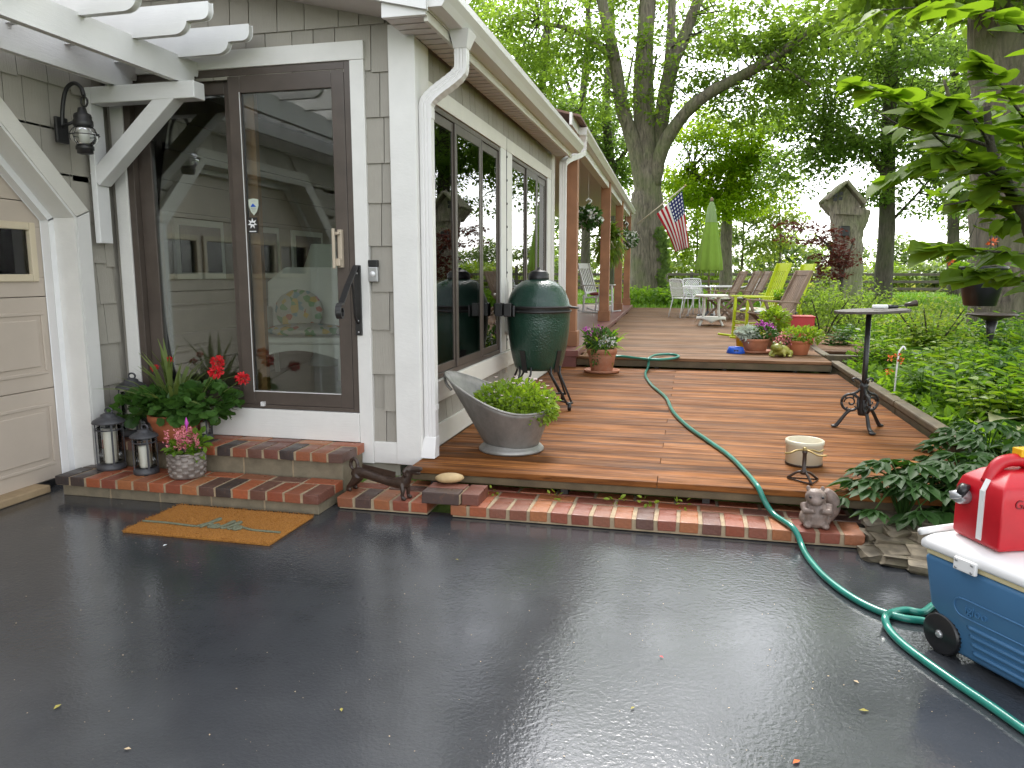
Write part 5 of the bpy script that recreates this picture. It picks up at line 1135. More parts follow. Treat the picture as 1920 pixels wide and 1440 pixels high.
tree('old_tree', 'huge pale barked trunk at the right edge of the garden', [([b3, b3 + Vector((0, 0, .3)), Q(1884, 540, Y3), Q(1884, 400, Y3), Q(1884, 250, Y3), Q(1880, 100, Y3), Q(1876, -80, Y3)], .54, .43), ([Q(1852, 330, Y3 - .2), Q(1800, 240, Y3 - .6), Q(1770, 150, Y3 - 1)], .06, .02)], [(Q(1880, -60, 13), (2.4, 2, .8), 16), (Q(1760, -30, 12.5), (1.6, 1.4, .45), 16), (Vector((6, 13, 9.5)), (4.0, 4.5, 2.6), 70), (Vector((4.2, 9.5, 8.5)), (2.4, 3.5, 1.6), 36), (Vector((3.0, 12.5, 8.6)), (1.9, 2.6, 1.7), 34), (Vector((2.6, 15, 10.5)), (1.6, 2.4, 1.6), 26)], 'lf_maple', 'bark_pale', .20, nl=75, sub=(.7, .7, .3), twig=False)  # high clumps out of view, added to darken the driveway reflection at right
ORD = 'first second third fourth fifth sixth seventh eighth ninth tenth eleventh twelfth thirteenth fourteenth fifteenth sixteenth'.split()
# understory row beyond the fence
for k in range(15):
    x = -15 + k*2.55 + random.uniform(-.5, .5); y = 47 + random.uniform(-1.5, 4); h_ = random.uniform(4.6, 7.4) if x < 6.6 else random.uniform(1.0, 1.7)
    tree('understory_tree', ORD[k] + ' pale green tree from the left in the thicket beyond the rail fence', [([Vector((x, y, .1)), Vector((x + .1, y, h_*.5)), Vector((x - .1, y, h_))], .09, .03)], [(Vector((x, y, h_*.62 + .3)), (1.9, 1.6, h_*.55), int(16 + 8*h_)), (Vector((x + .8, y - 1, 1.0)), (1.6, .9, .8), 18)], ('lf_under', 'lf_under', 'lf_lime', 'lf_far')[k % 4], 'bark', .24, 'thicket trees beyond the rail fence', nl=48, sub=(.6, .6, .3), twig=False)
for k in range(16):
    x = -30 + k*6.6 + random.uniform(-2, 2); y = 105 + random.uniform(-6, 22); h_ = random.uniform(5.0, 8.5)
    tree('field_tree', ORD[k] + ' hazy tree from the left in the line beyond the field', [([Vector((x, y, 0)), Vector((x, y, h_*.7))], .2, .08)], [(Vector((x, y, h_*.55)), (4.4, 2.5, h_*.5), 42)], 'lf_far', 'bark', .62, 'trees along the far side of the field', nl=40, sub=(1.3, 1.3, .7), twig=False)
# trees beside and behind the driveway (they show in the wet asphalt and the panes)
for k, (x, y, h_) in enumerate(((9.5, 9, 9), (11, 16, 10), (12, 2, 9), (10, 23, 9))):
    tree('garden_tree', 'tall garden tree standing right of the picture', [([Vector((x, y, 0)), Vector((x, y, h_*.4)), Vector((x + .4, y, h_*.8))], .3, .12)], [(Vector((x, y, h_*.62)), (3.2, 3.2, h_*.36), 60)], 'lf_maple', 'bark', .30, 'tall trees right of the picture', nl=60, sub=(.9, .9, .5))
# red laceleaf maple
Yr = 19.0; tree('laceleaf_maple', 'dark red laceleaf maple in front of the carved stump', [([Vector((Q(1575, 560, Yr).x, Yr, .15)), Q(1578, 520, Yr), Q(1560, 470, Yr), Q(1530, 440, Yr)], .05, .02), ([Q(1578, 520, Yr), Q(1590, 480, Yr), Q(1600, 455, Yr)], .035, .015)], [(Q(1580, 480, Yr), (.6, .5, .42), 22), (Q(1525, 445, Yr), (.75, .5, .22), 13), (Q(1545, 512, Yr), (.7, .5, .18), 10), (Q(1490, 425, Yr), (.6, .4, .12), 8)], 'lf_red', 'bark_dark', .075, nl=26, sub=(.3, .3, .07), tm=T_PALM, twig=False)

M['weathered'] = bark('weathered_wood', (.09, .075, .06), (.36, .31, .25), 1.6)
# carved stump with a little house on top
Ys = 22.0; sb = Vector((Q(1588, 560, Ys).x, Ys, .2)); cs = thing('carved_stump', 'dead tree trunk carved as a tall gnome house with pointed roof', 'tree stump', tuple(sb))
q1, q2, q3 = Q(1589, 470, Ys), Q(1585, 420, Ys), Q(1580, 378, Ys); m = MB()
limb(m, [sb, sb.lerp(q1, .5), q1, q2, q3, Q(1577, 356, Ys)], .42, .33, 14, .08); limb(m, [q1, Q(1600, 430, Ys), Q(1612, 405, Ys), Q(1616, 392, Ys)], .32, .22, 10); m.build('trunk', M['weathered'], cs)
L_, T_, R_ = Q(1541, 379, Ys), Q(1579, 345, Ys), Q(1612, 386, Ys); m = MB()
for (a, b) in ((L_, T_), (T_, R_)): m.bar(a + Vector((0, -.1, 0)), b + Vector((0, -.1, 0)), 1.3, .09, Vector((0, 0, 1)).cross(Vector((0, 1, 0))).cross(b - a) if False else (b - a).cross(Vector((0, 1, 0))))
m.build('roof', M['weathered'], cs, bevel=.03)
m = MB(); g0, g1, g2 = Q(1549, 378, Ys - .45), Q(1580, 350, Ys - .45), Q(1607, 382, Ys - .45); m.prism([(g0.x, g0.z), (Q(1560, 398, Ys).x, Q(1560, 400, Ys).z), (Q(1606, 398, Ys).x, Q(1604, 402, Ys).z), (g2.x, g2.z), (g1.x, g1.z)], 'y', Ys - .47, Ys + .4); m.build('gable', M['weathered'], cs, bevel=.05)
for (px, py) in ((1567, 366), (1577, 363), (1566, 374), (1576, 372)): c = Q(px, py, Ys - .48); MB().box(c.x - .045, c.x + .045, Ys - .485, Ys - .46, c.z - .045, c.z + .045).build('window', M['black'], cs)
c = Q(1584, 433, Ys - .5); MB().box(c.x - .12, c.x + .12, Ys - .56, Ys - .30, c.z - .15, c.z + .13).build('door_hole', M['black'], cs, bevel=.03)
m = MB(); m.tube([Q(1585, 350, Ys), Q(1592, 336, Ys)], [.05, .02], 6); m.tube([Q(1615, 395, Ys), Q(1625, 370, Ys)], [.07, .03], 6); m.build('branch_stub', M['weathered'], cs)

# ================================================================== RAIL FENCE
fc_ = thing('rail_fence', 'weathered three-rail wooden fence along the field', 'fence', (4, 42, .2)); FYY = 42.0; k = 0; x = -16.0
while x < 24:
    m = MB(); hp_ = 1.38 + (.35 if abs(x - 6.4) < 1 else 0); m.box(x - .08, x + .08, FYY - .07, FYY + .07, .1, hp_); m.build('post', M['fence'], fc_, bevel=.02)
    for z in (.52, .88, 1.25): o = MB().box(x + .05, x + 3.19, FYY - .12, FYY - .075, z - .07, z + .07).build('rail', M['fence'], fc_, bevel=.012); 
    x += 3.2
# lawn and hay blades
m = MB(); n_ = 26000; P_ = np.stack([-9 + 26*rng.random(n_), 22.6 + 19*rng.random(n_)**1.5, np.zeros(n_)], 1); P_[:, 2] = [hgt(a, b) for a, b in P_[:, :2]]; m.leaves((T_BLADE[0]*np.array([1.6, 1, 1]), T_BLADE[1]), P_, rdir(n_, 2.0), rdir(n_), .10 + .10*rng.random(n_)); m.build('lawn_grass', M['lf_grass'], kind='stuff')
m = MB(); n_ = 14000; P_ = np.stack([-22 + 60*rng.random(n_), 46 + 28*rng.random(n_), np.full(n_, .2)], 1); m.leaves((T_BLADE[0]*np.array([1.8, 1, 1]), T_BLADE[1]), P_, rdir(n_, 2.2), rdir(n_), .35 + .4*rng.random(n_)); m.build('field_grass', M['lf_hay'], kind='stuff')

# ================================================================== GARDEN BED PLANTS
TM = {}
def tmesh(key, tm, mat):
    if key not in TM: TM[key] = MB().arr(tm[0].copy(), tm[1].copy(), True).mesh('leaf'); TM[key].materials.append(M[mat])
    return TM[key]
def leaf_objs(parent, key, tm, mat, P_, D, U, S, name='leaf', lift=0.0):
    me = tmesh(key, tm, mat); off = WL.get(parent.name, Vector((0, 0, 0)))
    for p, d, u, s_ in zip(P_, D, U, S):
        d = Vector(d).normalized(); x_ = d.cross(Vector(u)).normalized(); z_ = x_.cross(d); Mx = Matrix((x_, d, z_)).transposed().to_4x4()
        o = bpy.data.objects.new(name, me); COL.objects.link(o); o.parent = parent; Mx = Matrix.Translation(Vector(p) + z_*lift - off) @ Mx @ Matrix.Scale(s_, 4); o.matrix_basis = Mx
def hosta(label, x, y, r_, n, varieg, group=None):
    z = hgt(x, y) + .08; t = thing('hosta', label, 'plant', (x, y, z), group); a = np.linspace(0, 2*math.pi, n, endpoint=False)*2.4 + rng.random(n)*.3; el = np.linspace(1.0, .15, n)
    D = np.stack([np.cos(a)*np.cos(el), np.sin(a)*np.cos(el), np.sin(el)*.7], 1); S = r_*(.62 + .2*rng.random(n)); Ps = np.array([x, y, z]) + D*r_*.38*np.array([1, 1, 1.0]) + np.array([0, 0, .05 + r_*.25]); Dl = D*np.array([1, 1, .2]) + np.array([0, 0, -.12]); U = np.tile([0, 0, 1.], (n, 1)) + rdir(n)*.15
    m = MB()
    for p in Ps: m.tube([(x, y, z), tuple(p)], .006, 4)
    m.build('stalks', M['lf_hosta'], t)
    leaf_objs(t, 'hosta_c' if varieg else 'hosta_g', (T_HOSTA[0]*np.array([1.15, 1, 1]), T_HOSTA[1]), 'lf_cream' if varieg else 'lf_hosta', Ps, Dl, U, S)
    if varieg: leaf_objs(t, 'hosta_v', (T_HOSTA[0]*np.array([.86, .86, 1]) + np.array([0, .03, .012]), T_HOSTA[1]), 'lf_hosta', Ps, Dl, U, S, 'leaf_centre')
for (x, y, r_, n) in ((2.30, 5.9, .34, 16), (2.65, 5.55, .36, 16)): hosta('cream-edged variegated hosta behind the red can, ' + ('left of the pair' if x < 2.5 else 'right of the pair'), x, y, r_, n, True, 'variegated hostas')
for (x, y, r_, n) in ((2.75, 6.7, .42, 14), (2.5, 7.8, .45, 14), (3.2, 8.2, .5, 14), (2.9, 9.6, .5, 12), (3.7, 9.3, .5, 12), (3.6, 7.4, .5, 14)): hosta('broad-leaved green hosta ' + {6.7: 'just behind the variegated pair', 7.8: 'left of the bird bath', 8.2: 'in front of the bird bath', 9.6: 'behind the bird bath', 9.3: 'right of the bird bath', 7.4: 'under the hanging pot'}[y], x, y, r_, n, False, 'green hostas in the garden bed')
def helle(label, x, y, z, h_, n, s_=.115):
    t = thing('hellebore', label, 'plant', (x, y, z)); st = MB(); Pl, Dl, Ul, Sl = [], [], [], []
    for k in range(n):
        a = 2.4*k + random.uniform(-.3, .3); r_ = .05 + .26*(k/n)**.7; q = Vector((x + r_*1.15*math.cos(a), y + r_*math.sin(a), z + h_*(1.05 - .75*(k/n)**1.3) + random.uniform(-.03, .03))); st.tube(smooth_path([(x, y, z), (x + r_*.4*math.cos(a), y + r_*.4*math.sin(a), z + h_*.7), q], 3), .004, 4)
        for j in range(6):
            b = a + (j - 2.5)*.62; d = Vector((math.cos(b), math.sin(b), -.22 - .15*abs(j - 2.5)*.4)); Pl.append(q); Dl.append(d); Ul.append(Vector((0, 0, 1)) + Vector((random.uniform(-.25, .25),)*3)); Sl.append(s_*(1 - .12*abs(j - 2.5))*random.uniform(.85, 1.2))
    st.build('stems', M['lf_ger'], t); leaf_objs(t, 'helle', (T_OVAL[0]*np.array([.85, 1, 1]), T_OVAL[1]), 'lf_hel', Pl, Dl, Ul, Sl, 'leaflet')
helle('glossy dark hellebore spilling over the deck corner behind the squirrel', 1.10, 4.10, .06, .32, 32, .13)
helle('dark hellebore between the deck corner and the red can', 1.62, 4.20, .06, .30, 26, .13)
helle('dark hellebore at the deck edge above the stacked stones', 1.38, 4.12, .06, .34, 34, .135)
helle('hellebore against the timber edging left of the red can', 1.80, 5.05, .10, .33, 26, .13)
helle('hellebore at the near end of the garden bed', 1.72, 4.62, .08, .32, 26, .13)
def perennial(x, y, h_, r_, lm, kind, label, group, fl=None):
    z = hgt(x, y) + .06; t = thing('garden_perennial', label, 'plant', (x, y, z), group); st = MB(); lf = MB(); ns = int(7 + 12*r_)
    for k in range(ns):
        a = 2.4*k; rr = r_*(.15 + .85*math.sqrt(k/ns))*.8; tip = Vector((x + rr*math.cos(a)*1.1, y + rr*math.sin(a), z + h_*random.uniform(.75, 1.1))); b = Vector((x + rr*.5*math.cos(a), y + rr*.5*math.sin(a), z)); st.tube([b, b.lerp(tip, .5) + Vector((random.uniform(-.03, .03), 0, .02)), tip], [.006, .005, .003], 4, cap=False); n_ = 16 if kind != 'blade' else 12
        P_ = np.array([b.lerp(tip, u) for u in np.linspace(.2, 1, n_)]); an = np.arange(n_)*2.4 + rng.random()*6; D = np.stack([np.cos(an), np.sin(an), np.full(n_, .45 if kind == 'lance' else .1)], 1)
        lf.leaves({'lance': (T_OVAL[0]*np.array([.62, 1, 1]), T_OVAL[1]), 'oval': T_OVAL, 'blade': (T_BLADE[0]*np.array([1.2, 1, 1.5]), T_BLADE[1])}[kind], P_, D, np.tile([0, 0, 1.], (n_, 1)) + rdir(n_)*.3, (.11 if kind != 'blade' else .3)*(.75 + .5*rng.random(n_)))
    st.build('stems', M['lf_ger'], t); lf.build('foliage', M[lm], t, kind='stuff')
    if fl:
        f_ = MB(); 
        for c in fl: flowers(f_, [c], .017, 12, .8)
        f_.build('flowers', M['flower_orange'], t, kind='stuff')
spots = []
for k in range(74):
    u = rng.random(); y = 5.3 + 7.2*u; x = 2.02 + random.uniform(.0, 1.0)*(1.1 + .22*(y - 5)); spots.append((x, y))
for k, (x, y) in enumerate(spots):
    kd = ('lance', 'lance', 'oval')[k % 3]; perennial(x, y, random.uniform(.32, .54) + .06*max(0, x - 2.2), random.uniform(.24, .36), ('lf_garden', 'lf_garden', 'lf_lime')[k % 3] if k % 7 else 'lf_ger', kd, ('narrow-leaved' if kd == 'lance' else 'oval-leaved') + (' fresh green' if k % 3 < 2 else ' yellow green') + ' perennial ' + ('close to the timber edging' if x < 2.45 else 'in the middle of the bed' if x < 3.2 else 'towards the pale trunk') + (', near the hostas' if y < 7 else ', halfway back' if y < 9.5 else ', at the far end'), 'perennials of the garden bed')
perennial(2.06, 7.2, .42, .24, 'lf_garden', 'blade', 'orange lily clump with a white hook stake in the bed', None, [Q(1668, 672, 7.1), Q(1683, 668, 7.15), Q(1690, 676, 7.1), Q(1668, 697, 6.9)])
a = Q(1690, 650, 7.2); o = MB().tube(smooth_path([(a.x - .03, 7.2, .15), (a.x - .02, 7.2, a.z - .1), (a.x + .0, 7.2, a.z - .02), (a.x + .02, 7.2, a.z), (a.x + .035, 7.2, a.z - .025)], 5), .008, 7).build('hook_stake', M['bright']); tag(o, 'white metal hook stake among the orange lilies', 'stake')
m = MB(); n_ = 34000; y_ = 4.25 + 12*rng.random(n_)**1.3; x_ = 1.78 + rng.random(n_)*(1.4 + .55*(y_ - 4)); x_ = np.where(y_ > 10, x_ + .85, x_); P_ = np.stack([x_, y_, np.array([hgt(a, b) for a, b in zip(x_, y_)]) + .06 + .20*rng.random(n_)], 1); m.leaves(T_OVAL, P_, rdir(n_, .3), np.array([0, 0, 1.]) + rdir(n_)*.5, .05 + .06*rng.random(n_)); m.build('ground_cover', M['lf_garden'], kind='stuff')
def shrub(label, x, y, h_, r_, lm, n, size, group=None, cat='shrub', sub=(.22, .22, .16), nl=40):
    z = hgt(x, y); t = thing('garden_shrub', label, cat, (x, y, z), group); st = MB(); lf = MB(); an = []
    for k in range(6): a = k*1.05; an += limb(st, [(x, y, z), (x + .3*r_*math.cos(a), y + .3*r_*math.sin(a), z + h_*.45), (x + .75*r_*math.cos(a), y + .75*r_*math.sin(a), z + h_*.85)], .02, .007, 5)
    st.build('stems', M['twig'], t); crown(lf, None, [(Vector((x, y, z + h_*.58)), (r_, r_, h_*.46), n)], size, T_OVAL, None, sub, nl); lf.build('foliage', M[lm], t, kind='stuff')
shrub('fine leaved green shrub beside the red crate on the deck', Q(1545, 580, 13.6).x, 13.6, 1.0, .75, 'lf_maple', 60, .05)
shrub('loose green shrub below the carved stump', Q(1600, 560, 16).x, 16, 1.15, 1.0, 'lf_maple', 60, .06)
shrub('open twiggy shrub in front of the fence, left of the hanging pot', Q(1752, 560, 10.5).x, 10.5, 1.0, .6, 'lf_under', 40, .05, nl=30)
shrub('yellow green shrub near the fence behind the parasol', Q(1440, 520, 44).x, 44, 1.1, 1.6, 'lf_under', 40, .12, sub=(.4, .4, .25))
shrub('leafy shrub on the lawn between porch and maple', Q(1215, 560, 25).x - .4, 25, .6, 1.2, 'lf_garden', 30, .12, sub=(.3, .3, .15))
shrub('hosta-like clump at the foot of the big maple', Q(1260, 570, 25).x + .3, 25.2, .6, 1.3, 'lf_garden', 36, .16, sub=(.3, .3, .15))
for k, (px, Y, h_, r_) in enumerate(((1480, 24, .5, 1.3), (1530, 26, .5, 1.3), (1640, 20, .5, 1.0), (1700, 17, .5, .9), (1760, 15, .5, .9), (1560, 18.5, .7, .8), (1400, 27, .4, 1.2), (1330, 27, .4, 1.2))): shrub('rounded green border shrub ' + ('left of the stump, near the fence', 'beside the stump', 'between stump and slim trunk', 'right of the slim trunk', 'before the pale trunk', 'below the red maple', 'behind the lime chairs', 'behind the patio table')[k], Q(px, 550, Y).x, Y, h_, r_, ('lf_garden', 'lf_maple', 'lf_under')[k % 3], int(30*r_), .09, 'border shrubs', sub=(.3, .3, .18))

# ================================================================== REDBUD branch reaching into the picture
rb = thing('redbud_tree', 'redbud tree leaning in from the right with large heart-shaped leaves', 'tree', (3.05, 4.6, .0)); m = MB(); Yn = 3.9
B0 = Q(2010, 520, 4.2); main = [(3.05, 4.6, 0), (3.0, 4.55, .8), tuple(Q(1990, 480, 4.2)), tuple(Q(1925, 405, 4.0)), tuple(Q(1880, 330, 3.9)), tuple(Q(1858, 275, 3.9)), tuple(Q(1850, 200, 3.9))]; limb(m, main, .045, .014, 8)
tws = [[(1925, 405, 4.0), (1860, 335, 3.9), (1760, 260, 3.8), (1690, 185, 3.7), (1600, 160, 3.7)], [(1880, 330, 3.9), (1800, 300, 3.8), (1730, 310, 3.8), (1660, 340, 3.8)], [(1990, 480, 4.2), (1900, 475, 3.9), (1800, 465, 3.8), (1735, 462, 3.8)], [(1990, 560, 4.2), (1930, 530, 4.0), (1860, 510, 3.9), (1805, 515, 3.9)],
       [(1858, 275, 3.9), (1820, 215, 3.8), (1770, 190, 3.8), (1740, 210, 3.7)], [(1990, 300, 4.2), (1920, 220, 4.0), (1870, 150, 3.9), (1840, 120, 3.9)], [(1925, 405, 4.0), (1930, 330, 3.8), (1915, 260, 3.7)], [(1990, 480, 4.2), (1940, 440, 4.3), (1880, 390, 4.4), (1800, 380, 4.4)], [(1990, 120, 4.2), (1920, 60, 4.1), (1890, 30, 4.1), (1780, 12, 4.2), (1640, 20, 4.3)], [(1880, 330, 3.9), (1830, 370, 3.9), (1770, 385, 3.8)], [(1858, 275, 3.9), (1790, 255, 4.0), (1700, 240, 4.0), (1640, 205, 4.0)]]
Pl, Dl, Ul, Sl = [], [], [], []
for ti, t_ in enumerate(tws):
    P_ = smooth_path([Q(*p) for p in t_], 7); m.tube(P_, list(np.linspace(.009, .0025, len(P_))), 5)
    for i in range(3, len(P_), 1 if ti != 8 else 2):
        for s2 in (-1, 1):
            if random.random() < .12: continue
            d = (P_[min(i+1, len(P_)-1)] - P_[i-1]).normalized(); sd_ = d.cross(UP).normalized()*s2; Pl.append(P_[i] + sd_*.01); Dl.append((d*.7 + sd_*random.uniform(.3, 1.0) + UP*random.uniform(-.55, .05))); Ul.append(UP + Vector((random.uniform(-.5, .5), random.uniform(-.7, .2), 0))); Sl.append(random.uniform(.09, .155))
m.build('branches', M['twig'], rb); Pl, Dl, Ul, Sl = Pl[:295], Dl[:295], Ul[:295], Sl[:295]
leaf_objs(rb, 'redbud', T_HEART, 'lf_near', Pl, Dl, Ul, Sl)
lf = MB(); n_ = 420; C = [Q(1900, 300, 4.3), Q(1840, 250, 4.2), Q(1780, 240, 4.1), Q(1905, 400, 4.3), Q(1830, 330, 4.2), Q(1910, 200, 4.3)]
for c in C:
    P_, d = in_ell(34, c, (.26, .22, .13), .2); lf.leaves(T_HEART, P_, np.array([-.7, -.3, -.25]) + rdir(34)*.6, np.array([0, -.2, 1.]) + rdir(34)*.4, .07 + .05*rng.random(34))
lf.build('small_leaves', M['lf_near'], rb, kind='stuff')
# hanging pot and bird bath
hx_, hy_ = 1.668, 5.0; hg = thing('hanging_pot', 'glossy black hanging pot under the redbud leaves', 'hanging pot', (hx_, hy_, 1.155)); MB().lathe([(.08, 0), (.085, .004), (.118, .15), (.128, .215), (.132, .225), (.126, .232), (.118, .225), (.11, .15)], 32, (hx_, hy_, 1.155)).build('pot', M['black'], hg)
m = MB()
for a in (.5, 2.6, 4.7): m.tube([(hx_ + .125*math.cos(a), hy_ + .125*math.sin(a), 1.383), (hx_, hy_, 1.86)], .002, 4)
m.tube(smooth_path([(hx_, hy_, 1.86), (hx_ + .05, hy_ - .3, 1.95), tuple(Q(1900, 330, 4.2))], 4), .002, 4); m.build('wires', M['iron'], hg)
m = MB(); clumps(m, T_OVAL, (hx_, hy_, 1.40), (.14, .13, .05), 70, .06); m.build('foliage', M['lf_garden'], hg); m = MB(); flowers(m, [Q(1783, 487, 4.95)], .016, 20, .8); flowers(m, [Q(1860, 455, 4.95)], .014, 20, .8); m.build('flowers', M['flower_orange'], hg, kind='stuff')
qb = Q(1860, 590, 9.0); bb_ = thing('bird_bath', 'brown pedestal bird bath in front of the pale trunk', 'bird bath', (qb.x, 9, .1)); MB().lathe([(.02, .735), (.06, .74), (.12, .775), (.235, .80), (.24, .812), (.225, .818), (.12, .795), (.01, .79)], 32, (qb.x, 9, .1)).build('bowl', M['rust_iron'], bb_); MB().lathe([(.10, 0), (.11, .02), (.05, .06), (.035, .3), (.035, .6), (.06, .735)], 20, (qb.x, 9, .1)).build('pedestal', M['iron'], bb_)
# stacked stones beside the cooler
sw = thing('stone_stack', 'mossy flat stones stacked at the edge of the driveway', 'stone wall', (1.05, 3.85, 0))
STN = [(1655, 985, 3.98, .18, .10), (1700, 992, 3.94, .24, .12), (1648, 1003, 3.93, .16, .10), (1690, 1012, 3.88, .28, .12), (1645, 1028, 3.85, .15, .10), (1712, 1035, 3.78, .30, .14), (1660, 1050, 3.76, .22, .12), (1705, 1060, 3.70, .26, .12), (1760, 1000, 3.9, .3, .12), (1770, 1040, 3.74, .3, .14), (1690, 975, 4.05, .3, .12), (1760, 1070, 3.62, .26, .12)]
for (px, py, Y, lx_, lyy) in STN:
    c = Q(px, py, Y); z = max(.012, c.z); bm = bmesh.new(); bmesh.ops.create_cube(bm, size=1); bmesh.ops.subdivide_edges(bm, edges=list(bm.edges), cuts=2)
    for v in bm.verts:
        e_ = Vector((v.co.x*2, v.co.y*2)); k_ = 1 - .12*max(0, e_.length - 1); v.co = Vector((v.co.x*lx_*k_, v.co.y*lyy*1.3*k_, v.co.z*random.choice((.036, .042)))) + Vector((random.uniform(-1, 1)*.014, random.uniform(-1, 1)*.014, random.uniform(-1, 1)*.007))
    me = bpy.data.meshes.new('stone'); bm.to_mesh(me); bm.free(); o = link('stone', me, M['slate'], sw, bevel=.004, loc=(c.x, Y, max(.02, z))); o.rotation_euler = (random.uniform(-.06, .06), random.uniform(-.08, .08), random.uniform(-.25, .25))
# ================================================================== bird table on the lower deck
tx, ty = 1.268, 5.95; bt = thing('scrolled_table', 'tall black pole table with scrolled cast iron tripod and round slab top', 'table', (tx, ty, .2)); V = lambda x, y, z: (tx + x, ty + y, z)
m = MB(); n_ = 40; ring = [(.25 + random.uniform(-.008, .008)) for _ in range(n_)]
for zz in (1.060, 1.082): pass
v = [V(ring[k]*math.cos(k*2*math.pi/n_) + .02, ring[k]*math.sin(k*2*math.pi/n_), zz + .02*math.cos(k*2*math.pi/n_)*.5) for zz in (1.062, 1.082) for k in range(n_)]
m.add(v, [tuple(range(n_-1, -1, -1)), tuple(range(n_, 2*n_))] + [(k, (k+1) % n_, n_+(k+1) % n_, n_+k) for k in range(n_)]); m.build('top', paint('slab_top', (.10, .085, .075), .6, .4, None, .8, 14), bt, bevel=.004)
m = MB(); m.tube([V(0, 0, .30), V(0, 0, 1.062)], .019, 12); m.lathe([(.04, 1.05), (.05, 1.061)], 12, V(0, 0, 0)); m.lathe([(.028, .30), (.034, .32), (.028, .36), (.026, .50), (.033, .52), (.026, .54)], 12, V(0, 0, 0)); m.build('pole', M['iron'], bt)
for (fx, fy) in ((1.093, 5.955), (1.293, 5.73), (1.413, 6.05)):
    d = Vector((fx - tx, fy - ty, 0)); Lr = d.length; d.normalize(); W_ = lambda r_, z: (tx + d.x*r_, ty + d.y*r_, z); m = MB()
    m.tube(smooth_path([W_(.01, .52), W_(.03, .56), W_(.06, .575), W_(.085, .565), W_(.07, .55)], 4), .008, 6); m.tube(smooth_path([W_(.02, .50), W_(.05, .47), W_(.085, .455)], 4), .010, 6)
    m.tube([W_(.085 + .062*math.cos(t), .395 + .062*math.sin(t)) for t in np.linspace(0, 2*math.pi, 22)], .010, 6); m.tube([W_(.085 + (.045 - .012*t/2)*math.cos(t), .395 + (.045 - .012*t/2)*math.sin(t)) for t in np.linspace(0, 6.4, 22)], .006, 5)
    for t in (.8, 2.0, 3.9, 5.2): m.tube([W_(.085 + .04*math.cos(t), .395 + .04*math.sin(t)), W_(.085 + .06*math.cos(t), .395 + .06*math.sin(t))], .006, 5)
    m.tube([W_(.02, .33), W_(.03, .36), W_(.03, .42)], .013, 6); m.tube(smooth_path([W_(.08, .34), W_(.11, .31), W_(.16, .235), W_(Lr, .214)], 4), [.014, .014, .013, .013, .013, .013, .013, .014, .014, .015, .015, .016, .016], 7); m.blob(W_(Lr + .012, .211), (.026, .022, .0105), 10, 6); m.build('leg', M['iron'], bt)
tl = thing('grill_tool', 'white and black handled grill tool lying on the slab table', 'tool', (1.36, 5.9, 1.09)); m = MB(); m.tube([(1.27, 5.86, 1.106), (1.37, 5.87, 1.108)], .016, 10); m.build('white_grip', M['bright'], tl); m = MB(); m.tube([(1.371, 5.87, 1.108), (1.44, 5.88, 1.108)], [.015, .012], 10); m.tube([(1.43, 5.88, 1.108), (1.56, 5.90, 1.125)], .004, 6); m.build('shaft', M['black'], tl); m = MB(); m.tube([(1.49, 5.9, 1.12), (1.57, 5.91, 1.135)], [.012, .024], 8); m.build('head', M['rust_iron'], tl)

# ================================================================== pots on the decks
def potted(label, x, y, z, r_, h_, mat, saucer, leaves_, fl=(), name='potted_plant', group=None, extra=None):
    t = thing(name, label, 'potted plant', (x, y, z), group)
    if saucer: MB().lathe([(r_*.98, 0), (r_*1.15, .006), (r_*1.2, .03), (r_*1.14, .032), (r_*1.08, .016), (.01, .014)], 28, (x, y, z)).build('saucer', M[mat], t); z += .0165
    MB().lathe(pot_prof(r_, h_, .24), 30, (x, y, z)).build('pot', M[mat], t); MB().lathe([(r_*.9, h_*.86), (.01, h_*.9)], 18, (x, y, z), cap=False).build('soil', M['soil'], t)
    for (tm, c, rad, n, s_, lm) in leaves_:
        m = MB(); clumps(m, tm, (x + c[0], y + c[1], z + h_ + c[2]), rad, n, s_, .6, .3); m.build('foliage', M[lm], t, kind='stuff')
    for (c, rad, n, fm) in fl:
        m = MB(); P_, d = in_ell(n, (x + c[0], y + c[1], z + h_ + c[2]), rad, .4)
        for p in P_: flowers(m, [p], .018, 7, .9)
        m.build('flowers', M[fm], t, kind='stuff')
    return t
p = PZ(1132, 693, .2015); potted('terracotta pot of white and mauve flowers on a saucer by the hose', p.x, 8.72, .2015, .175, .26, 'terra2', True, [(T_OVAL, (-.02, 0, .10), (.19, .15, .13), 420, .05, 'lf_ger'), (T_OVAL, (-.05, -.16, -.08), (.04, .03, .12), 50, .04, 'lf_ger'), (T_BLADE, (0, 0, .05), (.14, .12, .06), 60, .2, 'lf_garden')], [((.06, -.08, .09), (.10, .05, .06), 16, 'flower_white'), ((-.1, 0, .2), (.16, .1, .06), 14, 'flower_magenta')])
p = PZ(1417, 662, .331); potted('terracotta bowl with dusty miller and purple flowers at the step edge', p.x, p.y + .1, .331, .18, .165, 'terra2', True, [(T_OVAL, (.08, 0, .06), (.18, .13, .09), 320, .05, 'lf_ger'), (T_PALM, (-.11, -.05, .07), (.13, .11, .07), 110, .08, 'lf_silver')], [((.12, -.0, .17), (.12, .08, .05), 22, 'flower_magenta')])
p = PZ(1499, 666, .331); potted('square-rimmed terracotta pot of yellow green herbs beside the frog', p.x, p.y + .1, .331, .15, .18, 'terra', False, [(T_OVAL, (.04, 0, .06), (.26, .18, .10), 700, .045, 'lf_lime')])
p = PZ(1462, 655, .331); potted('clay pot with a lime green shrublet behind the herbs', p.x, 10.9, .331, .16, .22, 'terra2', False, [(T_OVAL, (-.05, 0, .16), (.20, .18, .16), 500, .06, 'lf_lime')])
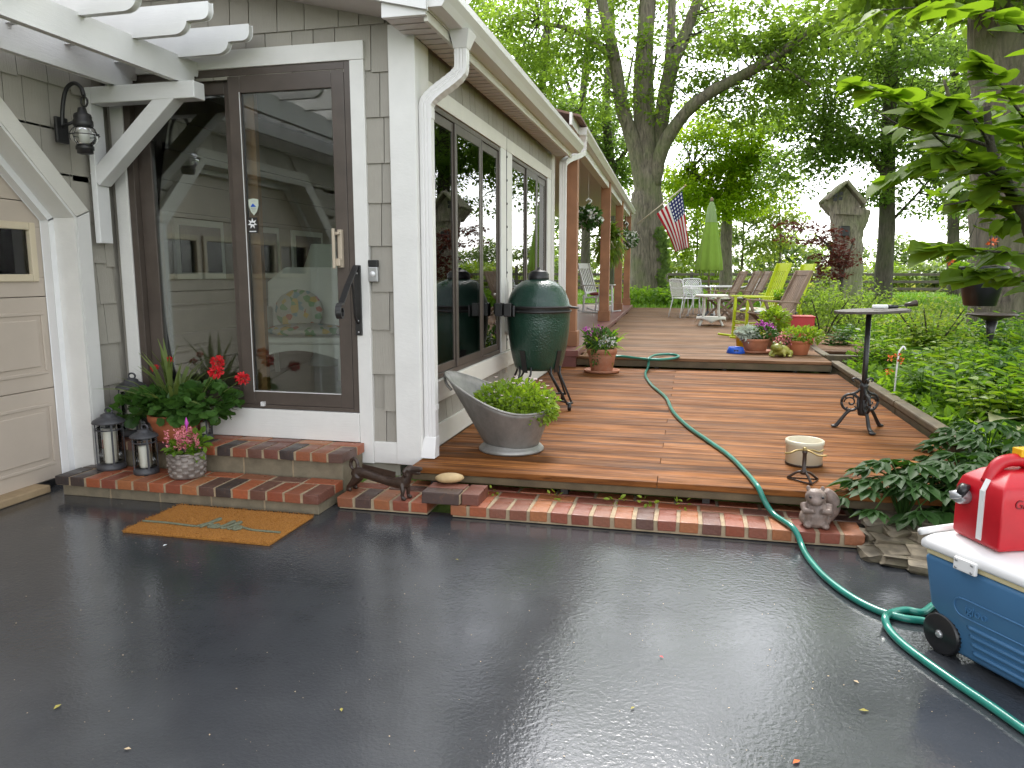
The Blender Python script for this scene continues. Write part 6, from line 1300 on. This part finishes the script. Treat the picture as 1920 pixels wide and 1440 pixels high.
p = PZ(1466, 668, .331); potted('small dark pot of pink and plum pansies between the clay pots', p.x + .06, 10.0, .331, .09, .12, 'terra2', False, [(T_OVAL, (0, 0, .04), (.12, .1, .07), 90, .05, 'lf_ger')], [((0, -.08, .06), (.12, .06, .10), 22, 'flower_pink')])
# frog
p = PZ(1462, 670, .331); fx, fy, fz = p.x, p.y + .1, .331; fg = thing('frog_figure', 'green and yellow glazed frog figure between the clay pots', 'figure', (fx, fy, fz)); m = MB(); V = lambda x, y, z: (fx + x, fy + y, fz + z)
m.blob(V(.03, .03, .07), (.10, .11, .07), 14, 9); m.blob(V(-.035, -.05, .115), (.075, .07, .05), 14, 9); m.blob(V(-.07, -.05, .165), .025, 10, 7); m.blob(V(.005, -.07, .165), .025, 10, 7)
for k in (-1, 1): m.tube([V(-.02 + k*.06, -.05, .08), V(-.03 + k*.085, -.09, .03), V(-.03 + k*.085, -.11, .012)], [.024, .018, .016], 8); m.blob(V(.04 + k*.09, .02, .045), (.04, .07, .04), 10, 7); m.blob(V(.02 + k*.10, -.06, .014), (.03, .045, .012), 10, 6)
fused(m, 'body', M['frog'], fg, .008, 3); m = MB()
for c in ((-.078, -.07, .172), (-.003, -.092, .172)): m.blob(V(*c), .009, 8, 6)
m.build('eyes', M['black'], fg)
# dog bowl and bucket
p = PZ(1380, 663, .331); bw = thing('dog_bowl', 'blue plastic dog bowl beside the terracotta bowl', 'bowl', (p.x, p.y, .331)); MB().lathe([(.115, 0), (.118, .004), (.092, .075), (.086, .078), (.076, .07), (.07, .02), (.01, .018)], 28, (p.x, p.y + .08, .331)).build('shell', M['blue'], bw); q = (p.x, p.y + .08 - .105, .331 + .038)
m = MB(); m.bar((q[0] - .018, q[1], q[2]), (q[0] + .018, q[1], q[2]), .004, .012)
for k in (-1, 1): m.blob((q[0] + k*.02, q[1], q[2] + .006), (.008, .004, .008), 8, 5); m.blob((q[0] + k*.02, q[1], q[2] - .006), (.008, .004, .008), 8, 5)
m.build('bone_mark', M['black'], bw)
p = PZ(1393, 652, .331); bk_ = thing('sand_bucket', 'small yellow bucket behind the blue bowl', 'bucket', (p.x, p.y + .1, .331)); MB().lathe([(.075, 0), (.08, .004), (.095, .14), (.102, .142), (.102, .155), (.094, .156), (.078, .02)], 24, (p.x, p.y + .1, .331)).build('shell', M['yellow'], bk_); MB().tube([(p.x + .1*math.cos(t), p.y + .1, .331 + .145 + .06*math.sin(t)) for t in np.linspace(0, math.pi, 12)], .003, 5).build('bail', M['iron'], bk_)
# red crate and plant stand
p = PZ(1490, 640, .331); rx, ry = Q(1489, 610, 11.3).x, 11.3; rc = thing('red_crate', 'red painted crate table at the garden side of the deck', 'crate', (rx, ry, .331)); m = MB(); m.box(rx - .27, rx + .27, ry - .005, ry + .01, .36, .72); m.box(rx - .27, rx + .27, ry + .33, ry + .345, .36, .72); m.box(rx - .27, rx - .255, ry + .011, ry + .329, .36, .72); m.box(rx + .255, rx + .27, ry + .011, ry + .329, .36, .72); m.build('side', M['red'], rc, bevel=.004); MB().box(rx - .28, rx + .28, ry - .015, ry + .355, .7205, .74).build('top', M['red'], rc, bevel=.004)
m = MB()
for dx in (-.24, .24):
    for dy in (.02, .31): m.box(rx + dx - .02, rx + dx + .02, ry + dy - .018, ry + dy + .018, .331, .36)
m.build('feet', M['red'], rc)
ps = thing('plant_stand', 'black wire stand holding a small clay pot above the red crate', 'plant stand', (rx, 12.1, .331)); m = MB()
for a in range(4): t = .785 + a*1.571; m.tube([(rx + .16*math.cos(t), 12.1 + .16*math.sin(t), .331), (rx + .13*math.cos(t), 12.1 + .13*math.sin(t), 1.0)], .008, 6)
for z in (.75, .98): m.tube([(rx + .14*math.cos(t), 12.1 + .14*math.sin(t), z) for t in np.linspace(0, 6.283, 20)], .007, 5)
m.build('frame', M['iron'], ps); MB().lathe(pot_prof(.125, .18), 24, (rx, 12.1, .76)).build('pot', M['terra'], ps); m = MB(); clumps(m, T_OVAL, (rx, 12.1, 1.0), (.2, .18, .1), 260, .06); m.build('foliage', M['lf_garden'], ps, kind='stuff')

# ================================================================== rocking chairs
def rocker(name, label, loc, rz, mat, cush=None, slats=6, group=None, s_=1.0):
    t = thing(name, label, 'rocking chair', loc, group, world=False, rz=rz); wd = .56         # faces +x
    for k in (-1, 1):
        y = k*wd/2; MB().tube(smooth_path([(.48, y, .05), (.25, y, .022), (0, y, .018), (-.25, y, .03), (-.48, y, .085)], 5), .018, 6).build('rocker_runner', mat, t)
        MB().bar((.24, y, .03), (.22, y, .64), .035, .045, (1, 0, 0)).build('leg', mat, t, bevel=.003); MB().bar((-.22, y, .035), (-.20, y, .42), .035, .045, (1, 0, 0)).build('leg', mat, t, bevel=.003)
        MB().bar((.30, y, .655), (-.27, y, .645), .085, .024).build('arm', mat, t, bevel=.004); MB().bar((-.16, y*.86, .36), (-.42, y*.86, 1.16), .03, .04, (1, 0, 0)).build('back_post', mat, t, bevel=.003)
        MB().tube([(.23, y, .22), (-.21, y, .22)], .012, 6).build('stretcher', mat, t)
    MB().tube([(.23, -wd/2, .26), (.23, wd/2, .26)], .012, 6).build('stretcher', mat, t); MB().tube([(.23, -wd/2, .16), (.23, wd/2, .16)], .012, 6).build('stretcher', mat, t)
    for k in range(6): MB().box(.22 - .075*k - .066, .22 - .075*k, -wd/2 + .01, wd/2 - .01, .40 - .012*k, .418 - .012*k).build('seat_slat', mat, t, bevel=.003)
    MB().bar((-.425, -wd/2*.86, 1.10), (-.425, wd/2*.86, 1.10), .022, .13, (-.3, 0, 1)).build('top_rail', mat, t, bevel=.005); MB().bar((-.20, -wd/2*.86, .47), (-.20, wd/2*.86, .47), .02, .06, (-.3, 0, 1)).build('lower_rail', mat, t, bevel=.004)
    for k in range(slats): y = (k - (slats-1)/2)*wd*.86/(slats + .6); MB().bar((-.205, y, .48), (-.41, y, 1.06), .034, .012, (1, 0, .3)).build('back_slat', mat, t, bevel=.002)
    if cush: MB().blob((.02, 0, .44), (.22, .24, .045), 16, 8).build('cushion', M[cush], t)
    return t
rocker('rocking_chair', 'lime green rocking chair nearest the step, with floral cushion', (.98, 12.3, .331), R(196), M['lime'], 'floral')
rocker('rocking_chair', 'second lime green rocking chair behind the first', (1.52, 13.6, .331), R(196), M['lime'], 'floral')
wr = rocker('rocking_chair', 'white slatted rocking chair with maroon cushion on the porch', (Q(1124, 590, 18.0).x - .05, 18.0, .406), R(-25), M['bright'], 'cushion')
# teak folding chairs
def teak(label, loc, rz, group=None):
    t = thing('folding_chair', label, 'folding chair', loc, group, world=False, rz=rz); wd = .52; mt = M['teak']
    for k in (-1, 1):
        y = k*wd/2; MB().bar((.30, y, .0), (-.22, y, .50), .03, .045, (0, 0, 1)).build('leg', mt, t, bevel=.003); MB().bar((-.34, y*.92, .0), (.24, y*.92, .46), .03, .045, (0, 0, 1)).build('leg', mt, t, bevel=.003)
        MB().bar((-.17, y*.8, .42), (-.46, y*.8, 1.04), .03, .05, (1, 0, 0)).build('back_post', mt, t, bevel=.003); MB().bar((.28, y, .63), (-.28, y, .60), .06, .022).build('arm', mt, t, bevel=.004); MB().bar((.22, y, .62), (.12, y, .36), .025, .04, (1, 0, 0)).build('arm_support', mt, t, bevel=.003)
    for k in range(7): MB().box(.26 - .068*k - .058, .26 - .068*k, -wd/2 + .03, wd/2 - .03, .43 - .008*k, .448 - .008*k).build('seat_slat', mt, t, bevel=.003)
    MB().bar((-.455, -wd*.42, 1.01), (-.455, wd*.42, 1.01), .028, .08, (-.4, 0, 1)).build('top_rail', mt, t, bevel=.004); MB().bar((-.19, -wd*.42, .46), (-.19, wd*.42, .46), .028, .06, (-.4, 0, 1)).build('lower_rail', mt, t, bevel=.004)
    for k in range(8): y = (k - 3.5)*wd*.098; MB().bar((-.19, y, .47), (-.45, y, 1.0), .045, .012, (1, 0, .4)).build('back_slat', mt, t, bevel=.002)
    MB().blob((.03, 0, .46), (.23, .22, .035), 16, 8).build('cushion', M['floral'], t); return t
teak('weathered teak folding chair in front of the lime rocking chairs', (1.13, 11.35, .331), R(200))
teak('teak folding chair at the glass table, nearest the wicker table', (Q(1352, 590, 17.0).x, 17.0, .331), R(195), 'teak chairs by the patio table')
teak('teak folding chair at the right side of the glass table', (Q(1380, 588, 17.6).x, 17.6, .331), R(195), 'teak chairs by the patio table')
teak('teak folding chair furthest right behind the lime rocking chairs', (Q(1400, 586, 18.4).x, 18.4, .331), R(195), 'teak chairs by the patio table')
# white wicker side table
wx, wy = Q(1333, 600, 15.2).x, 15.2; wt_ = thing('wicker_table', 'white wicker side table with arched apron', 'side table', (wx, wy, .331)); V = lambda x, y, z: (wx + x, wy + y, .331 + z)
MB().lathe([(.30, .55), (.315, .555), (.315, .585), (.30, .595), (.01, .597)], 28, V(0, 0, 0)).build('top', M['wicker'], wt_)
for a in range(4): t = .785 + a*1.571; MB().tube(smooth_path([V(.20*math.cos(t), .20*math.sin(t), .55), V(.19*math.cos(t), .19*math.sin(t), .3), V(.24*math.cos(t), .24*math.sin(t), .12), V(.31*math.cos(t), .31*math.sin(t), 0)], 4), .022, 8).build('leg', M['wicker'], wt_)
MB().lathe([(.245, .14), (.26, .145), (.26, .165), (.01, .168)], 24, V(0, 0, 0)).build('shelf', M['wicker'], wt_)
m = MB(); n_ = 48; v = []
for k in range(n_): t = 2*math.pi*k/n_; lo = .05 + .08*abs(math.sin(2*(t - .785 + .785)))**.7; v += [V(.275*math.cos(t), .275*math.sin(t), .165), V(.29*math.cos(t), .29*math.sin(t), lo)]
m.add(v, [(2*k, 2*k+1, (2*k+3) % (2*n_), (2*k+2) % (2*n_)) for k in range(n_)], True); o = m.build('apron', M['wicker'], wt_); o.modifiers.new('wall', 'SOLIDIFY').thickness = .012
# glass patio table, parasol and lattice chairs
ux, uy = Q(1330, 500, 18.4).x, 18.4; gt = thing('patio_table', 'round white framed glass patio table under the folded parasol', 'table', (ux, uy, .331)); m = MB(); m.tube([(ux + .58*math.cos(t), uy + .58*math.sin(t), 1.03) for t in np.linspace(0, 6.283, 40)], .018, 6); m.build('rim', M['bright'], gt); MB().lathe([(.57, 1.034), (.57, 1.042)], 40, (ux, uy, 0)).build('glass_top', M['thin'], gt)
for a in range(4): t = .3 + a*1.571; MB().tube(smooth_path([(ux + .50*math.cos(t), uy + .50*math.sin(t), 1.02), (ux + .36*math.cos(t), uy + .36*math.sin(t), .7), (ux + .5*math.cos(t), uy + .5*math.sin(t), .331)], 4), .016, 6).build('leg', M['bright'], gt)
um = thing('parasol', 'folded lime green canvas parasol standing in the patio table', 'parasol', (ux, uy, .331)); MB().tube([(ux, uy, .40), (ux, uy, 2.98)], .021, 10).build('pole', M['teak'], um); MB().lathe([(.02, 2.97), (.045, 3.0), (.03, 3.05), (.01, 3.07)], 12, (ux, uy, 0)).build('finial', M['teak'], um); MB().lathe([(.24, .331), (.24, .37), (.05, .40), (.03, .46)], 20, (ux, uy, 0)).build('base', M['iron'], um)
wb = lambda t, z: 1 + .10*math.cos(8*t)
MB().lathe([(.27, 1.40), (.285, 1.42), (.27, 1.6), (.22, 1.95), (.16, 2.3), (.10, 2.60)], 64, (ux, uy, 0), wob=wb, cap=False).build('canopy', M['umb'], um); MB().lathe([(.125, 2.50), (.115, 2.60), (.08, 2.85), (.035, 2.97)], 48, (ux, uy, 0), wob=wb, cap=False).build('vent_flap', paint('faded_canvas', (.24, .34, .14), .8, .1), um); m = MB()
for a in range(8): t = a*.785; m.tube([(ux + .24*math.cos(t), uy + .24*math.sin(t), 1.45), (ux + .2*math.cos(t), uy + .2*math.sin(t), 1.28)], [.03, .015], 6)
m.build('valance', M['umb'], um)
def lattice(label, loc, rz):
    t = thing('lattice_chair', label, 'chair', loc, 'white lattice chairs', world=False, rz=rz); B = M['bright']
    for k in (-1, 1):
        MB().tube([(.22, k*.22, .44), (.27, k*.25, 0)], .013, 6).build('leg', B, t); MB().tube([(-.2, k*.2, .44), (-.29, k*.23, 0)], .013, 6).build('leg', B, t); MB().tube(smooth_path([(.2, k*.25, .44), (.18, k*.27, .64), (-.1, k*.28, .66), (-.26, k*.24, .7)], 4), .012, 6).build('arm', B, t)
    MB().box(-.22, .23, -.24, .24, .425, .445).build('seat', B, t, bevel=.008); MB().tube(smooth_path([(-.2, -.23, .44), (-.27, -.25, .8), (-.29, -.18, .86), (-.29, .18, .86), (-.27, .25, .8), (-.2, .23, .44)], 5), .014, 6).build('back_frame', B, t)
    m = MB()
    for k in range(-9, 10):
        for s2 in (-1, 1):
            y0 = k*.052; y1 = y0 + s2*.36; za, zb = .47, .84
            pts = [(y0 + (y1 - y0)*u, za + (zb - za)*u) for u in np.linspace(0, 1, 12)]; pts = [p_ for p_ in pts if abs(p_[0]) < .235]
            if len(pts) > 1: m.bar((-.21 - .07*(pts[0][1] - .44)/.4, pts[0][0], pts[0][1]), (-.21 - .07*(pts[-1][1] - .44)/.4, pts[-1][0], pts[-1][1]), .014, .006, (1, 0, 0))
    m.build('lattice', B, t); return t
lattice('white lattice chair with its back to the porch, left of the table', (Q(1284, 590, 17.9).x, 17.9, .331), R(35)); lattice('white lattice chair beyond the patio table, left side', (Q(1306, 580, 19.4).x, 19.5, .331), R(-60)); lattice('white lattice chair beyond the patio table, right side', (Q(1400, 580, 19.6).x, 19.6, .331), R(-140))

# ================================================================== flag
Yf = 20.3; A_, B_, C_, D_ = Q(1279, 358, Yf), Q(1231, 401, Yf + .1), Q(1266, 472, Yf + .05), Q(1292, 464, Yf - .1); fl_ = thing('flag', 'stars and stripes flag hanging from an angled pole at the porch end', 'flag', tuple(Q(1200, 416, Yf + .1)))
m = MB(); m.tube([Q(1195, 420, Yf + .15), Q(1284, 349, Yf - .02)], .016, 8); m.build('pole', paint('pale_pole', (.5, .42, .32), .5, .1), fl_); m = MB(); m.blob(Q(1285, 348, Yf - .02), .03, 10, 7); m.build('pole_cap', M['brass'], fl_)
nu, nv = 36, 26; v = []; uvs = []
for i in range(nu + 1):
    for j in range(nv + 1):
        u, w_ = i/nu, j/nv; p = (B_.lerp(A_, w_)).lerp(C_.lerp(D_, w_), u); sg = math.sin(u*math.pi)*.10; p = p + Vector((sg*.6*(1 - w_), 0.10*u*math.sin(w_*11 + u*2), -sg*.5*(1-w_))); v.append(p); uvs.append((u, w_))
fcs = [(i*(nv+1)+j, (i+1)*(nv+1)+j, (i+1)*(nv+1)+j+1, i*(nv+1)+j+1) for i in range(nu) for j in range(nv)]; me = MB().add(v, fcs, True).mesh('cloth'); ul = me.uv_layers.new(name='UVMap')
for lp in me.loops: ul.data[lp.index].uv = uvs[lp.vertex_index]
o = link('cloth', me, M['flag'], fl_); o.modifiers.new('wall', 'SOLIDIFY').thickness = .004

# ================================================================== hanging baskets on the porch
def basket(label, px, py, Y, r_, lm, flw, n, fern=False):
    c = Q(px, py, Y); t = thing('hanging_basket', label, 'hanging basket', tuple(c), 'hanging baskets on the porch'); MB().lathe([(r_*.3, -r_*.55), (r_*.55, -r_*.45), (r_*.7, -.02), (r_*.72, 0), (r_*.6, -.01)], 20, tuple(c)).build('basket', M['pvc'], t)
    m = MB(); m.tube([c + Vector((0, 0, .0)), c + Vector((0, 0, r_*1.1))], .006, 5); m.tube(smooth_path([c + Vector((0, 0, r_*1.1)), c + Vector((.05, 0, r_*1.3)), c + Vector((.0, 0, r_*1.5)), c + Vector((-.04, 0, r_*1.35))], 4), .012, 6); m.tube([c + Vector((0, 0, r_*1.45)), Vector((c.x, c.y, 3.02))], .003, 4); m.build('hanger', M['bright'], t); m = MB()
    if fern: P_ = np.tile(np.array(c), (n, 1)) + rdir(n)*.08; d = rdir(n, .35); d[:, 2] = np.abs(d[:, 2])*.8 - .15; m.leaves((T_BLADE[0]*np.array([1.9, 1, 2.5]) - np.array([0, 0, 0]), T_BLADE[1]), P_, d, np.tile([0, 0, 1.], (n, 1)), r_*1.5*(.7 + .5*rng.random(n))); P2, d2 = in_ell(n*2, (c.x, c.y, c.z - .15), (r_, r_, r_*.9), .5); m.leaves(T_BLADE, P2, np.array([0, 0, -1.]) + d2*.7, d2, r_*.8)
    else: clumps(m, T_OVAL, tuple(c + Vector((0, 0, -.0))), (r_, r_, r_*.75), n, .09, .5, .4, .2)
    m.build('foliage', M[lm], t, kind='stuff')
    if flw: m = MB(); P_, d = in_ell(46, tuple(c), (r_*1.02, r_*1.02, r_*.78), .95); [flowers(m, [p], .028, 6, 1.1) for p in P_]; m.build('flowers', M[flw], t, kind='stuff')
basket('hanging basket of white impatiens on the near porch bay', 1103, 408, 12.6, .20, 'lf_ger', 'flower_white', 420); basket('hanging basket of white impatiens on the far porch bay', 1174, 449, 20.2, .30, 'lf_ger', 'flower_white', 420); basket('hanging fern between the porch posts', 1140, 452, 17.0, .32, 'lf_maple', None, 160, True)
q = Q(1172, 428, 21.0); wc = thing('wind_chime', 'dark wind chime hanging from the far porch beam', 'wind chime', tuple(q)); m = MB(); [m.tube([(q.x + .07*math.cos(k*1.05), q.y + .07*math.sin(k*1.05), q.z + .1), (q.x + .07*math.cos(k*1.05), q.y + .07*math.sin(k*1.05), q.z - .35)], .016, 6) for k in range(6)]; m.build('tubes', M['rust_iron'], wc); m = MB(); m.lathe([(.1, .11), (.1, .13), (.01, .2)], 14, tuple(q)); m.tube([q + Vector((0, 0, .2)), Vector((q.x, q.y, 3.02))], .003, 4); m.build('top', M['rust_iron'], wc)

# ================================================================== furniture seen through the glass
def wicker_seat(label, x, y, wd, rz, cat='wicker chair'):
    t = thing('wicker_armchair', label, cat, (x, y, .456), None, world=False, rz=rz); Wk = M['wicker']       # faces -y
    MB().box(-wd/2, wd/2, -.28, .25, .30, .36).build('seat', Wk, t, bevel=.02); o = MB().prism([(-wd/2, .36), (wd/2, .36), (wd/2*.98, .80), (wd/2*.6, .92), (-wd/2*.6, .92), (-wd/2*.98, .80)], 'y', .22, .27).build('backrest', Wk, t, bevel=.02)
    for k in (-1, 1): MB().box(k*wd/2 - .03, k*wd/2 + .03, -.28, .22, .361, .60).build('arm', Wk, t, bevel=.025); MB().tube([(k*(wd/2 - .03), -.26, .3), (k*(wd/2 - .03), -.28, 0)], .024, 8).build('leg', Wk, t); MB().tube([(k*(wd/2 - .03), .22, .3), (k*(wd/2 - .03), .25, 0)], .024, 8).build('leg', Wk, t)
    MB().prism([(-wd/2, .30)] + [(-wd/2 + wd*i/10, .16 + .09*math.sin(math.pi*i/10)) for i in range(11)] + [(wd/2, .30)], 'y', -.285, -.27).build('apron', Wk, t)
    MB().blob((0, -.02, .40), (wd/2*.9, .25, .06), 18, 8).build('cushion', M['floral'], t); MB().blob((-.1, .12, .56), (wd/2*.55, .07, .19), 16, 8).build('cushion', M['floral'], t); return t
wicker_seat('white wicker settee with floral cushions behind the fixed door pane', -3.24, 5.95, .80, R(10)); wicker_seat('white wicker armchair at the right inside the sunroom', -1.98, 6.6, .58, R(-50)); wicker_seat('white wicker armchair by the rear wall of the sunroom', -2.35, 8.3, .65, R(20))
wtb = thing('wicker_side_table', 'white wicker lamp table inside the sunroom', 'side table', (-3.48, 6.75, .456)); MB().lathe([(.22, .50), (.23, .51), (.23, .54), (.01, .542)], 24, (-3.48, 6.75, .456)).build('top', M['wicker'], wtb); MB().lathe([(.18, 0), (.12, .1), (.10, .3), (.16, .50)], 20, (-3.48, 6.75, .456)).build('pedestal', M['wicker'], wtb)
lp_ = thing('table_lamp', 'table lamp with pale green shade inside the sunroom', 'lamp', (-3.48, 6.75, 1.0)); MB().lathe([(.08, 0), (.09, .02), (.05, .08), (.07, .18), (.03, .28), (.012, .30), (.012, .38)], 18, (-3.48, 6.75, 1.0)).build('base', M['candle'], lp_); MB().lathe([(.19, .36), (.10, .62)], 24, (-3.48, 6.75, 1.0), cap=False).build('shade', M['lampshade'], lp_)
o = MB().box(-2.75, -2.1, 4.55, 4.95, .456, .468).build('door_rug', M['track']); tag(o, 'dark rug on the tiled floor just inside the sliding door', 'rug')
# small litter on the asphalt
deb = MB(); n_ = 700; P_ = np.stack([-3.4 + 4.6*rng.random(n_), 1.3 + 2.4*rng.random(n_), np.full(n_, .0025)], 1); deb.leaves(T_DIA, P_, rdir(n_, 0, .05), np.array([0, 0, 1.]) + rdir(n_)*.2, .003 + .006*rng.random(n_)**4); deb.build('driveway_litter', M['peb'], kind='stuff')
for k, (px, py, s2, mt) in enumerate(((1610, 1331, .03, 'leafy'), (305, 1024, .026, 'bright'), (1244, 1233, .018, 'flower_red'), (1500, 1425, .03, 'flower_orange'), (640, 1327, .022, 'leafy'), (232, 1404, .022, 'peb'), (100, 1330, .03, 'leafy'), (860, 1050, .02, 'leafy'), (1190, 1325, .02, 'leafy'), (1600, 1275, .022, 'peb'))):
    p = PZ(px, py, .004); o = MB().add([(0,0,0),(.5,.25,.12),(1,0,.02),(.5,-.25,.1),(.5,0,.0)], [(0,3,4),(3,2,4),(2,1,4),(1,0,4)]).build('fallen_petal' if 'flower' in mt or mt == 'bright' else 'fallen_leaf', M[mt]); o.scale = (s2,)*3; o.location = p; o.rotation_euler.z = k*1.3
    tag(o, ('small fallen leaf on the driveway beside the hose', 'white petal on the driveway beside the door mat', 'small red petal in the middle of the wet driveway', 'orange petal at the bottom edge of the driveway', 'tan leaf scrap on the driveway below the corner board reflection', 'brown scrap at the bottom left of the driveway', 'curled leaf scrap near the left edge of the driveway', 'leaf scrap near the brick border', 'leaf scrap on the bright wet patch of the driveway', 'pale scrap on the driveway left of the cooler')[k], 'petal' if 'petal' in o.name else 'leaf')
# weeds under the deck lip
for k, (px, py) in enumerate(((935, 912), (1165, 905), (1215, 925), (1285, 928), (1060, 905))):
    p = PZ(px, py, .073); t = thing('weed', 'small green weed growing between the bricks under the deck edge', 'weed', (p.x, min(p.y, 4.09), .073), 'weeds under the deck edge'); m = MB(); clumps(m, T_OVAL, (p.x, min(p.y, 4.09), .095), (.05, .02, .02), 9, .03); m.build('leaves', M['lf_lime'], t)
